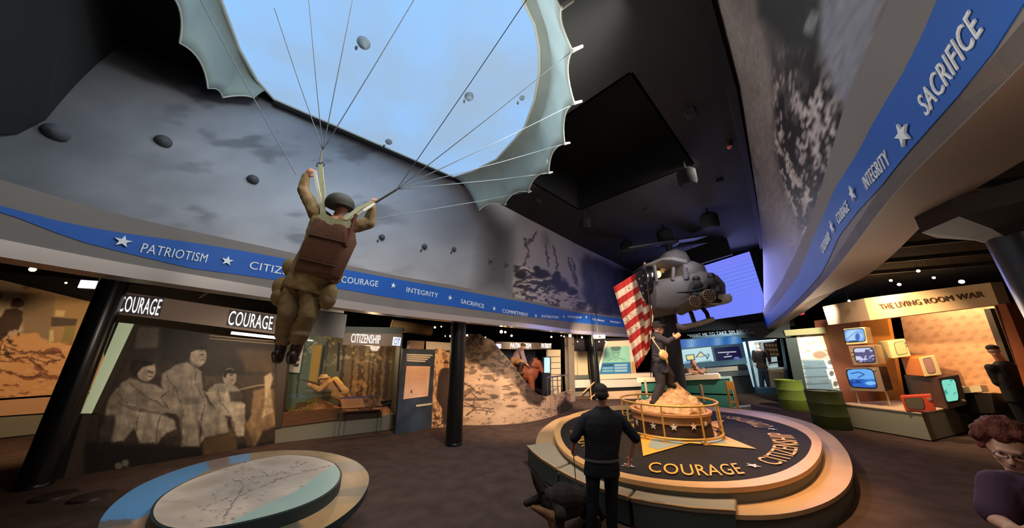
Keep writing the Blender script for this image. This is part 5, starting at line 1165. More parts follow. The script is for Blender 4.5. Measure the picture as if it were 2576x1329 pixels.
# uniform case
t = thing('uniform_case', 'brightly lit glass case around a uniformed police mannequin, left of the green barrel', 'display case', np.r_[ua, 0])
panel('back_panel', mat('pale blue glowing lining', (206, 228, 232), .6, emit=.34, ecol=(196, 226, 236)), ua, ub, [(1904, 980), (1986, 980), (1966, 850), (1880, 858)], .06, t, -.9)  # the lining is given a glow to brighten the case
panel('base', M_bluef, ua, ub, [(1907, 992), (1990, 994), (1986, 975), (1903, 977)], 1.0, t, .0)
panel('top', M_bluef, ua, ub, [(1876, 860), (1968, 852), (1966, 843), (1874, 851)], 1.0, t, .0)
panel('side_frame', M_bluef, ua, ub, [(1903, 990), (1908, 990), (1881, 856), (1875, 857)], .06, t, .0)
panel('side_frame', M_bluef, ua, ub, [(1984, 990), (1990, 990), (1969, 848), (1963, 849)], .06, t, .0)
panel('light_strip', mat('white light strip', (240, 250, 255), .5, emit=1.6, ecol=(236, 248, 255)), ua, ub, [(1906, 974), (1911, 974), (1890, 866), (1884, 866)], .03, t, -.4)
panel('light_strip', mat('white light strip'), ua, ub, [(1884, 861), (1962, 855), (1962, 853), (1884, 858)], .05, t, -.4)
panel('medal_board', mat('dark brown board', (72, 46, 36), .7), ua, ub, [(1942, 900), (1979, 897), (1971, 858), (1935, 862)], .03, t, -.8)
for r_ in range(3):
    for c_ in range(4): q_ = hw(ua, ub, 1944 + c_ * 8 + r_ * 2, 868 + r_ * 12) - un * -.78; MB().cyl(q_, q_ + un * .02, .06, n=10).build('medal', mat('gold medal', (206, 176, 120), .35, .6), t)
panel('pedestal', mat('lit cream pedestal', (240, 206, 160), .5), ua, ub, [(1948, 976), (1984, 976), (1980, 932), (1942, 932)], .4, t, -.3)
panel('pedestal_top', mat('white paper'), ua, ub, [(1940, 932), (1982, 930), (1980, 925), (1940, 927)], .5, t, -.25)
panel('glass_front', M_glass, ua, ub, [(1906, 976), (1986, 976), (1966, 852), (1880, 860)], .01, t, -.02)
MB().tube([hw(ua, ub, 1944, 915) + un * .5, hw(ua, ub, 1974, 911) + un * .5], .04, 8).build('rifle', mat('gun metal', (50, 56, 60), .4, .6), t)

# ---- the tall printed panel with stones ("The ...") and the barrels
pa_ = zp(2030, 1030)[:2]; pb_ = pa_ + np.array([1.3, -.9])
t = thing('printed_stone_panel', 'bright printed panel with stacked pale text bands and black-and-white photos, behind the green barrels', 'panel', np.r_[pa_, 0])
def paint_the(X, Y):
    p = Paint(X, Y, (150, 160, 158)); p.noise(30, 14, .75, 1.2, 3)
    p.poly([(2000, 840), (2100, 832), (2110, 905), (2010, 905)], (226, 216, 186), 4); p.poly([(2045, 845), (2098, 836), (2100, 860), (2050, 866)], (170, 184, 140), 8, .7, 4); p.poly([(2020, 905), (2105, 900), (2118, 980), (2035, 990)], (104, 124, 138), 4); p.poly([(2025, 862), (2075, 866), (2075, 905), (2025, 905)], (246, 226, 184), 8, .8)
    p.ell(2062, 893, 18, 10, (150, 118, 100), .4); p.ell(2090, 886, 8, 12, (90, 74, 66), .4); p.blot(16, 6, .64, (90, 96, 100), .6, 6, None, .06)
    for y in (928, 950, 968): p.line([(2015, y), (2085, y - 3)], 2.5, (62, 74, 84), .8)
    p.poly([(2072, 905), (2098, 900), (2106, 925), (2082, 928)], (226, 226, 220), 1.5); p.ell(2090, 912, 9, 6, (110, 112, 110), .5); p.poly([(2078, 930), (2100, 928), (2104, 952), (2086, 955)], (230, 230, 224), 1.5); p.ell(2092, 940, 6, 7, (90, 90, 90), .5); p.poly([(2090, 955), (2108, 953), (2116, 976), (2096, 978)], (214, 214, 208), 1.5); p.ell(2102, 966, 6, 7, (90, 90, 90), .5)
    return p.c
grid_print('panel_print', quad_grid([hw(pa_, pb_, *q_) for q_ in [(2032, 990), (2120, 984), (2094, 835), (2003, 846)]], 100, 130), paint_the, PRN, t, back=.06)
wtext('The', pa_, pb_, [(2012, 866), (2036, 862), (2032, 850), (2008, 853)], mat('white letters', (250, 250, 246), .5), t, .012, .012)
panel('lamp_valance', mat('olive valance', (120, 112, 70), .6), pa_, pb_, [(1975, 846), (2096, 838), (2094, 822), (1970, 832)], .4, t, .2)
panel('lower_board', mat('dark grey paint'), pa_, pb_, [(2040, 1030), (2130, 1022), (2120, 984), (2030, 990)], .1, t)
panel('dark_edge', mat('dark slate edge', (40, 48, 48), .6), pa_, pb_, [(2012, 1034), (2040, 1030), (2003, 846), (1976, 850)], .1, t, .0)
def barrel(x, y, r, h, label, m):
    t = thing('oil_barrel', label, 'barrel', (x, y, 0), 'green oil barrels')
    prof = [(r * .97, 0), (r, .02)]
    for k in range(1, 3): z = h * k / 3; prof += [(r, z - .04), (r * 1.035, z), (r, z + .04)]
    prof += [(r, h - .03), (r * 1.02, h - .015), (r * 1.02, h), (r * .96, h), (r * .95, h - .025), (0.01, h - .025)]
    MB().lathe(prof, (x, y, 0), 40).build('drum', m, t, True)
    MB().cyl((x + r * .5, y, h - .025), (x + r * .5, y, h), .045, n=12).build('bung_cap', m, t)
b_ = zp(2018, 1033); barrel(b_[0], b_[1] + .3, .44, 1.12, 'bright olive green ribbed oil barrel standing free in front of the lit uniform case', mat('olive green enamel', (116, 134, 52), .45, bump=.05))
b_ = zp(2122, 1082); barrel(b_[0], b_[1] + .3, .43, 1.06, 'dark green oil barrel beside the grey television plinth', mat('dark green enamel', (66, 76, 34), .5, bump=.05))

# ---- THE LIVING ROOM WAR: plinth, televisions, sign, wallpaper
ZPn = .68; P1, P2, P3 = zp(2130, 1075), zp(2345, 1113), zp(2478, 1078); back1 = P1 + np.array([3.2, .6, 0]); back2 = P3 + np.array([.8, .9, 0])
t = thing('television_plinth', 'low grey plinth with cream top carrying the stacked old televisions', 'plinth', (P1 + P2 + P3) / 3)
poly = [P1, P2, P3, back2, back1]; base = grow(np.array(poly), .985)
MB().prism([V(p) + Vector((0, 0, .03)) for p in base], (0, 0, ZPn - .06)).build('plinth_body', mat('grey green plinth paint', (146, 146, 130), .6), t)
MB().prism([V(p) + Vector((0, 0, ZPn - .03)) for p in poly], (0, 0, .03)).build('plinth_top', mat('cream plinth top', (226, 196, 164), .5), t)
MB().prism([V(p) for p in grow(np.array(poly), .95)], (0, 0, .035)).build('toe_kick', BLK, t)
def rquad(q, f=.22, n=6):
    """rounded outline inside a quad (bl, br, tr, tl) of picture points"""
    q = [np.array(p, float) for p in q]; out = []
    for k in range(4):
        c, a, b_ = q[k], q[k - 1], q[(k + 1) % 4]; p0 = c + (a - c) * f; p1 = c + (b_ - c) * f
        for i in range(n + 1): s_ = i / n; out.append((1 - s_) ** 2 * p0 + 2 * s_ * (1 - s_) * c + s_ * s_ * p1)
    return out
def tv(label, a, b, q, scr, depth, mbody, mfront, mscreen, knobs=(), lift=0.0, legs=(), handle=False, paint=None, plane_n=None):
    n = pn(a, b); c = hw(a, b, (q[0][0] + q[1][0]) / 2, (q[0][1] + q[1][1]) / 2); t = thing('television', label, 'television', c, 'old televisions on the plinth')
    panel('cabinet', mbody, a, b, q, depth, t, lift - .02, .02)
    panel('front_frame', mfront, a, b, q, .04, t, lift + .005, .012)
    sq = rquad(scr)
    if paint: 
        P = quad_grid([hw(a, b, *p) - n * (lift + .02) for p in scr], 40, 34); X, Y = proj(P)
        pp_ = Paint(X, Y, (0, 0, 0)); 
        o = grid_print('screen', P, paint, mscreen, t, 0, lambda X, Y: Paint(X, Y, (0, 0, 0)).sd([tuple(s) for s in sq]) < 0)
    else: panel('screen', mscreen, a, b, sq, .01, t, lift + .016)
    panel('screen_surround', mat('dark screen surround', (30, 28, 28), .5), a, b, [tuple(np.mean(scr, axis=0) + (np.array(s) - np.mean(scr, axis=0)) * 1.06) for s in sq], .01, t, lift + .010)
    for kx, ky in knobs: k = hw(a, b, kx, ky) - n * lift; MB().cyl(k, k - n * .03, .035, .03, 12).build('knob', mat('chrome knob', (214, 206, 190), .3, .7), t, True)
    for lx_, ly in legs: p = hw(a, b, lx_, ly) + n * .2; g_ = np.r_[p[:2], ZPn]; MB().tube([p, g_ + np.r_[0, 0, 0]], [.03, .018], 8).build('leg', mat('pale wood leg', (190, 160, 130), .5), t)
    return t
la = zp(2140, 1016, ZPn)[:2]; lb_ = la + np.array([.5, -.87]); e = pn(la, lb_)[:2]
SCRM = print_mat('television picture', .25, 1.0)
def scr_paint(kind):
    def f(X, Y):
        p = Paint(X, Y, (120, 170, 240)); cx, cy = X.mean(), Y.mean()
        if kind == 1: p.ell(cx, cy, 22, 15, (176, 212, 250), .4); p.ell(cx + 8, cy + 4, 6, 10, (70, 110, 190), .5); p.ell(cx, cy + 18, 16, 5, (50, 60, 90), .5); p.line([(cx - 18, cy + 8), (cx + 6, cy - 10), (cx + 20, cy - 6)], 2, (90, 130, 200), .8)
        if kind == 2: p.c[:] = np.array((206, 210, 240)) / 255; p.blot(12, 9, .5, (70, 66, 110), .85, 4, None, .05)
        if kind == 3: p.c[:] = np.array((110, 176, 244)) / 255; p.poly([(cx - 60, cy + 4), (cx + 60, cy + 2), (cx + 60, cy + 40), (cx - 60, cy + 40)], (48, 104, 196), 4); p.line([(cx - 26, cy - 12), (cx - 6, cy - 16), (cx + 8, cy - 10), (cx - 8, cy - 2)], 3, (50, 96, 170)); p.blot(24, 7, .55, (26, 56, 140), .8, 5, np.clip((Y - cy) / 5, 0, 1)); p.ell(cx + 24, cy + 12, 14, 5, (130, 196, 246), .5)
        if kind == 4: p.c[:] = np.array((130, 220, 196)) / 255; p.blot(9, 11, .55, (50, 130, 130), .7, 6, None, .06)
        return p.c
    return f
M_ivory = mat('ivory plastic', (228, 196, 150), .4); M_walnut = mat('walnut cabinet', (84, 50, 36), .4, var=.25, scale=6); M_taup = mat('taupe plastic', (142, 122, 108), .45); M_dk = mat('dark brown cabinet', (46, 34, 30), .5)
tv('topmost television of the tall stack, rounded ivory cabinet with glowing blue screen', la, lb_, [(2130, 868), (2183, 864), (2175, 823), (2122, 828)], [(2127, 862), (2178, 859), (2172, 826), (2123, 830)], .62, M_ivory, M_ivory, SCRM, paint=scr_paint(1))
tv('middle television of the tall stack, taupe front with grey-white picture', la, lb_, [(2147, 920), (2212, 918), (2199, 868), (2133, 871)], [(2155, 913), (2203, 912), (2196, 874), (2146, 876)], .8, M_ivory, M_taup, SCRM, [(2143, 884), (2146, 894)], paint=scr_paint(2))
tv('lowest and widest television of the tall stack, blue landscape picture, on splayed legs', la, lb_, [(2140, 984), (2228, 986), (2210, 924), (2126, 926)], [(2140, 974), (2208, 978), (2194, 928), (2128, 930)], .9, M_dk, M_taup, SCRM, [(2199, 931)], legs=((2146, 983), (2222, 985)), paint=scr_paint(3))
ra = zp(2386, 1031, ZPn)[:2]; rb_ = ra + np.array([.9, -.43])
tv('large dark walnut console television with green picture, carrying a cream set', ra, rb_, [(2386, 1031), (2434, 1019), (2412, 943), (2360, 951)], [(2382, 1013), (2413, 1008), (2402, 953), (2365, 957)], 1.35, M_walnut, M_dk, SCRM, [(2424, 1008)], paint=scr_paint(4))
M_pinkscr = mat('dim pink screen', (190, 140, 130), .3, emit=.05)
tv('cream television with orange side and dim pink screen, on top of the walnut console', ra, rb_, [(2338, 949), (2381, 944), (2362, 893), (2322, 901)], [(2345, 941), (2364, 937), (2352, 900), (2331, 904)], .75, mat('orange plastic', (226, 132, 62), .45), mat('cream plastic front', (240, 214, 160), .4), M_pinkscr, lift=-.15)
tv('small pale yellow television set highest on the right, above the cream one', ra, rb_, [(2275, 903), (2324, 896), (2306, 850), (2260, 857)], [(2287, 894), (2315, 889), (2303, 857), (2277, 862)], .5, mat('pale yellow plastic', (216, 196, 130), .45), mat('pale yellow front', (236, 222, 160), .4), mat('pale dead screen', (214, 204, 146), .3), [(2309, 862), (2312, 870)], lift=-.5)
t7a = zp(2278, 1035, ZPn)[:2]; t7b = t7a + np.array([.6, -.8])
tv('small coral red portable television with blank grey screen, at the front of the plinth', t7a, t7b, [(2278, 1034), (2356, 1035), (2342, 993), (2264, 997)], [(2284, 1029), (2327, 1030), (2320, 1001), (2274, 1003)], .3, mat('coral red plastic', (222, 84, 56), .4), mat('coral red plastic'), mat('dead grey screen', (110, 100, 84), .25), [(2338, 1005)])
# sign
h0, h1 = np.array([11.42, 9.5]), np.array([10.65, 6.4]); 
t = thing('living_room_sign', 'long cream header sign reading THE LIVING ROOM WAR in brown letters, above the televisions', 'sign', hw(h0, h1, 2340, 760))
panel('header_board', mat('cream header board', (238, 204, 156), .55), h0, h1, [(2188, 806), (2512, 766), (2491, 711), (2173, 751)], .2, t)
wtext('THE LIVING ROOM WAR', h0, h1, [(2220, 779), (2480, 747), (2474, 733), (2212, 766)], mat('brown letters', (112, 78, 54), .6), t, .01, .02)
r0, r1 = np.array([11.85, 11.35]), h0
panel('return_board', mat('taupe header panel'), r0, r1, [(2084, 818), (2189, 806), (2173, 751), (2069, 772)], .2, t)
# room set behind
k0_, k1_ = np.array([13.3, 11.4]), np.array([12.4, 6.0])
t = thing('room_set', 'orange and patterned wallpaper room set behind the televisions', 'exhibit backdrop', np.r_[(k0_ + k1_) / 2, 0])
def paint_wp(X, Y):
    p = Paint(X, Y, (236, 182, 132)); p.noise(40, 30, .94, 1.05)
    r = np.random.default_rng(8)
    for j in range(11):
        for i in range(9):
            x = 2270 + i * 34 + (j % 2) * 17 + r.uniform(-3, 3); y = 795 + j * 19 - i * 3.5; p.ell(x, y, 9, 4, (206, 148, 104), .8, -.15, .6); p.ell(x + 3, y - 2, 4, 5, (212, 156, 112), .8, 0, .5)
    p.blot(16, 6, .64, (214, 158, 112), .6, 5); return p.c
grid_print('wallpaper', quad_grid([hw(k0_, k1_, *q_) for q_ in [(2310, 1030), (2590, 1010), (2500, 768), (2265, 796)]], 160, 120), paint_wp, PRN, t, back=.06)
panel('orange_partition', mat('orange paint', (236, 150, 62), .6), k0_, k1_, [(2258, 1030), (2320, 1030), (2275, 790), (2208, 796)], .1, t, .5)
panel('rust_partition', mat('rust paint', (150, 84, 58), .6), k0_, k1_, [(2130, 1040), (2262, 1032), (2210, 795), (2090, 806)], .1, t, .62)
panel('jamb', mat('orange brown jamb', (186, 104, 62), .5, var=.15, scale=3), h0, h1, [(2568, 1000), (2610, 1000), (2514, 764), (2494, 768)], .5, t, -.1)
panel('inner_trim', mat('brown frame'), k0_, k1_, [(2572, 1012), (2590, 1010), (2502, 776), (2486, 778)], .15, t, .1)
o = panel('dark_counter', mat('dark counter', (34, 28, 26), .6), k0_, k1_, [(2395, 1040), (2540, 1040), (2530, 990), (2400, 988)], .5, None, .3); tag(o, 'low dark counter under the wallpaper, right of the walnut console', 'counter')
bk = thing('open_book', 'open cream book lying on the dark counter below the wallpaper', 'book', hw(k0_, k1_, 2460, 985) - pn(k0_, k1_) * .3)
for q_ in ([(2424, 984), (2466, 990), (2462, 975), (2424, 969)], [(2466, 990), (2512, 986), (2506, 970), (2462, 975)]): panel('page_block', mat('cream pages', (240, 216, 170), .6), k0_, k1_, q_, .15, bk, .35)
# ================================================================== FIGURES
M_skin = mat('skin', (190, 132, 104), .55, var=.08, scale=20); M_skin2 = mat('pale skin', (214, 160, 130), .55, var=.06, scale=20)
def lerp(a, b, t): return np.asarray(a, float) * (1 - t) + np.asarray(b, float) * t
def hand(wrist, tip, side, k=1.0, curl=.35, back=None):
    """palm, four unequal bent fingers and a thumb; side = direction of the thumb"""
    w = np.asarray(wrist, float); d = unit(np.asarray(tip, float) - w); s_ = np.asarray(side, float); s_ = unit(s_ - d * (s_ @ d)); n = np.cross(d, s_)
    if back is not None and n @ np.asarray(back) > 0: n = -n       # fingers curl towards n, away from the back of the hand
    L = .185 * k; pc_ = w + d * .048 * k; P = []
    Mx = Matrix((V(s_), V(d), V(n))).transposed()
    P.append(('e', pc_, (.042 * k, .056 * k, .017 * k), Mx)); P.append(('c', w - d * .03 * k, w + d * .02 * k, .026 * k, .026 * k))
    for i, (o_, ln) in enumerate(((.030, .070), (.010, .080), (-.010, .074), (-.029, .058))):
        b0 = w + d * .092 * k + s_ * o_ * k; m = b0 + (d * math.cos(curl) + n * math.sin(curl)) * ln * .52 * k; e = m + (d * math.cos(curl * 2.4) + n * math.sin(curl * 2.4)) * ln * .5 * k
        P += [('c', b0 - d * .03 * k, b0, .0095 * k, .0095 * k), ('c', b0, m, .0095 * k, .0088 * k), ('c', m, e, .0088 * k, .0075 * k)]
    t0 = w + d * .03 * k + s_ * .034 * k; t1 = t0 + (s_ * .7 + d * .6 + n * .25) * .042 * k; t2 = t1 + (s_ * .15 + d * .9 + n * .45) * .034 * k
    P += [('c', t0 - s_ * .012 * k, t0, .014 * k, .013 * k), ('c', t0, t1, .013 * k, .011 * k), ('c', t1, t2, .011 * k, .0085 * k)]
    return P
def head(c, fwd, up=(0, 0, 1), k=1.0):
    """skull, jaw, nose, brow, lips and ears; returns shapes and the frame (right, forward, up)"""
    f = unit(fwd); u = np.asarray(up, float); u = unit(u - f * (u @ f)); r = np.cross(f, u); Mx = Matrix((V(r), V(f), V(u))).transposed(); c = np.asarray(c, float)
    at = lambda x, y, z: c + (r * x + f * y + u * z) * k
    P = [('e', at(0, -.012, .035), (.074 * k, .094 * k, .088 * k), Mx), ('e', at(0, .018, -.03), (.062 * k, .07 * k, .085 * k), Mx), ('e', at(0, .05, -.088), (.034 * k, .03 * k, .026 * k), Mx),
         ('c', at(0, .082, .012), at(0, .106, -.028), .009 * k, .015 * k), ('e', at(0, .078, .03), (.05 * k, .014 * k, .011 * k), Mx), ('e', at(0, .083, -.056), (.022 * k, .011 * k, .006 * k), Mx), ('e', at(0, .08, -.068), (.019 * k, .011 * k, .006 * k), Mx),
         ('e', at(.076, -.01, -.005), (.012 * k, .02 * k, .032 * k), Mx), ('e', at(-.076, -.01, -.005), (.012 * k, .02 * k, .032 * k), Mx), ('e', at(.04, .06, -.025), (.022 * k, .02 * k, .022 * k), Mx), ('e', at(-.04, .06, -.025), (.022 * k, .02 * k, .022 * k), Mx)]
    return P, at, Mx
def eyes(at, Mx, parent, k=1.0):
    for s_ in (-1, 1):
        e = MB().ell(at(.03 * s_, .074, .012), (.013 * k, .010 * k, .008 * k), Mx).build('eye', mat('eye white', (206, 200, 192), .3), parent, True); MB().ell(at(.03 * s_, .083, .012), (.006 * k, .003 * k, .006 * k), Mx).build('iris', mat('dark iris', (40, 28, 22), .3), e, True)
def ringell(c, ax, ay, n=18): return [V(c) + V(ax) * math.cos(2 * math.pi * j / n) + V(ay) * math.sin(2 * math.pi * j / n) for j in range(n)]
def boot(ank, toe, k=1.0):
    a, t = np.asarray(ank, float), np.asarray(toe, float); d = t - a; return [('c', a + [0, 0, .12 * k], a, .055 * k, .05 * k), ('c', a + d * .1, a + d * .55, .048 * k, .046 * k), ('c', a + d * .5, t, .046 * k, .036 * k), ('c', a - d * .12, a + d * .1, .042 * k, .045 * k)]

# ------------------------------------------------------------------ hanging paratrooper, seen from behind
Q = lambda x, y, d=0.0: yp(x, y, YP + d)
pt = thing('paratrooper_mannequin', 'hanging paratrooper mannequin in olive jump suit and helmet, arms raised', 'mannequin', Q(780, 700))
M_olive = mat('olive drab cotton', (128, 106, 70), .9, var=.16, scale=14, bump=.25, bscale=60); M_trou = mat('olive trousers cloth', (112, 92, 62), .9, var=.18, scale=12, bump=.25, bscale=60)
M_pack = mat('brown canvas pack', (88, 54, 34), .85, var=.22, scale=10, bump=.2, bscale=80); M_web = mat('pale green webbing', (164, 164, 132), .85, var=.1, scale=30); M_helm = mat('dark olive helmet', (50, 48, 38), .7, var=.1, scale=20); M_boot = mat('dark brown leather', (44, 30, 24), .45)
sl, sr_, el, er, wl, wr, hlh, hrh = Q(797, 540, .0), Q(884, 570, .0), Q(763, 478, .06), Q(929, 562, .10), Q(770, 444, .04), Q(937, 522, .08), Q(784, 424, .0), Q(940, 500, .05)
hp, fw_ = Q(861, 517, .03), unit([.35, .9, .05]); hs, hat_, hM = head(hp, fw_, unit(Q(864, 480) - Q(850, 540)), .9)
hipl, hipr, kl, kr, al, ar = Q(748, 708, .02), Q(790, 716, .02), Q(725, 790, -.06), Q(776, 792, -.04), Q(711, 860, .02), Q(752, 858, .04)
body = hs + [('c', hp - unit(Q(864, 480) - Q(850, 540)) * .05, Q(846, 556, .02), .055, .06), ('c', Q(842, 560), Q(770, 700), .09, .1), ('c', Q(842, 560), sl, .05, .04), ('c', Q(842, 560), sr_, .05, .04), ('c', sl, el, .035, .035), ('c', el, wl, .034, .027), ('c', sr_, er, .035, .035), ('c', er, wr, .034, .027), ('c', Q(770, 700), hipl, .08, .06), ('c', Q(770, 700), hipr, .08, .06), ('c', hipl, kl, .06, .045), ('c', hipr, kr, .06, .045), ('c', kl, al, .045, .035), ('c', kr, ar, .045, .035)]
body += hand(wl, hlh, Q(800, 444) - Q(770, 444), 1.0, .75, Q(770, 444, -.3) - Q(770, 444)) + hand(wr, hrh, Q(910, 510) - Q(940, 510), 1.0, .8, Q(940, 500, -.3) - Q(940, 500))
organic('body', body, .009, M_skin, pt, 3)
tor = [ringell(Q(840, 552, .02), Q(795, 536) - Q(840, 552), [0, .13, .02]), ringell(Q(838, 566, .0), Q(786, 548) - Q(838, 566), [0, .15, .02]), ringell(Q(818, 620, .0), Q(768, 605) - Q(818, 620), [0, .16, .02]), ringell(Q(795, 670, .0), Q(745, 656) - Q(795, 670), [0, .16, .02]), ringell(Q(776, 705), Q(728, 692) - Q(776, 705), [0, .16, .02]), ringell(Q(768, 730), Q(716, 716) - Q(768, 730), [0, .155, .02])]
jk = [('l', tor), ('c', sl, el, .088, .07), ('c', el, wl, .068, .046), ('c', sr_, er, .088, .07), ('c', er, wr, .068, .046), ('c', Q(815, 550), sl, .1, .09), ('c', Q(862, 565), sr_, .1, .09), ('e', Q(708, 722, .0), (.08, .09, .11)), ('e', Q(828, 738, .0), (.085, .09, .12)), ('e', Q(846, 690, .02), (.07, .08, .12)), ('e', Q(728, 672, .02), (.07, .08, .1))]
organic('jacket', jk, .011, M_olive, pt, 3, .012, 9)
tro = [('c', Q(770, 705), hipl, .12, .12), ('c', Q(775, 705), hipr, .12, .12), ('c', hipl, kl, .125, .095), ('c', hipr, kr, .125, .095), ('c', kl, al + [0, 0, .02], .095, .08), ('c', kr, ar + [0, 0, .02], .095, .08), ('e', Q(706, 745, .0), (.075, .1, .13)), ('e', Q(824, 752, .0), (.08, .1, .13)), ('e', Q(712, 845), (.085, .09, .06)), ('e', Q(757, 842), (.09, .09, .06))]
organic('trousers', tro, .011, M_trou, pt, 3, .014, 8)
for a_, t_ in ((al, Q(701, 905, .05)), (ar, Q(736, 908, .06))):
    organic('boot', [('c', a_ + [0, 0, .05], a_ + (t_ - a_) * .45, .062, .056), ('c', a_ + (t_ - a_) * .35, t_, .056, .045), ('c', a_ + (t_ - a_) * .7 + [0, -.05, 0], t_ + [0, -.03, .0], .045, .04)], .009, M_boot, pt, 3)
MB().ring([ringell(hat_(0, -.025 - .012 * t, .002 + .158 * math.cos(.06 + t * 1.85)), hM @ Vector((.158 * math.sin(.06 + t * 1.85) + (.008 if t > .99 else 0), 0, 0)), hM @ Vector((0, .168 * math.sin(.06 + t * 1.85), 0)), 24) for t in np.linspace(0, 1, 12)]).build('helmet', M_helm, pt, True)
pk_ = [Q(786, 546, -.17), Q(872, 566, -.17), Q(876, 600, -.18), Q(828, 700, -.18), Q(730, 684, -.18), Q(748, 630, -.18)]
o = MB().prism(pk_, (0.02, .2, .0)).build('parachute_pack', M_pack, pt, bevel=.055); o.modifiers[0].segments = 4; o.data.shade_smooth()
for a_, b_ in ((Q(778, 590, -.18), Q(870, 612, -.18)), (Q(754, 650, -.185), Q(846, 672, -.185))): MB().tube([a_, b_], .012, 6).build('pack_seam', mat('dark seam', (60, 40, 28), .9), o)
def webbing(pts, w, name='riser', m=None):
    mb = MB(); rows = []
    for i, p in enumerate(pts):
        t = unit(np.array(pts[min(i + 1, len(pts) - 1)]) - np.array(pts[max(i - 1, 0)])); s_ = unit(np.cross(t, [0, 1, 0])) * w; f = np.array([0, .006, 0]); p = np.array(p)
        rows.append([p + s_ - f, p + s_ + f, p - s_ + f, p - s_ - f])
    return mb.ring(rows).build(name, m or M_web, pt)
webbing([Q(812, 540, -.12), Q(812, 480, -.06), Q(806, 415, .0)], .028); webbing([Q(816, 540, -.1), Q(800, 480, -.08), Q(792, 430, -.02)], .018, 'riser', mat('white webbing', (206, 206, 190), .8))
webbing([Q(868, 552, -.12), Q(905, 524, -.05), Q(940, 508, .0)], .028); webbing([Q(872, 560, -.1), Q(915, 530, -.08), Q(944, 512, .0)], .018, 'riser', mat('white webbing'))
webbing([Q(805, 540, -.15), Q(830, 556, -.17), Q(862, 566, -.16), Q(885, 566, -.13)], .045, 'harness_yoke')
MB().tube([Q(796, 418), Q(798, 411), Q(812, 409), Q(816, 414), Q(812, 420)], .007, 6, True).build('ring', mat('gun metal'), pt); MB().tube([Q(806, 412), Q(808, 392), RL], .013, 6).build('riser_strap', mat('grey strap', (110, 112, 100), .8), pt)
MB().tube([Q(944, 510), Q(970, 494), RR], .014, 6).build('riser_strap', mat('grey strap'), pt); MB().tube([Q(884, 556, -.13), Q(896, 540, -.12), Q(870, 620, -.15)], .02, 6).build('side_strap', mat('brown strap', (96, 48, 36), .8), pt)

# ------------------------------------------------------------------ flag bearer on the mound
YS = YD - .02; Q = lambda x, y, d=0.0: yp(x, y, YS + d)
st_ = thing('flag_bearer_statue', 'statue of a soldier in dark blue coat, arm stretched out, on the rock mound', 'statue', Q(1660, 990))
M_blue = mat('dark blue wool coat', (52, 50, 60), .85, var=.15, scale=12, bump=.2, bscale=60); M_trs = mat('dark grey wool trousers', (44, 42, 48), .85, var=.12, scale=12); M_hat = mat('black felt hat', (34, 32, 32), .8)
mpp = np.linalg.norm(Q(1661, 850) - Q(1660, 850)); K = mpp / .0083
hs, hat_, hM = head(Q(1656, 828), [.93, -.3, .05], k=.98 * K)
s1, s2, e1, w1, h1_ = Q(1659, 852, -.12), Q(1652, 852, .16), Q(1679, 861, -.2), Q(1695, 852, -.24), Q(1708, 842, -.25)
e2, w2 = Q(1640, 872, .18), Q(1636, 846, .14)
body = hs + [('c', Q(1653, 836), Q(1654, 846), .052 * K, .055 * K), ('c', Q(1655, 850), Q(1656, 900), .1 * K, .09 * K), ('c', s1, e1, .04, .035), ('c', e1, w1, .034, .028), ('c', Q(1655, 850), s1, .05, .04), ('c', Q(1655, 850), s2, .05, .04), ('c', s2, e2, .04, .035), ('c', e2, w2, .034, .028), ('c', Q(1656, 900), Q(1662, 934), .08, .06), ('c', Q(1662, 934, -.06), Q(1660, 972, -.1), .06, .05), ('c', Q(1660, 972, -.1), Q(1648, 1008, -.1), .05, .04), ('c', Q(1662, 920, .05), Q(1684, 946, .1), .06, .05), ('c', Q(1684, 946, .1), Q(1684, 966, .12), .05, .04)]
body += hand(w1, h1_, [0, .2, 1], 1.15 * K, .3, [0, 0, 1]) + hand(w2, Q(1637, 836, .13), [1, 0, 0], K, .9)
organic('body', body, .011, M_skin2, st_, 2)
eyes(hat_, hM, st_, .98 * K)
r = lambda x0, x1, y, dp: ringell(Q((x0 + x1) / 2, y, .03), Q(x1, y) - Q((x0 + x1) / 2, y), [0, dp, 0])
jk = [('l', [r(1645, 1664, 845, .16 * K), r(1641, 1671, 853, .2 * K), r(1641, 1671, 872, .18 * K), r(1643, 1669, 892, .15 * K), r(1641, 1673, 908, .18 * K), r(1642, 1680, 934, .2 * K), r(1642, 1680, 938, .2 * K)]), ('c', s1, e1, .085 * K, .072 * K), ('c', e1, lerp(e1, w1, .85), .07 * K, .055 * K), ('c', s2, e2, .085 * K, .07 * K), ('c', e2, w2, .068 * K, .05 * K), ('c', Q(1653, 842), Q(1654, 848), .075 * K, .09 * K)]
organic('coat', jk, .014, M_blue, st_, 2, .012, 7)
organic('trousers', [('c', Q(1658, 925, -.05), Q(1661, 970, -.08), .115 * K, .085 * K), ('c', Q(1661, 970, -.08), Q(1648, 1006, -.1), .085 * K, .075 * K), ('c', Q(1668, 922, .08), Q(1685, 944, .1), .11 * K, .09 * K), ('c', Q(1685, 944, .1), Q(1684, 964, .12), .09 * K, .078 * K)], .014, M_trs, st_, 2, .01, 7)
for a_, t_ in ((Q(1648, 1008, -.1), Q(1640, 1014, -.25)), (Q(1684, 965, .12), Q(1696, 971, .05))): organic('shoe', [('c', a_, t_, .055 * K, .045 * K)], .012, M_hat, st_, 2)
MB().ring([ringell(hat_(0, -.01, z), hM @ Vector((x, 0, 0)), hM @ Vector((0, y, 0))) for x, y, z in ((.02, .02, .17), (.07, .085, .165), (.088, .105, .12), (.092, .112, .07))]).build('hat_crown', M_hat, st_, True)
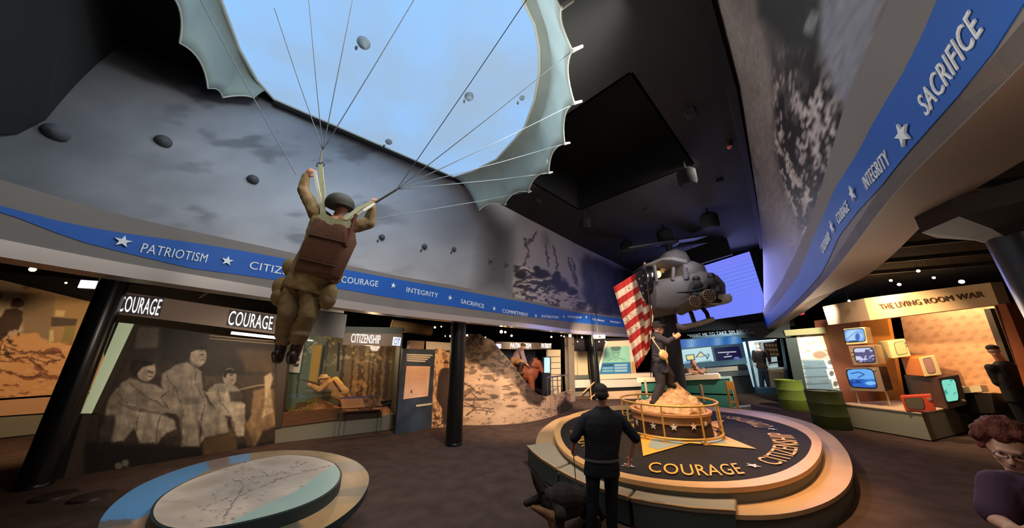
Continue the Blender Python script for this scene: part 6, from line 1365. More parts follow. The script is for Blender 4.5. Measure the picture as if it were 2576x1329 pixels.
MB().ring([ringell(hat_(0, .01, z), hM @ Vector((x, 0, 0)), hM @ Vector((0, y, 0))) for x, y, z in ((.09, .11, .085), (.15, .185, .06), (.15, .185, .05), (.09, .11, .068))]).build('hat_brim', M_hat, st_, True)
MB().lathe([(.01, -.05 * K), (.075 * K, -.04 * K), (.1 * K, 0), (.075 * K, .04 * K), (.01, .05 * K)], (0, 0, 0), 28, Matrix.Translation(V(Q(1669, 893, -.3))) @ V((.35, -1, .1)).to_track_quat('Z', 'Y').to_matrix().to_4x4()).build('canteen', mat('tan canteen cloth', (222, 182, 130), .8), st_, True)
MB().tube([Q(1640, 850, -.05), Q(1647, 862, -.24), Q(1657, 876, -.27), Q(1664, 886, -.3)], .014, 6).build('canteen_strap', mat('cream strap', (206, 186, 150), .8), st_)
MB().tube([Q(1642, 893, -.2), Q(1656, 896, -.24), Q(1671, 893, -.2)], .022, 6).build('belt', M_hat, st_); MB().tube([Q(1642, 900, -.1), Q(1638, 925, .05), Q(1637, 950, .1)], [.02, .016, .008], 6).build('scabbard', M_hat, st_)
# the flag on its pole, held by the statue
fg = thing('american_flag', 'large red and white striped flag with dark star field, held by the flag bearer', 'flag', Q(1640, 800, .15))
MB().tube([Q(1623, 668, .16), Q(1637, 790, .15), Q(1642, 900, .15), Q(1644, 950, .15)], .018, 8).build('flagpole', mat('dark wood pole', (70, 50, 36), .5), fg, True)
MB().ell(Q(1622, 664, .16), (.03, .03, .05)).build('finial', mat('gold medal'), fg, True)
lef = [(1543, 723), (1554, 760), (1567, 805), (1581, 850), (1592, 893), (1603, 930)]
rig = [(1626, 671), (1631, 716), (1638, 760), (1644, 800), (1638, 842), (1634, 880)]
nu, nv = 110, 130; Lp = resample(lef, np.linspace(0, 1, nv)); Rp = resample(rig, np.linspace(0, 1, nv)); G = np.zeros((nv, nu, 3))
for j in range(nv):
    for i in range(nu):
        u, w = i / (nu - 1), j / (nv - 1); x, y = Lp[j] * (1 - u) + Rp[j] * u
        G[j, i] = Q(x, y, .15 + .10 * math.sin(u * 9 + w * 1.5) * (1 - .3 * u) + .05 * math.sin(u * 21 + 2 * w) - .12 * math.sin(math.pi * u))
def paint_flag(X, Y):
    s_ = np.clip((Y - 722) / 208, 0, 1)
    fold = np.clip((X - (1612 + (Y - 722) * .06)) / 3, 0, 1) * .055
    for _ in range(12):
        m = .62 + .35 * s_; s_ = (Y + m * (X - 1543 - 60 * s_) - 722) / 208
    s_ = s_ - fold * 1.0
    p = Paint(X, Y, (176, 44, 40)); k = np.floor(np.clip(s_, 0, .999) * 13); edge = np.abs(np.sin(s_ * 13 * math.pi)); 
    p.mix((k % 2 == 1).astype(float), (226, 198, 172))
    wr = (k % 2 == 1) & (k < 9) & (X > 1568) & (X < 1612); n = fbm(X / 2.2, Y / 2.6, 4, 2); u = s_ * 13 - k
    p.mix(wr * np.clip((n - .56) / .05, 0, 1) * np.clip(.5 - np.abs(u - .5) + .1, 0, .3) * 2.2, (120, 92, 80))
    can = [(1598, 700), (1600, 688), (1626, 668), (1646, 750), (1646, 768), (1628, 768), (1618, 752)]
    p.poly(can, (38, 36, 46), 2)
    for x, y in ((1608, 702), (1613, 720), (1617, 738), (1621, 756), (1618, 694), (1623, 712), (1627, 730), (1631, 750), (1627, 688), (1632, 708), (1636, 728), (1638, 748)): p.ell(x, y, 2.2, 2.6, (150, 136, 124), .5)
    p.noise(8, 30, .9, 1.08, 3); return p.c
o = grid_print('flag_cloth', G, paint_flag, print_mat('flag cloth', .85), fg, 0); o.data.shade_smooth(); sm = o.modifiers.new('thick', 'SOLIDIFY'); sm.thickness = .008

# ------------------------------------------------------------------ man in black with the dog
YM = 4.7; Q = lambda x, y, d=0.0: yp(x, y, YM + d)
mn = thing('person', 'person in black seen from behind, holding a leash before the round platform', 'person', np.r_[Q(1503, 1345)[:2], 0])
M_blk = mat('black cloth', (20, 20, 24), .85, bump=.15, bscale=70); M_blk2 = mat('black trousers cloth', (16, 16, 18), .85, bump=.1, bscale=70); M_hair = mat('dark brown hair', (44, 30, 22), .7, bump=.5, bscale=150)
hs, hat_, hM = head(Q(1514, 993), [.35, 1, -.12], k=1.16)
sL, sR, eL, eR, wL, wR = Q(1474, 1053, .02), Q(1558, 1053, .02), Q(1447, 1100, .02), Q(1598, 1102, .0), Q(1441, 1122, .06), Q(1588, 1148, .04)
kL, kR, aL, aR = Q(1490, 1262), Q(1538, 1262), Q(1487, 1332), Q(1541, 1332); aL[2] = aR[2] = .09
body = hs + [('c', hat_(0, -.02, -.06), Q(1513, 1030), .056, .062), ('c', Q(1514, 1045), Q(1513, 1150), .1, .1), ('c', Q(1514, 1042), sL, .06, .05), ('c', Q(1514, 1042), sR, .06, .05), ('c', sL, eL, .048, .042), ('c', eL, wL, .042, .031), ('c', sR, eR, .05, .044), ('c', eR, wR, .044, .031), ('c', Q(1513, 1150), Q(1495, 1175), .1, .08), ('c', Q(1513, 1150), Q(1533, 1175), .1, .08), ('c', Q(1495, 1175), kL, .07, .05), ('c', Q(1533, 1175), kR, .07, .05), ('c', kL, aL, .05, .04), ('c', kR, aR, .05, .04)]
body += hand(wL, Q(1441, 1142, .08), [.6, .6, 0], 1.0, .8, [-1, 0, 0]) + hand(wR, Q(1580, 1180, .05), [-.3, .9, 0], 1.05, .45, [1, 0, 0])
organic('body', body, .0095, M_skin, mn, 3)
r = lambda x0, x1, y, dp: ringell(Q((x0 + x1) / 2, y), Q(x1, y) - Q((x0 + x1) / 2, y), [0, dp, 0])
organic('shirt', [('l', [r(1499, 1531, 1022, .07), r(1490, 1540, 1032, .10), r(1477, 1555, 1044, .13), r(1468, 1563, 1062, .15), r(1466, 1565, 1080, .15), r(1470, 1560, 1110, .14), r(1472, 1556, 1140, .14), r(1472, 1556, 1153, .14)]), ('c', sL, lerp(sL, eL, 1.05), .078, .068), ('c', sR, lerp(sR, eR, 1.0), .08, .072), ('c', Q(1500, 1040), sL, .07, .075), ('c', Q(1530, 1040), sR, .07, .075)], .011, M_blk, mn, 3, .006, 8)
organic('trousers', [('l', [r(1473, 1555, 1150, .13), r(1470, 1558, 1168, .14), r(1468, 1560, 1195, .14)]), ('c', Q(1492, 1190), kL, .105, .08), ('c', Q(1537, 1190), kR, .105, .08), ('c', kL, aL, .08, .068), ('c', kR, aR, .08, .068)], .011, M_blk2, mn, 3, .006, 8)
MB().ring([r(1470, 1557, 1150, .146), r(1470, 1557, 1157, .146)], False).build('belt', mat('dark grey belt', (96, 90, 84), .5), mn, True)
organic('hair', [('e', hat_(0, -.02, .05), (.094, .115, .097), hM), ('e', hat_(0, -.055, .0), (.09, .075, .08), hM)], .009, M_hair, mn, 3, .004, 30)
for a_ in (aL, aR): organic('shoe', boot(a_ + [0, 0, -.04], a_ + np.array([0, .2, -.045]), .95), .01, M_boot, mn, 2)
dogp = Q(1405, 1262, -.2)
dg_ = thing('dog', 'dark shepherd dog with tall pricked ears, left of the man in black', 'dog', np.r_[dogp[:2], 0])
Q = lambda x, y, d=0.0: yp(x, y, YM - .15 + d)
G0 = lambda p: np.r_[p[:2], .03]
hd = Q(1368, 1247); nk = Q(1392, 1256, .02); ch = Q(1402, 1290, .0); wi = Q(1415, 1250, .06); rm = Q(1476, 1258, .42)
ff, fb_ = G0(Q(1392, 1300, -.12)), G0(Q(1412, 1300, .12)); hf, hb3 = G0(rm + [.0, -.12, 0]), G0(rm + [.02, .14, 0])
dog = [('e', hd, (.085, .08, .075)), ('c', hd + [-.03, 0, -.02], Q(1323, 1266, -.02), .055, .032), ('c', Q(1326, 1272, -.02), hd + [-.02, 0, -.05], .02, .035), ('c', hd + [.03, 0, -.01], wi, .085, .12), ('c', hd + [.02, 0, -.05], ch, .085, .11),
       ('c', wi, rm + [-.1, -.02, 0], .16, .14), ('c', ch + [0, .03, .02], lerp(ch, rm, .6) + [0, 0, -.02], .14, .11), ('e', rm, (.14, .13, .15)), ('c', rm + [.1, .05, .02], rm + [.25, .12, -.32], .045, .03)]
for s_, (f, b) in ((-1, (ff, hf)), (1, (fb_, hb3))):
    sh = ch + np.array([.02, .1 * s_, .02]); el_ = np.r_[lerp(sh, f, .4)[:2] + [.03, 0], sh[2] * .62]; wr_ = np.r_[f[:2] + [.01, 0], .2]
    dog += [('c', sh, el_, .08, .05), ('c', el_, wr_, .045, .032), ('c', wr_, f + [0, 0, .01], .03, .032), ('c', f, f + [-.07, -.01, 0], .034, .028)]
    st2 = rm + np.array([-.02, .09 * s_, -.05]); kn = np.r_[b[:2] + [-.12, 0], .36]; hk = np.r_[b[:2] + [.09, 0], .2]
    dog += [('c', st2, kn, .095, .055), ('c', kn, hk, .045, .028), ('c', hk, b, .028, .03), ('c', b, b + [-.08, 0, 0], .033, .028)]
o = organic('fur_body', dog, .012, mat('dark shepherd coat', (46, 36, 28), .9, var=.45, scale=6, bump=.5, bscale=90), dg_, 3, .006, 18); o.name = 'body'
for x0, y0, x1, y1, d in ((1362, 1238, 1334, 1181, -.06), (1376, 1236, 1345, 1190, .06)):
    a_, b_ = Q(x0, y0, d), Q(x1, y1, d); m_ = lerp(a_, b_, .45); MB().ring([ringell(a_, [.05, 0, .02], [0, .022, 0], 10), ringell(m_, [.042, 0, .02], [0, .016, 0], 10), ringell(b_, [.004, 0, 0], [0, .004, 0], 10)]).build('ear', mat('dark ear fur', (40, 30, 26), .9), dg_, True)
MB().ell(Q(1320, 1266, -.02), (.022, .022, .018)).build('nose', BLK, dg_, True)
for d in (-.07, .05): MB().ell(Q(1352, 1245, d), (.011, .011, .011)).build('eye', mat('dark iris'), dg_, True)
organic('tan_chest', [('c', Q(1340, 1276, -.03), ch + [-.07, -.05, 0], .03, .085), ('c', ch + [-.07, -.05, 0], ch + [-.05, -.07, -.16], .085, .05)], .012, mat('tan fur', (150, 104, 66), .9, var=.3, scale=10, bump=.4, bscale=90), dg_, 3, .005, 20)
MB().tube([hd + np.array([.085 + .01 * math.cos(t) , .1 * math.cos(t), -.03 + .1 * math.sin(t)]) for t in np.linspace(0, 2 * math.pi, 18, endpoint=False)], .012, 6, True).build('collar', mat('dark collar', (60, 40, 34), .6), dg_)
o = MB().tube([yp(1442, 1134, 4.74), yp(1446, 1180, 4.7), yp(1449, 1215, 4.64), lerp(yp(1449, 1240, 4.6), hd + np.array([.09, .1, .05]), .5), hd + np.array([.1, .1, .04])], .007, 6).build('leash', mat('brown leather leash', (70, 44, 32), .6), None, True); tag(o, 'thin brown leash hanging from the left hand of the man in black to the dog', 'leash')

# ------------------------------------------------------------------ curly haired person, lower right corner
YW = 2.1; Q = lambda x, y, d=0.0: yp(x + 28, y, YW + d)
wm = thing('person', 'person with curly auburn hair in a dark purple shirt, lower right corner', 'person', np.r_[Q(2590, 1300)[:2], 0])
hs, hat_, hM = head(Q(2512, 1134), [-.84, -.46, -.3], [-.1, -.2, 1], k=.98)
sL, sR = Q(2490, 1224, .0), Q(2622, 1232, .05); c0 = Q(2556, 1216); pel = np.r_[c0[:2], .98]
eL = Q(2478, 1306, -.02); wL = Q(2535, 1340, -.16)
body = hs + [('c', hat_(0, -.03, -.06), c0 + [0, 0, .04], .052, .055), ('c', c0 + [0, 0, -.04], pel, .1, .1), ('c', c0, sL, .055, .05), ('c', c0, sR, .055, .05), ('c', sL, eL, .05, .042), ('c', eL, wL, .042, .03), ('c', sR, sR + [0, 0, -.28], .05, .042), ('c', sR + [0, 0, -.28], sR + [-.1, -.2, -.3], .042, .03),
       ('c', pel, pel + [-.1, 0, -.1], .1, .085), ('c', pel, pel + [.1, 0, -.1], .1, .085), ('c', pel + [-.1, 0, -.1], np.r_[pel[:2] + [-.1, 0], .48], .08, .055), ('c', pel + [.1, 0, -.1], np.r_[pel[:2] + [.1, 0], .48], .08, .055), ('c', np.r_[pel[:2] + [-.1, 0], .48], np.r_[pel[:2] + [-.1, 0], .08], .055, .04), ('c', np.r_[pel[:2] + [.1, 0], .48], np.r_[pel[:2] + [.1, 0], .08], .055, .04)]
body += hand(wL, wL + np.array([.12, -.06, -.02]), [0, 0, 1], .95, .5, [0, -1, 0]) + hand(sR + [-.1, -.2, -.3], sR + [-.2, -.26, -.3], [0, 0, 1], .95, .5)
organic('body', body, .009, M_skin2, wm, 3); eyes(hat_, hM, wm, .98)
for s_ in (-1, 1): MB().tube([hat_(.03 * s_ + .024 * math.cos(t), .098, .008 + .018 * math.sin(t)) for t in np.linspace(0, 2 * math.pi, 14, endpoint=False)], .0025, 5, True).build('glasses_rim', mat('dark glasses rim', (50, 34, 30), .4), wm)
M_curl = mat('auburn curly hair', (112, 54, 34), .75, var=.4, scale=30, bump=.9, bscale=110)
r_ = random.Random(2); cur = [('e', hat_(0, -.05, .06), (.1, .1, .1), hM)]
for _ in range(70):
    a_, b_ = r_.uniform(0, 6.28), r_.uniform(-.5, 1.4); x, y, z = .105 * math.cos(a_) * math.cos(b_), -.045 + .105 * math.sin(a_) * math.cos(b_), .05 + .112 * math.sin(b_)
    if y > .0 and z < .085: continue
    cur.append(('e', hat_(x, y, z), (r_.uniform(.022, .036),) * 3))
organic('hair', cur, .0085, M_curl, wm, 1, .01, 40)
vx = unit(sR - sL)
organic('shirt', [('l', [ringell(c0 + [0, 0, .05], vx * .09, [.05, .08, 0]), ringell(c0 + [0, 0, .0], vx * .19, [.06, .11, 0]), ringell(c0 + [0, 0, -.1], vx * .2, [.07, .13, 0]), ringell(c0 + [0, 0, -.35], vx * .19, [.07, .13, 0]), ringell(np.r_[c0[:2], .92], vx * .2, [.07, .13, 0])]), ('c', sL, lerp(sL, eL, .8), .085, .078), ('c', sR, sR + [0, 0, -.2], .085, .075), ('c', c0 + [0, 0, -.02], sL, .08, .085), ('c', c0 + [0, 0, -.02], sR, .08, .085)], .01, mat('dark purple shirt', (70, 42, 58), .85, bump=.15, bscale=60), wm, 3, .007, 8)
organic('trousers', [('c', pel + [-.1, 0, 0], np.r_[pel[:2] + [-.1, 0], .1], .12, .08), ('c', pel + [.1, 0, 0], np.r_[pel[:2] + [.1, 0], .1], .12, .08)], .016, M_blk2, wm, 2)
for s_ in (-.1, .1): organic('shoe', boot(np.r_[pel[:2] + [s_, 0], .05], np.r_[pel[:2] + [s_ - .1, -.17], .045]), .012, M_boot, wm, 2)

# ------------------------------------------------------------------ visitor in black near the wallpaper
YV = 7.0; Q = lambda x, y, d=0.0: yp(x, y, YV + d)
vg = np.r_[Q(2530, 1000)[:2], 0]
vs = thing('person', 'person in black jacket and dark cap, turned away before the wallpaper', 'person', np.r_[vg[:2], .5])
hc = Q(2500, 884); hs, hat_, hM = head(hc, [.75, .6, -.1]); c0 = Q(2524, 916); sL, sR = Q(2494, 926, .05), Q(2572, 926, -.05); pel = np.r_[c0[:2] + [.0, 0], 1.25]
body = hs + [('c', hat_(0, -.03, -.06), c0, .058, .07), ('c', c0, pel, .1, .1), ('c', c0, sL, .06, .05), ('c', c0, sR, .06, .05), ('c', sL, sL + [.03, .03, -.3], .05, .04), ('c', sL + [.03, .03, -.3], sL + [.2, .05, -.42], .04, .03), ('c', sR, sR + [0, 0, -.3], .05, .04), ('c', sR + [0, 0, -.3], sR + [.05, -.12, -.45], .04, .03)] + hand(sR + [.05, -.12, -.45], sR + [.07, -.16, -.6], [1, 0, 0], 1, .5) + hand(sL + [.2, .05, -.42], sL + [.34, .06, -.42], [0, 0, 1], 1, .5)
for s_ in (-.1, .1): body += [('c', pel, np.r_[pel[:2] + [s_, 0], .9], .09, .05), ('c', np.r_[pel[:2] + [s_, 0], .9], np.r_[pel[:2] + [s_, 0], .5], .05, .04)]
organic('body', body, .012, M_skin, vs, 2)
vx = unit(sR - sL); organic('jacket', [('l', [ringell(c0 + [0, 0, .06], vx * .1, [.05, .09, 0]), ringell(c0 + [0, 0, -.02], vx * .22, [.08, .12, 0]), ringell(c0 + [0, 0, -.25], vx * .25, [.1, .15, 0]), ringell(c0 + [0, 0, -.55], vx * .24, [.1, .15, 0]), ringell(c0 + [0, 0, -.78], vx * .25, [.1, .15, 0])]), ('c', sL, sL + [.03, .03, -.3], .09, .075), ('c', sL + [.03, .03, -.3], sL + [.18, .05, -.41], .075, .055), ('c', sR, sR + [0, 0, -.3], .09, .075), ('c', sR + [0, 0, -.3], sR + [.05, -.11, -.43], .07, .055)], .013, mat('black jacket cloth', (28, 25, 24), .8, bump=.15, bscale=60), vs, 2, .01, 7)
organic('trousers', [('c', np.r_[pel[:2] + [s_, 0], 1.3], np.r_[pel[:2] + [s_, 0], .5], .125, .085) for s_ in (-.1, .1)], .016, M_blk2, vs, 2)
for s_ in (-.1, .1): organic('shoe', boot(np.r_[pel[:2] + [s_, 0], .47], np.r_[pel[:2] + [s_ + .1, .14], .465]), .012, M_boot, vs, 2)
organic('cap', [('e', hat_(0, -.01, .07), (.09, .11, .075), hM), ('e', hat_(0, .1, .055), (.06, .06, .012), hM)], .011, mat('dark cap cloth', (44, 34, 34), .8), vs, 2); organic('grey_hair', [('e', hat_(0, -.045, -.005), (.078, .055, .05), hM)], .011, mat('grey hair', (150, 132, 124), .8, bump=.4, bscale=120), vs, 2)
o = MB().prism([V(vg) + Vector((x, y, 0)) for x, y in ((-.25, -.22), (.3, -.22), (.3, .3), (-.25, .3))], (0, 0, .45)).build('black_step', BLK, None, bevel=.02); tag(o, 'black step box carrying the person in a black jacket, right of the television plinth', 'step')

# ------------------------------------------------------------------ man seated at the desk
ydk = hw(da, db, 1748, 942)[1] + .55; Q = lambda x, y, d=0.0: yp(x, y, ydk + d); mp = np.linalg.norm(Q(1751, 940) - Q(1750, 940)); K = mp * 17 / .24
se = thing('person', 'person in a taupe polo shirt seated behind the desk, chin on one hand', 'person', np.r_[Q(1750, 1000)[:2], 0])
hs, hat_, hM = head(Q(1744, 915), [-.3, -.9, -.15], k=K * 1.12); c0 = Q(1749, 929); dsk = hw(da, db, 1750, 942)[2] + .03
sL, sR = Q(1732, 933), Q(1770, 932); eL, eR = np.r_[Q(1736, 950, -.25)[:2], dsk + .05], np.r_[Q(1768, 950, -.25)[:2], dsk + .05]; wR = Q(1750, 928, -.16); wL = np.r_[Q(1756, 949, -.35)[:2], dsk + .05]
pel = np.r_[c0[:2] + [0, .1], .62]
body = hs + [('c', hat_(0, -.02, -.07), c0, .06 * K, .07 * K), ('c', c0, pel, .12 * K, .13 * K), ('c', c0, sL, .06, .06), ('c', c0, sR, .06, .06), ('c', sL, eL, .06 * K, .05 * K), ('c', eL, wL, .05 * K, .035 * K), ('c', sR, eR, .06 * K, .05 * K), ('c', eR, wR, .05 * K, .035 * K), ('c', pel, pel + [.15, -.45, -.02], .11, .08), ('c', pel, pel + [-.15, -.45, -.02], .11, .08), ('c', pel + [.15, -.45, -.02], pel + [.15, -.45, -.5], .08, .06), ('c', pel + [-.15, -.45, -.02], pel + [-.15, -.45, -.5], .08, .06)] + hand(wR, Q(1748, 921, -.15), [0, -1, .3], K, .7) + hand(wL, wL + np.array([.16, -.03, 0]), [0, -1, .2], K, .4)
organic('body', body, .014, M_skin, se, 2); eyes(hat_, hM, se, K)
organic('polo_shirt', [('l', [ringell(c0 + [0, 0, .07 * K], [.1 * K, 0, 0], [0, .08 * K, 0]), ringell(c0 + [0, 0, -.02], [.22 * K, 0, 0], [0, .13 * K, 0]), ringell(c0 + [0, 0, -.3], [.22 * K, 0, 0], [0, .16 * K, 0]), ringell(np.r_[pel[:2], .6], [.22 * K, 0, 0], [0, .17 * K, 0])]), ('c', sL, lerp(sL, eL, .7), .1 * K, .085 * K), ('c', sR, lerp(sR, eR, .7), .1 * K, .085 * K)], .018, mat('taupe polo cloth', (150, 122, 96), .85), se, 2, .01, 6)
organic('hair', [('e', hat_(0, -.035, .045), (.08 * K, .09 * K, .075 * K), hM)], .014, mat('short grey brown hair', (74, 56, 44), .8), se, 2)
MB().tube([lerp(wR, eR, .12) + np.array([.045 * K * math.cos(t), .045 * K * math.sin(t), 0]) for t in np.linspace(0, 6.28, 14, endpoint=False)], .012, 6, True).build('wristwatch', BLK, se)
ch_ = thing('office_chair', 'dark office chair under the person seated at the information desk', 'chair', np.r_[pel[:2], 0])
MB().box((pel[0], pel[1] + .02, .44), (.55, .55, .09)).build('seat', M_blk2, ch_, bevel=.03); MB().box((pel[0], pel[1] + .36, .85), (.5, .07, .6)).build('backrest', M_blk2, ch_, bevel=.03); MB().cyl((pel[0], pel[1], .06), (pel[0], pel[1], .4), .04).build('pedestal', mat('gun metal'), ch_, True); MB().lathe([(.3, 0), (.3, .03), (.06, .07)], (pel[0], pel[1], 0), 24).build('foot_ring', mat('gun metal'), ch_)

# ------------------------------------------------------------------ soldier in the trench diorama
bw_ = lambda x, y, w: hw(ca + cn[:2] * w, cb + cn[:2] * w, x, y); Q = lambda x, y, d=0.0: bw_(x, y, .75 + d); u_ = unit(np.r_[cb - ca, 0]); K = np.linalg.norm(Q(816, 950) - Q(815, 950)) * 26 / .26
so_ = thing('trench_soldier', 'khaki soldier mannequin in a broad helmet aiming a rifle in the trench diorama', 'mannequin', Q(845, 1000))
M_khaki = mat('khaki cloth', (196, 148, 92), .9, var=.12, scale=14, bump=.2, bscale=60)
hs, hat_, hM = head(Q(813, 955), -u_ + [0, 0, -.1], k=K * .92); s1, e1, w1 = Q(826, 963, -.12), Q(803, 980, -.2), Q(783, 970, -.15); hip, kne, ft = Q(862, 988), Q(842, 992, -.12), Q(862, 1004, -.1)
body = hs + [('c', Q(820, 957), Q(828, 963), .06 * K, .07 * K), ('c', Q(828, 965), hip, .12 * K, .13 * K), ('c', s1, e1, .05 * K, .045 * K), ('c', e1, w1, .045 * K, .034 * K), ('c', Q(826, 964), s1, .08 * K, .06 * K), ('c', hip, kne, .09 * K, .06 * K), ('c', kne, ft, .06 * K, .05 * K)] + hand(w1, Q(775, 966, -.15), [0, 0, 1], K, .6)
organic('body', body, .014, M_skin2, so_, 2)
organic('uniform', [('c', Q(826, 964), Q(842, 972), .15 * K, .18 * K), ('c', Q(842, 972), hip, .18 * K, .17 * K), ('c', s1, e1, .095 * K, .075 * K), ('c', e1, lerp(e1, w1, .8), .075 * K, .055 * K), ('c', Q(826, 964), s1, .12 * K, .1 * K), ('c', hip, kne, .14 * K, .1 * K), ('c', kne, ft, .1 * K, .085 * K), ('c', hip, Q(876, 1000, .1), .14 * K, .09 * K)], .016, M_khaki, so_, 2, .014, 6)
MB().ring([ringell(hat_(0, 0, z), hM @ Vector((x, 0, 0)), hM @ Vector((0, y, 0))) for x, y, z in ((.02, .02, .15 * K), (.08 * K, .09 * K, .13 * K), (.105 * K, .12 * K, .07 * K), (.17 * K, .185 * K, .045 * K), (.17 * K, .185 * K, .035 * K))]).build('brodie_helmet', mat('tan helmet', (214, 172, 116), .6), so_, True)
bpk = [Q(834, 951, -.02), Q(846, 948, -.02), Q(862, 965, -.02), Q(868, 978, -.02), Q(857, 974, -.02), Q(842, 962, -.02)]; MB().prism(bpk, cn * .35).build('backpack', mat('yellow canvas pack', (228, 196, 92), .85), so_, bevel=.04)
MB().tube([Q(838, 958, -.2), Q(848, 972, -.22), Q(858, 986, -.2)], .03, 6).build('strap', mat('brown strap'), so_)
MB().tube([Q(806, 968, -.16), Q(785, 962, -.17), Q(758, 955, -.18)], [.035, .028, .014], 8).build('rifle', mat('dark rifle wood', (88, 64, 46), .5), so_, True)
# ------------------------------------------------------------------ police mannequin in the lit case
Q = lambda x, y, d=0.0: hw(ua + un[:2] * .55, ub + un[:2] * .55, x, y) + un * d; v_ = unit(np.r_[ub - ua, 0]); K = np.linalg.norm(Q(1907, 870) - Q(1906, 870)) * 17 / .25; ax = v_ * K
po = thing('police_mannequin', 'police mannequin in dark uniform with peaked cap and white gloves inside the lit case', 'mannequin', Q(1922, 975))
M_uni = mat('dark brown uniform cloth', (58, 42, 36), .8); M_uni2 = mat('slate trousers cloth', (62, 70, 84), .8)
hs, hat_, hM = head(Q(1908, 872), -un + v_ * -.2, k=K); c0 = Q(1911, 884)
sL, sR, eL, eR, wL, wR = Q(1897, 886), Q(1926, 883), Q(1896, 904), Q(1935, 902), Q(1899, 912), Q(1936, 911)
body = hs + [('c', hat_(0, -.02, -.07), c0, .055 * K, .07 * K), ('c', c0, Q(1915, 925), .11 * K, .11 * K), ('c', c0, sL, .06, .06), ('c', c0, sR, .06, .06), ('c', sL, eL, .05 * K, .045 * K), ('c', eL, wL, .04 * K, .035 * K), ('c', sR, eR, .05 * K, .045 * K), ('c', eR, wR, .04 * K, .035 * K), ('c', Q(1913, 925), Q(1917, 972), .07 * K, .05 * K), ('c', Q(1920, 925), Q(1934, 970), .07 * K, .05 * K)] + hand(wL, Q(1900, 920), -un, K, .4) + hand(wR, Q(1938, 919), -un, K, .4)
organic('body', body, .016, M_skin2, po, 2)
organic('tunic', [('l', [ringell(c0 + [0, 0, .06], ax * .09, un * .09 * K), ringell(Q(1911, 887), ax * .22, un * .13 * K), ringell(Q(1913, 905), ax * .2, un * .15 * K), ringell(Q(1915, 918), ax * .19, un * .15 * K), ringell(Q(1918, 927), ax * .22, un * .16 * K)]), ('c', sL, eL, .085 * K, .07 * K), ('c', eL, lerp(eL, wL, .8), .07 * K, .06 * K), ('c', sR, eR, .085 * K, .07 * K), ('c', eR, lerp(eR, wR, .8), .07 * K, .06 * K)], .02, M_uni, po, 2)
organic('trousers', [('c', Q(1913, 924), Q(1917, 972), .11 * K, .085 * K), ('c', Q(1921, 924), Q(1935, 971), .11 * K, .085 * K)], .02, M_uni2, po, 2)
organic('peaked_cap', [('e', hat_(0, 0, .1 * K), (.12 * K, .12 * K, .035 * K), hM), ('e', hat_(0, 0, .075 * K), (.085 * K, .09 * K, .05 * K), hM), ('e', hat_(0, .09 * K, .055 * K), (.06 * K, .04 * K, .012 * K), hM)], .016, mat('olive cap cloth', (112, 96, 60), .7), po, 2)
for h_ in (wL, wR): MB().ell(h_ + np.array([0, 0, -.06 * K]), (.055 * K, .055 * K, .075 * K)).build('white_glove', mat('white glove', (236, 226, 206), .7), po, True)
for k in range(4): MB().ell(Q(1911 + k * 1.0, 893 + k * 8, -.17 * K), (.02, .02, .02)).build('button', mat('gold medal'), po, True)
# ------------------------------------------------------------------ mounted rider above the hillside print
YH = 12.3; Q = lambda x, y, d=0.0: yp(x, y, YH + d); K = np.linalg.norm(Q(1331, 900) - Q(1330, 900)) * 17 / .25
hsr = thing('brown_horse', 'brown model horse with lowered head, behind the cut edge of the hillside print', 'horse', Q(1310, 1000))
M_horse = mat('chestnut horse coat', (140, 70, 40), .6, var=.2, scale=6)
hb4, chs, rp_ = Q(1312, 932), Q(1333, 938), Q(1280, 936, .25)
hz = [('c', rp_, chs, .33 * K, .32 * K), ('c', chs + [0, 0, .1], Q(1343, 912), .24 * K, .15 * K), ('c', Q(1343, 910), Q(1354, 914), .14 * K, .12 * K), ('c', Q(1354, 914), Q(1363, 934), .12 * K, .075 * K), ('e', rp_, (.36 * K, .34 * K, .36 * K)), ('c', Q(1344, 905, -.08), Q(1345, 898, -.09), .045 * K, .015 * K), ('c', Q(1349, 905, .08), Q(1351, 898, .09), .045 * K, .015 * K)]
for x, d in ((1335, -.18), (1329, .2)): s_ = Q(x, 950, d); f = np.r_[s_[:2], .06]; hz += [('c', s_, np.r_[s_[:2] + [.05, 0], s_[2] * .55], .14 * K, .075 * K), ('c', np.r_[s_[:2] + [.05, 0], s_[2] * .55], f, .07 * K, .06 * K)]
for x, d in ((1281, .1), (1276, .5)): s_ = Q(x, 950, d); f = np.r_[s_[:2], .06]; hz += [('c', s_, np.r_[s_[:2] + [-.12, 0], s_[2] * .5], .2 * K, .085 * K), ('c', np.r_[s_[:2] + [-.12, 0], s_[2] * .5], f, .075 * K, .065 * K)]
o = organic('body', hz, .03, M_horse, hsr, 2)
MB().tube([Q(1341, 904, -.1), Q(1334, 912, -.2), Q(1332, 926, -.25), Q(1330, 936, -.25)], [.05, .07, .06, .03], 6).build('mane', mat('dark mane', (54, 34, 26), .9), hsr); MB().tube([Q(1358, 925, -.1), Q(1345, 924, -.28), Q(1328, 918, -.3)], .018, 6).build('reins', mat('brown strap'), hsr); MB().tube([rp_ + [-.3, 0, .1], rp_ + [-.55, 0, -.3], rp_ + [-.5, 0, -1.0]], [.07, .1, .04], 8).build('tail', mat('dark mane'), hsr, True)
rd = thing('rider_mannequin', 'mannequin rider in grey shirt and cap leaning forward on the brown horse', 'mannequin', Q(1300, 915))
hs, hat_, hM = head(Q(1315, 873), [.9, -.3, -.15], k=K * .85); s1, e1, w1 = Q(1312, 887, -.22), Q(1318, 905, -.28), Q(1326, 918, -.28); hip = Q(1296, 908)
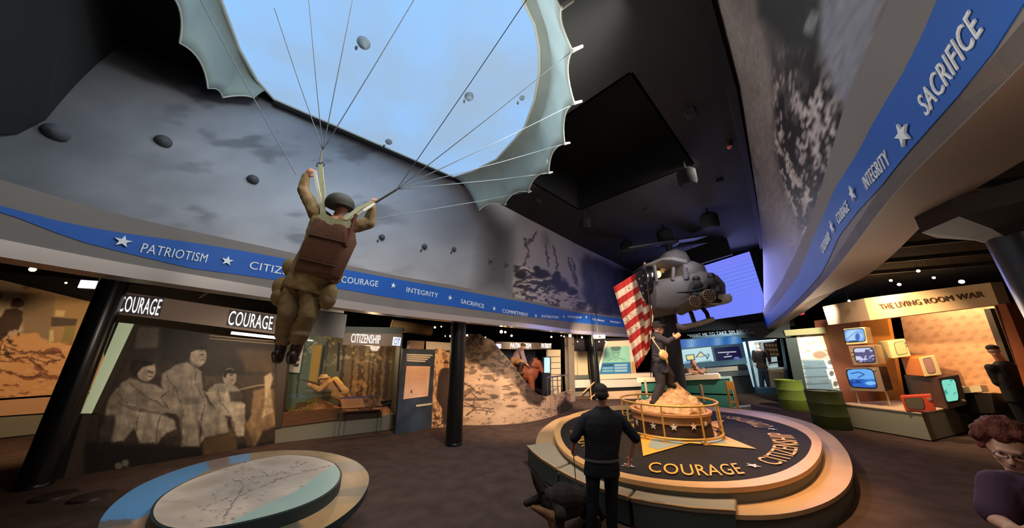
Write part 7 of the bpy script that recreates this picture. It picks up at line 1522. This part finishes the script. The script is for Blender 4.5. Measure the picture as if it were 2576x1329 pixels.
body = hs + [('c', Q(1312, 878), Q(1309, 884), .055 * K, .07 * K), ('c', Q(1308, 886), hip, .11 * K, .12 * K), ('c', Q(1308, 886), s1, .07, .06), ('c', s1, e1, .055 * K, .045 * K), ('c', e1, w1, .045 * K, .034 * K), ('c', hip, Q(1311, 914, -.4), .1 * K, .08 * K), ('c', Q(1311, 914, -.4), Q(1308, 934, -.42), .08 * K, .06 * K)] + hand(w1, Q(1331, 922, -.28), -np.array([0, 1, 0]), K, .7)
organic('body', body, .018, M_skin2, rd, 2)
organic('shirt', [('c', Q(1308, 887), Q(1302, 896), .17 * K, .19 * K), ('c', Q(1302, 896), Q(1295, 905), .19 * K, .16 * K), ('c', s1, e1, .1 * K, .08 * K), ('c', e1, lerp(e1, w1, .5), .08 * K, .065 * K)], .022, mat('grey violet shirt', (150, 124, 124), .85), rd, 2, .015, 6)
organic('breeches', [('c', Q(1294, 907), hip, .17 * K, .17 * K), ('c', hip, Q(1312, 914, -.38), .15 * K, .12 * K)], .022, mat('tan breeches', (186, 132, 84), .85), rd, 2); organic('riding_boot', [('c', Q(1312, 915, -.4), Q(1307, 936, -.42), .11 * K, .08 * K), ('c', Q(1307, 938, -.42), Q(1314, 941, -.44), .08 * K, .06 * K)], .02, M_boot, rd, 2)
organic('cap', [('e', hat_(0, 0, .08 * K), (.1 * K, .11 * K, .06 * K), hM), ('e', hat_(0, .1 * K, .05 * K), (.06 * K, .05 * K, .012 * K), hM)], .018, mat('olive cap cloth'), rd, 2)
# ================================================================== HELICOPTER IN FRONT OF THE SCREEN
YC = 11.6; Q = lambda x, y, d=0.0: yp(x, y, YC + d)
hc_ = thing('helicopter', 'grey military helicopter cabin with rocket pods hung before the blue screen, above the flag bearer', 'helicopter', Q(1720, 740))
M_heli = mat('grey helicopter paint', (98, 95, 96), .6, var=.12, scale=2.5); M_hdk = mat('dark rotor paint', (30, 29, 32), .6); M_hgl = mat('dark cabin glazing', (20, 20, 26), .15, spec=.6)
def ov(x, y0, y1, d, off=0.0, n=20): return [Q(x, (y0 + y1) / 2, off) * 1 + (Q(x, y0, off) - Q(x, y1, off)) / 2 * (abs(math.sin(2 * math.pi * j / n)) ** .42 * math.copysign(1, math.sin(2 * math.pi * j / n))) + np.array([0, d * abs(math.cos(2 * math.pi * j / n)) ** .42 * math.copysign(1, math.cos(2 * math.pi * j / n)), 0]) for j in range(n)]
MB().ring([ov(1612, 722, 770, .6), ov(1625, 714, 790, .9), ov(1660, 708, 796, 1.05), ov(1696, 700, 790, 1.05), ov(1730, 690, 780, 1.05), ov(1770, 700, 776, .95), ov(1795, 715, 772, .7), ov(1806, 730, 768, .4)]).build('fuselage', M_heli, hc_, True)
MB().ring([ov(1690, 674, 720, .9), ov(1712, 668, 716, .95), ov(1740, 676, 716, .85), ov(1756, 686, 716, .6), ov(1760, 694, 712, .3)]).build('upper_cabin', M_heli, hc_, True)
MB().ring([ov(1655, 650, 668, .3), ov(1664, 640, 674, .5), ov(1684, 633, 680, .6), ov(1706, 640, 684, .6), ov(1722, 662, 690, .5), ov(1728, 676, 690, .3)]).build('engine_cowling', M_heli, hc_, True)
MB().ring([ov(1604, 676, 684, .6), ov(1640, 664, 672, .9), ov(1664, 662, 674, .95), ov(1696, 668, 682, .95)]).build('cabin_roof', M_heli, hc_, True)
MB().ring([ov(1575, 712, 730, .3), ov(1584, 694, 745, .6), ov(1604, 680, 752, .85), ov(1618, 678, 752, .9)]).build('nose_glazing', M_hgl, hc_, True)
for a_, b_ in (((1620, 675), (1626, 716)), ((1646, 668), (1652, 710)), ((1694, 674), (1692, 706))): MB().tube([Q(*a_, -.9), Q(*b_, -1.0)], .06, 8).build('door_post', M_heli, hc_)
MB().ell(Q(1655, 691, -.2), (.12, .12, .14)).build('cabin_lamp', mat('warm lit lamp', (255, 206, 120), .5, emit=4, ecol=(255, 200, 110)), hc_, True)
for a_ in ((1662, 684), (1671, 676), (1678, 670)): MB().ell(Q(*a_, .1), (.16, .1, .08)).build('cabin_panel', mat('glowing cabin lining', (200, 160, 104), .7, emit=.15), hc_, True)  # lining given a faint glow of its own beside the lamp
MB().prism([Q(1716, 676, -.98), Q(1728, 674, -.98), Q(1734, 702, -1.08), Q(1722, 703, -1.08)], (0, -.02, 0)).build('door_window', M_hgl, hc_)
MB().ring([ov(1776, 742, 764, .5, -.9), ov(1800, 744, 764, .42, -1.0), ov(1822, 742, 766, .34, -1.05), ov(1832, 747, 762, .2, -1.05)]).build('gun_pod', mat('pale grey pod paint', (168, 166, 162), .5), hc_, True)
for (x, y, r_, lb) in ((1748, 758, 15, 0), (1784, 744, 16.5, 1)):
    c = Q(x, y, -2.0); R = np.linalg.norm(Q(x + r_, y, -2.0) - c); ax = unit([-.12, -1, .1]); pod = MB().cyl(c, c - ax * 1.2, R, R, 24).build('rocket_pod', mat('olive pod paint', (92, 84, 74), .6), hc_, True)
    fx = unit(np.cross(ax, [0, 0, 1])); fz = np.cross(fx, ax)
    MB().cyl(c + ax * .005, c + ax * .02, R * .97, R * .9, 24).build('pod_face', mat('tan pod face', (150, 124, 102), .6), pod)
    for i in range(-2, 3):
        for j in range(-2, 3):
            px, pz = (i + .5 * (j % 2)) * .36 * R, j * .33 * R
            if math.hypot(px, pz) < .85 * R: q_ = c + fx * px + fz * pz; MB().cyl(q_ + ax * .02, q_ + ax * .03, R * .14, n=10).build('launch_tube', BLK, pod)
MB().tube([Q(1700, 771, -.6), Q(1722, 773, -.9), Q(1738, 786, -1.2), Q(1747, 812, -1.3)], .07, 8).build('skid_strut', M_hdk, hc_, True); MB().tube([Q(1756, 770, -.6), Q(1768, 776, -.9), Q(1778, 788, -1.2), Q(1783, 804, -1.3)], .07, 8).build('skid_strut', M_hdk, hc_, True)
MB().tube([Q(1703, 814, -1.3), Q(1708, 822, -1.3), Q(1716, 825, -1.3), Q(1760, 814, -1.3), Q(1794, 803, -1.3)], [.05, .09, .09, .09, .08], 10).build('skid', mat('pale skid paint', (150, 140, 132), .5), hc_, True)
MB().cyl(Q(1684, 634), Q(1683, 612), .14, .1, 12).build('rotor_mast', M_hdk, hc_, True); MB().ell(Q(1683, 612), (.4, .35, .16)).build('rotor_hub', M_hdk, hc_, True)
for a_, b_ in (((1683, 612, 0), (1566, 632, -1.2)), ((1683, 612, 0), (1765, 600, .9))):
    p, q_ = Q(*a_), Q(*b_); s_ = unit(np.cross(q_ - p, [0, 0, 1])) * .32; MB().prism([p - s_, p + s_, q_ + s_, q_ - s_], (0, 0, .06)).build('rotor_blade', M_hdk, hc_)
MB().prism([Q(1640, 655, .2), Q(1668, 640, .2), Q(1700, 650, .2), Q(1672, 668, .2)], (0, .9, .1)).build('air_intake', M_hdk, hc_)
MB().tube([Q(1682, 790, .3), np.r_[Q(1686, 850, .3)[:2], 0]], [.28, .24], 12).build('support_column', mat('dark support', (46, 44, 48), .7), hc_, True)
for i, (x, y, lb) in enumerate(((1752, 711, 'dark crew mannequin in helmet seated at the helicopter door, nearer its cabin'), (1790, 704, 'dark crew mannequin seated outermost on the helicopter, above its white pod'))):
    t = thing('crew_mannequin', lb, 'mannequin', Q(x, y + 30, -1.1)); D = -1.25; hs, hat_, hM = head(Q(x, y - 6, D), [-.3, -.95, -.1], k=1.15); c0 = Q(x, y + 8, D); pv = Q(x + 1, y + 32, D + .2); sL, sR = Q(x - 11, y + 10, D), Q(x + 11, y + 10, D); kL, kR = Q(x - 6, y + 34, D - .4), Q(x + 8, y + 34, D - .4)
    wL, wR = Q(x - 17, y + 24, D - .35), Q(x + 14, y + 27, D - .3)
    body = hs + [('c', hat_(0, -.02, -.07), c0, .07, .08), ('c', c0, pv, .15, .16), ('c', c0, sL, .08, .08), ('c', c0, sR, .08, .08), ('c', sL, lerp(sL, wL, .5) + [-.05, 0, -.06], .075, .06), ('c', lerp(sL, wL, .5) + [-.05, 0, -.06], wL, .06, .045), ('c', sR, lerp(sR, wR, .5) + [.06, 0, -.06], .075, .06), ('c', lerp(sR, wR, .5) + [.06, 0, -.06], wR, .06, .045), ('c', pv, kL, .12, .09), ('c', pv, kR, .12, .09), ('c', kL, Q(x - 4, y + 52, D - .2), .09, .065), ('c', kR, Q(x + 10, y + 52, D - .2), .09, .065)] + hand(wL, wL + np.array([-.1, -.1, 0]), [0, 0, 1], 1.1, .7) + hand(wR, wR + np.array([.05, -.15, 0]), [0, 0, 1], 1.1, .7)
    organic('body', body, .02, mat('dark crew skin', (52, 40, 36), .7), t, 2)
    organic('flight_suit', [('c', c0, pv, .2, .2), ('c', c0, sL, .12, .11), ('c', c0, sR, .12, .11), ('c', sL, lerp(sL, wL, .5) + [-.05, 0, -.06], .1, .08), ('c', lerp(sL, wL, .5) + [-.05, 0, -.06], lerp(lerp(sL, wL, .5), wL, .8), .08, .065), ('c', sR, lerp(sR, wR, .5) + [.06, 0, -.06], .1, .08), ('c', pv, kL, .15, .115), ('c', pv, kR, .15, .115), ('c', kL, Q(x - 4, y + 48, D - .2), .11, .085), ('c', kR, Q(x + 10, y + 48, D - .2), .11, .085)], .024, mat('dark flight suit', (34, 32, 34), .85), t, 2, .015, 5)
    organic('helmet', [('e', hat_(0, -.015, .04), (.125, .145, .13), hM)], .02, mat('black helmet', (26, 25, 28), .6), t, 2)
    for k_ in (kL, kR): b = Q(x + (-4 if k_ is kL else 10), y + 52, D - .2); organic('boot', [('c', b, b + [0, -.2, -.06], .09, .07)], .022, BLK, t, 2)
    if i == 0: MB().tube([wL + [-.5, -.1, -.03], wL, wL + [.5, .1, .1]], [.02, .05, .05], 8).build('door_gun', mat('gun metal'), t, True)

# ================================================================== CEILING FIXTURES
SPK = mat('black speaker cloth', (9, 9, 9), .9)
def spk(x, y, r, h, label):
    p = zp(x, y, 7.0); t = thing('hanging_speaker', label, 'speaker', p, 'black hanging loudspeakers')
    MB().lathe([(r * .8, -h / 2), (r, -h * .3), (r, h * .35), (r * .7, h / 2)], p, 24).build('cabinet', SPK, t, True); MB().cyl(p + [0, 0, h / 2], np.r_[p[:2], 7.52], .03, n=8).build('stem', BLK, t)
spk(1728, 447, .24, .5, 'large black hanging speaker at the right near corner of the square ceiling recess'); spk(1472, 562, .2, .45, 'black hanging speaker below the left corner of the square ceiling recess'); spk(1785, 557, .3, .6, 'black hanging speaker nearest the blue screen, right of the helicopter rotor'); spk(1577, 624, .3, .6, 'black hanging speaker over the far end of the cloud wall'); spk(1672, 594, .3, .55, 'black hanging speaker directly above the helicopter rotor')
FXM = mat('dark ceiling box', (30, 27, 25), .7)
for x, y, w, lb in ((1736, 284, .2, 'small dark ceiling box beside the right edge of the square recess'), (1352, 507, .16, 'small dark ceiling box next to the scalloped end of the parachute'), (1628, 528, .16, 'small dark ceiling box just below the far edge of the square recess'), (1490, 585, .17, 'small dark ceiling box under the left hanging speaker'), (1810, 456, .16, 'small dark ceiling box between the recess and the right wall')):
    p = zp(x, y, 7.46); t = thing('ceiling_box', lb, 'ceiling fixture', p, 'small ceiling boxes'); MB().box(p, (w * 1.3, w, .1), .78).build('housing', FXM, t, bevel=.01); MB().box(p - [0, 0, .055], (w * .8, w * .6, .02), .78).build('grille', BLK, t)
p = zp(1834, 366, 7.44); t = thing('exit_beacon', 'small reddish beacon on the ceiling beside the right wall', 'beacon', p); MB().cyl(p + [0, 0, .06], p - [0, 0, .04], .09, .07, 14).build('base', FXM, t, True); MB().ell(p - [0, 0, .05], (.06, .06, .05)).build('lens', mat('red lens', (170, 84, 70), .4, emit=.15), t, True)
# ------------------------------------------------------------------ track lighting in the galleries
M_lampw = mat('lit warm lamp face', (255, 226, 170), .5, emit=14, ecol=(255, 214, 150)); M_lampp = mat('lit rosy lamp face', (255, 220, 220), .5, emit=14, ecol=(255, 206, 200)); M_lampc = mat('lit cool lamp face', (235, 240, 255), .5, emit=10, ecol=(226, 232, 255)); M_can = mat('black lamp can', (20, 19, 18), .5)
def lamp(x, y, z, r, m, label, grp, aim=None, glow=0):
    p = zp(x, y, z) if not isinstance(x, np.ndarray) else x; d = unit(np.array(aim) - p) if aim is not None else unit(EYE - p)
    t = thing('track_spotlight', label, 'spotlight', p, grp); MB().tube([p - d * .16, p - d * .13, p], [r * .5, r * 1.05, r * 1.15], 14).build('lamp_can', M_can, t, True); MB().cyl(p - d * .01, p + d * .012, r, n=14).build('lens', m, t); MB().cyl(p - d * .1, np.r_[(p - d * .1)[:2], 4.5], .003, n=5).build('stem', M_can, t)
    return p
g1_ = 'lit gallery spotlights'
place = lambda x, y, Y: yp(x, y, Y)
for x, y, Y, r, m, lb in ((82, 678, 7.2, .09, M_lampw, 'dazzling warm spotlight at the far left, above the battlefield mural'), (166, 712, 8.6, .04, M_lampw, 'tiny lit spotlight left of the thick column, above the battlefield mural'), (1094, 824, 10.0, .05, M_lampw, 'lit spotlight beside the tan duct, left of the middle column'), (1110, 822, 10.4, .035, M_lampw, 'smaller lit spotlight between the tan duct and the middle column'), (1120, 846, 11.6, .03, M_lampw, 'faint spotlight left of the middle column, next to a brighter one'), (1133, 846, 11.4, .055, M_lampw, 'bright spotlight touching the left side of the middle column'), (1175, 844, 11.0, .055, M_lampw, 'bright spotlight touching the right side of the middle column'), (1200, 851, 11.4, .03, M_lampw, 'small yellow spotlight over the dark trees of the hillside print, left one'), (1221, 849, 11.6, .035, M_lampw, 'small yellow spotlight over the dark trees of the hillside print, right one'),
                       (1261, 835, 10.6, .085, M_lampw, 'brightest glowing spotlight above the rocky hillside, of a close pair'), (1271, 836, 10.8, .06, M_lampw, 'smaller right-hand lamp of the close glowing pair above the hillside'), (1287, 845, 11.0, .06, M_lampw, 'glowing spotlight just left of the PATRIOTISM sign'), (1387, 848, 13.0, .06, M_lampw, 'spotlight right of the PATRIOTISM sign, above the ruled board'), (1412, 845, 13.6, .04, M_lampw, 'left lamp of the tight pair beside the gallery post'), (1419, 847, 13.4, .045, M_lampw, 'right lamp of the tight pair beside the gallery post'), (1434, 845, 13.0, .10, M_lampw, 'large haloed spotlight above the gallery post'), (1464, 849, 13.4, .055, M_lampw, 'spotlight left of the far black column'), (1453, 860, 15.2, .04, M_lampw, 'small lower spotlight above the cream map panels'), (1507, 860, 14.2, .045, M_lampw, 'spotlight just right of the far black column'), (1523, 859, 14.4, .035, M_lampw, 'small lamp above the corner of the portrait board')):
    lamp(place(x, y, Y), y, 0, r * .62, m, lb, g1_, None)
for x, y, Y, r, m, lb in ((2310, 682, 7.0, .05, M_lampp, 'highest white spotlight above the LIVING ROOM sign'), (2241, 706, 8.0, .05, M_lampp, 'upper left white spotlight of the group above the LIVING ROOM sign'), (2262, 716, 8.0, .06, M_lampp, 'broad white spotlight above the word LIVING'), (2349, 699, 7.2, .045, M_lampp, 'pale yellow spotlight between two brighter ones above the word ROOM'), (2419, 709, 6.4, .065, M_lampp, 'rosy haloed spotlight above the word WAR'), (2136, 757, 9.6, .05, M_lampp, 'white spotlight above the left return of the LIVING ROOM sign')):
    lamp(place(x, y, Y), y, 0, r * .62, m, lb, g1_, None)
p = place(222, 716, 8.0); t = thing('lit_sign', 'small glowing blue-white sign left of the thick black column', 'sign', p); MB().box(p, (.3, .06, .22), .5).build('sign_face', mat('lit cool sign', (226, 230, 255), .5, emit=1.6, ecol=(214, 218, 255)), t); MB().box(p + [0.03, .05, 0], (.34, .05, .26), .5).build('sign_box', M_can, t)
# red glow fitting where the right frieze meets the back
p = place(2012, 789, 11.0); t = thing('red_lamp', 'small red glowing lamp below the far end of the right frieze', 'lamp', p); MB().ell(p, (.16, .1, .06)).build('glow', mat('lit red lamp', (230, 70, 90), .5, emit=.8, ecol=(230, 60, 80)), t, True); MB().box(p + [0, .05, .08], (.4, .2, .06)).build('housing', M_can, t)
# tracks, joists and the tan duct under the black ceilings
M_track = mat('grey steel track', (84, 78, 72), .5, .3); M_duct = mat('tan duct', (150, 120, 74), .6)
for i in range(9):
    a, b = sn(-1.6 + i * 2.0, 8.6, 4.3), sn(-2.6 + i * 2.0, 15.5, 4.3)
    o = MB().prism([a, b, b + [0, 0, .1], a + [0, 0, .1]], (.06, .02, 0)).build('lighting_track', M_track); tag(o, 'grey steel lighting track crossing the black ceiling of the left gallery', 'lighting track', 'tracks of the left gallery')
for i in range(8):
    a, b = sn(2.0 + i * 1.5, -1.4, 4.25), sn(5.5 + i * 1.5, -9.5, 4.25)
    o = MB().prism([a, b, b + [0, 0, .1], a + [0, 0, .1]], (.06, .03, 0)).build('lighting_track', M_track); tag(o, 'grey steel lighting track crossing the black ceiling of the right gallery', 'lighting track', 'tracks of the right gallery')
for i in range(4):
    a, b = sn(-2 + i * .2, 9.2 + i * 1.3, 4.45), sn(19, 9.2 + i * 1.3, 4.45); o = MB().prism([a, b, b + [0, 0, .08], a + [0, 0, .08]], (.05, -.05, 0)).build('steel_joist', M_track); tag(o, 'long steel joist along the black ceiling of the left gallery', 'joist', 'joists of the left gallery')
o = MB().cyl(place(985, 818, 10.6), place(1085, 832, 11.4), .2, .2, 18).build('air_duct', M_duct, None, True); tag(o, 'round tan air duct lit yellow at its end, left of the middle column', 'duct')
pj = place(1505, 848, 13.0); t = thing('projector', 'pale ceiling projector right of the far black column', 'projector', pj); MB().box(pj, (.5, .4, .16)).build('case', mat('cream plastic'), t, bevel=.02); MB().cyl(pj + [0, 0, .08], np.r_[pj[:2], 4.5], .025, n=8).build('mount', M_can, t); MB().cyl(pj + [0, -.2, 0], pj + [0, -.24, 0], .05, n=12).build('lens', BLK, t)
# base flood under the black column: two low black cable covers
for x, y, lb in ((135, 1250, 'low black floor plate at the foot of the thick left column'), (230, 1252, 'low black floor plate beside the photo wall of seated soldiers')):
    p = zp(x, y); o = MB().lathe([(.26, 0), (.24, .03), (.05, .05)], p, 24).build('floor_plate', M_boot, None, True); tag(o, lb, 'floor plate')
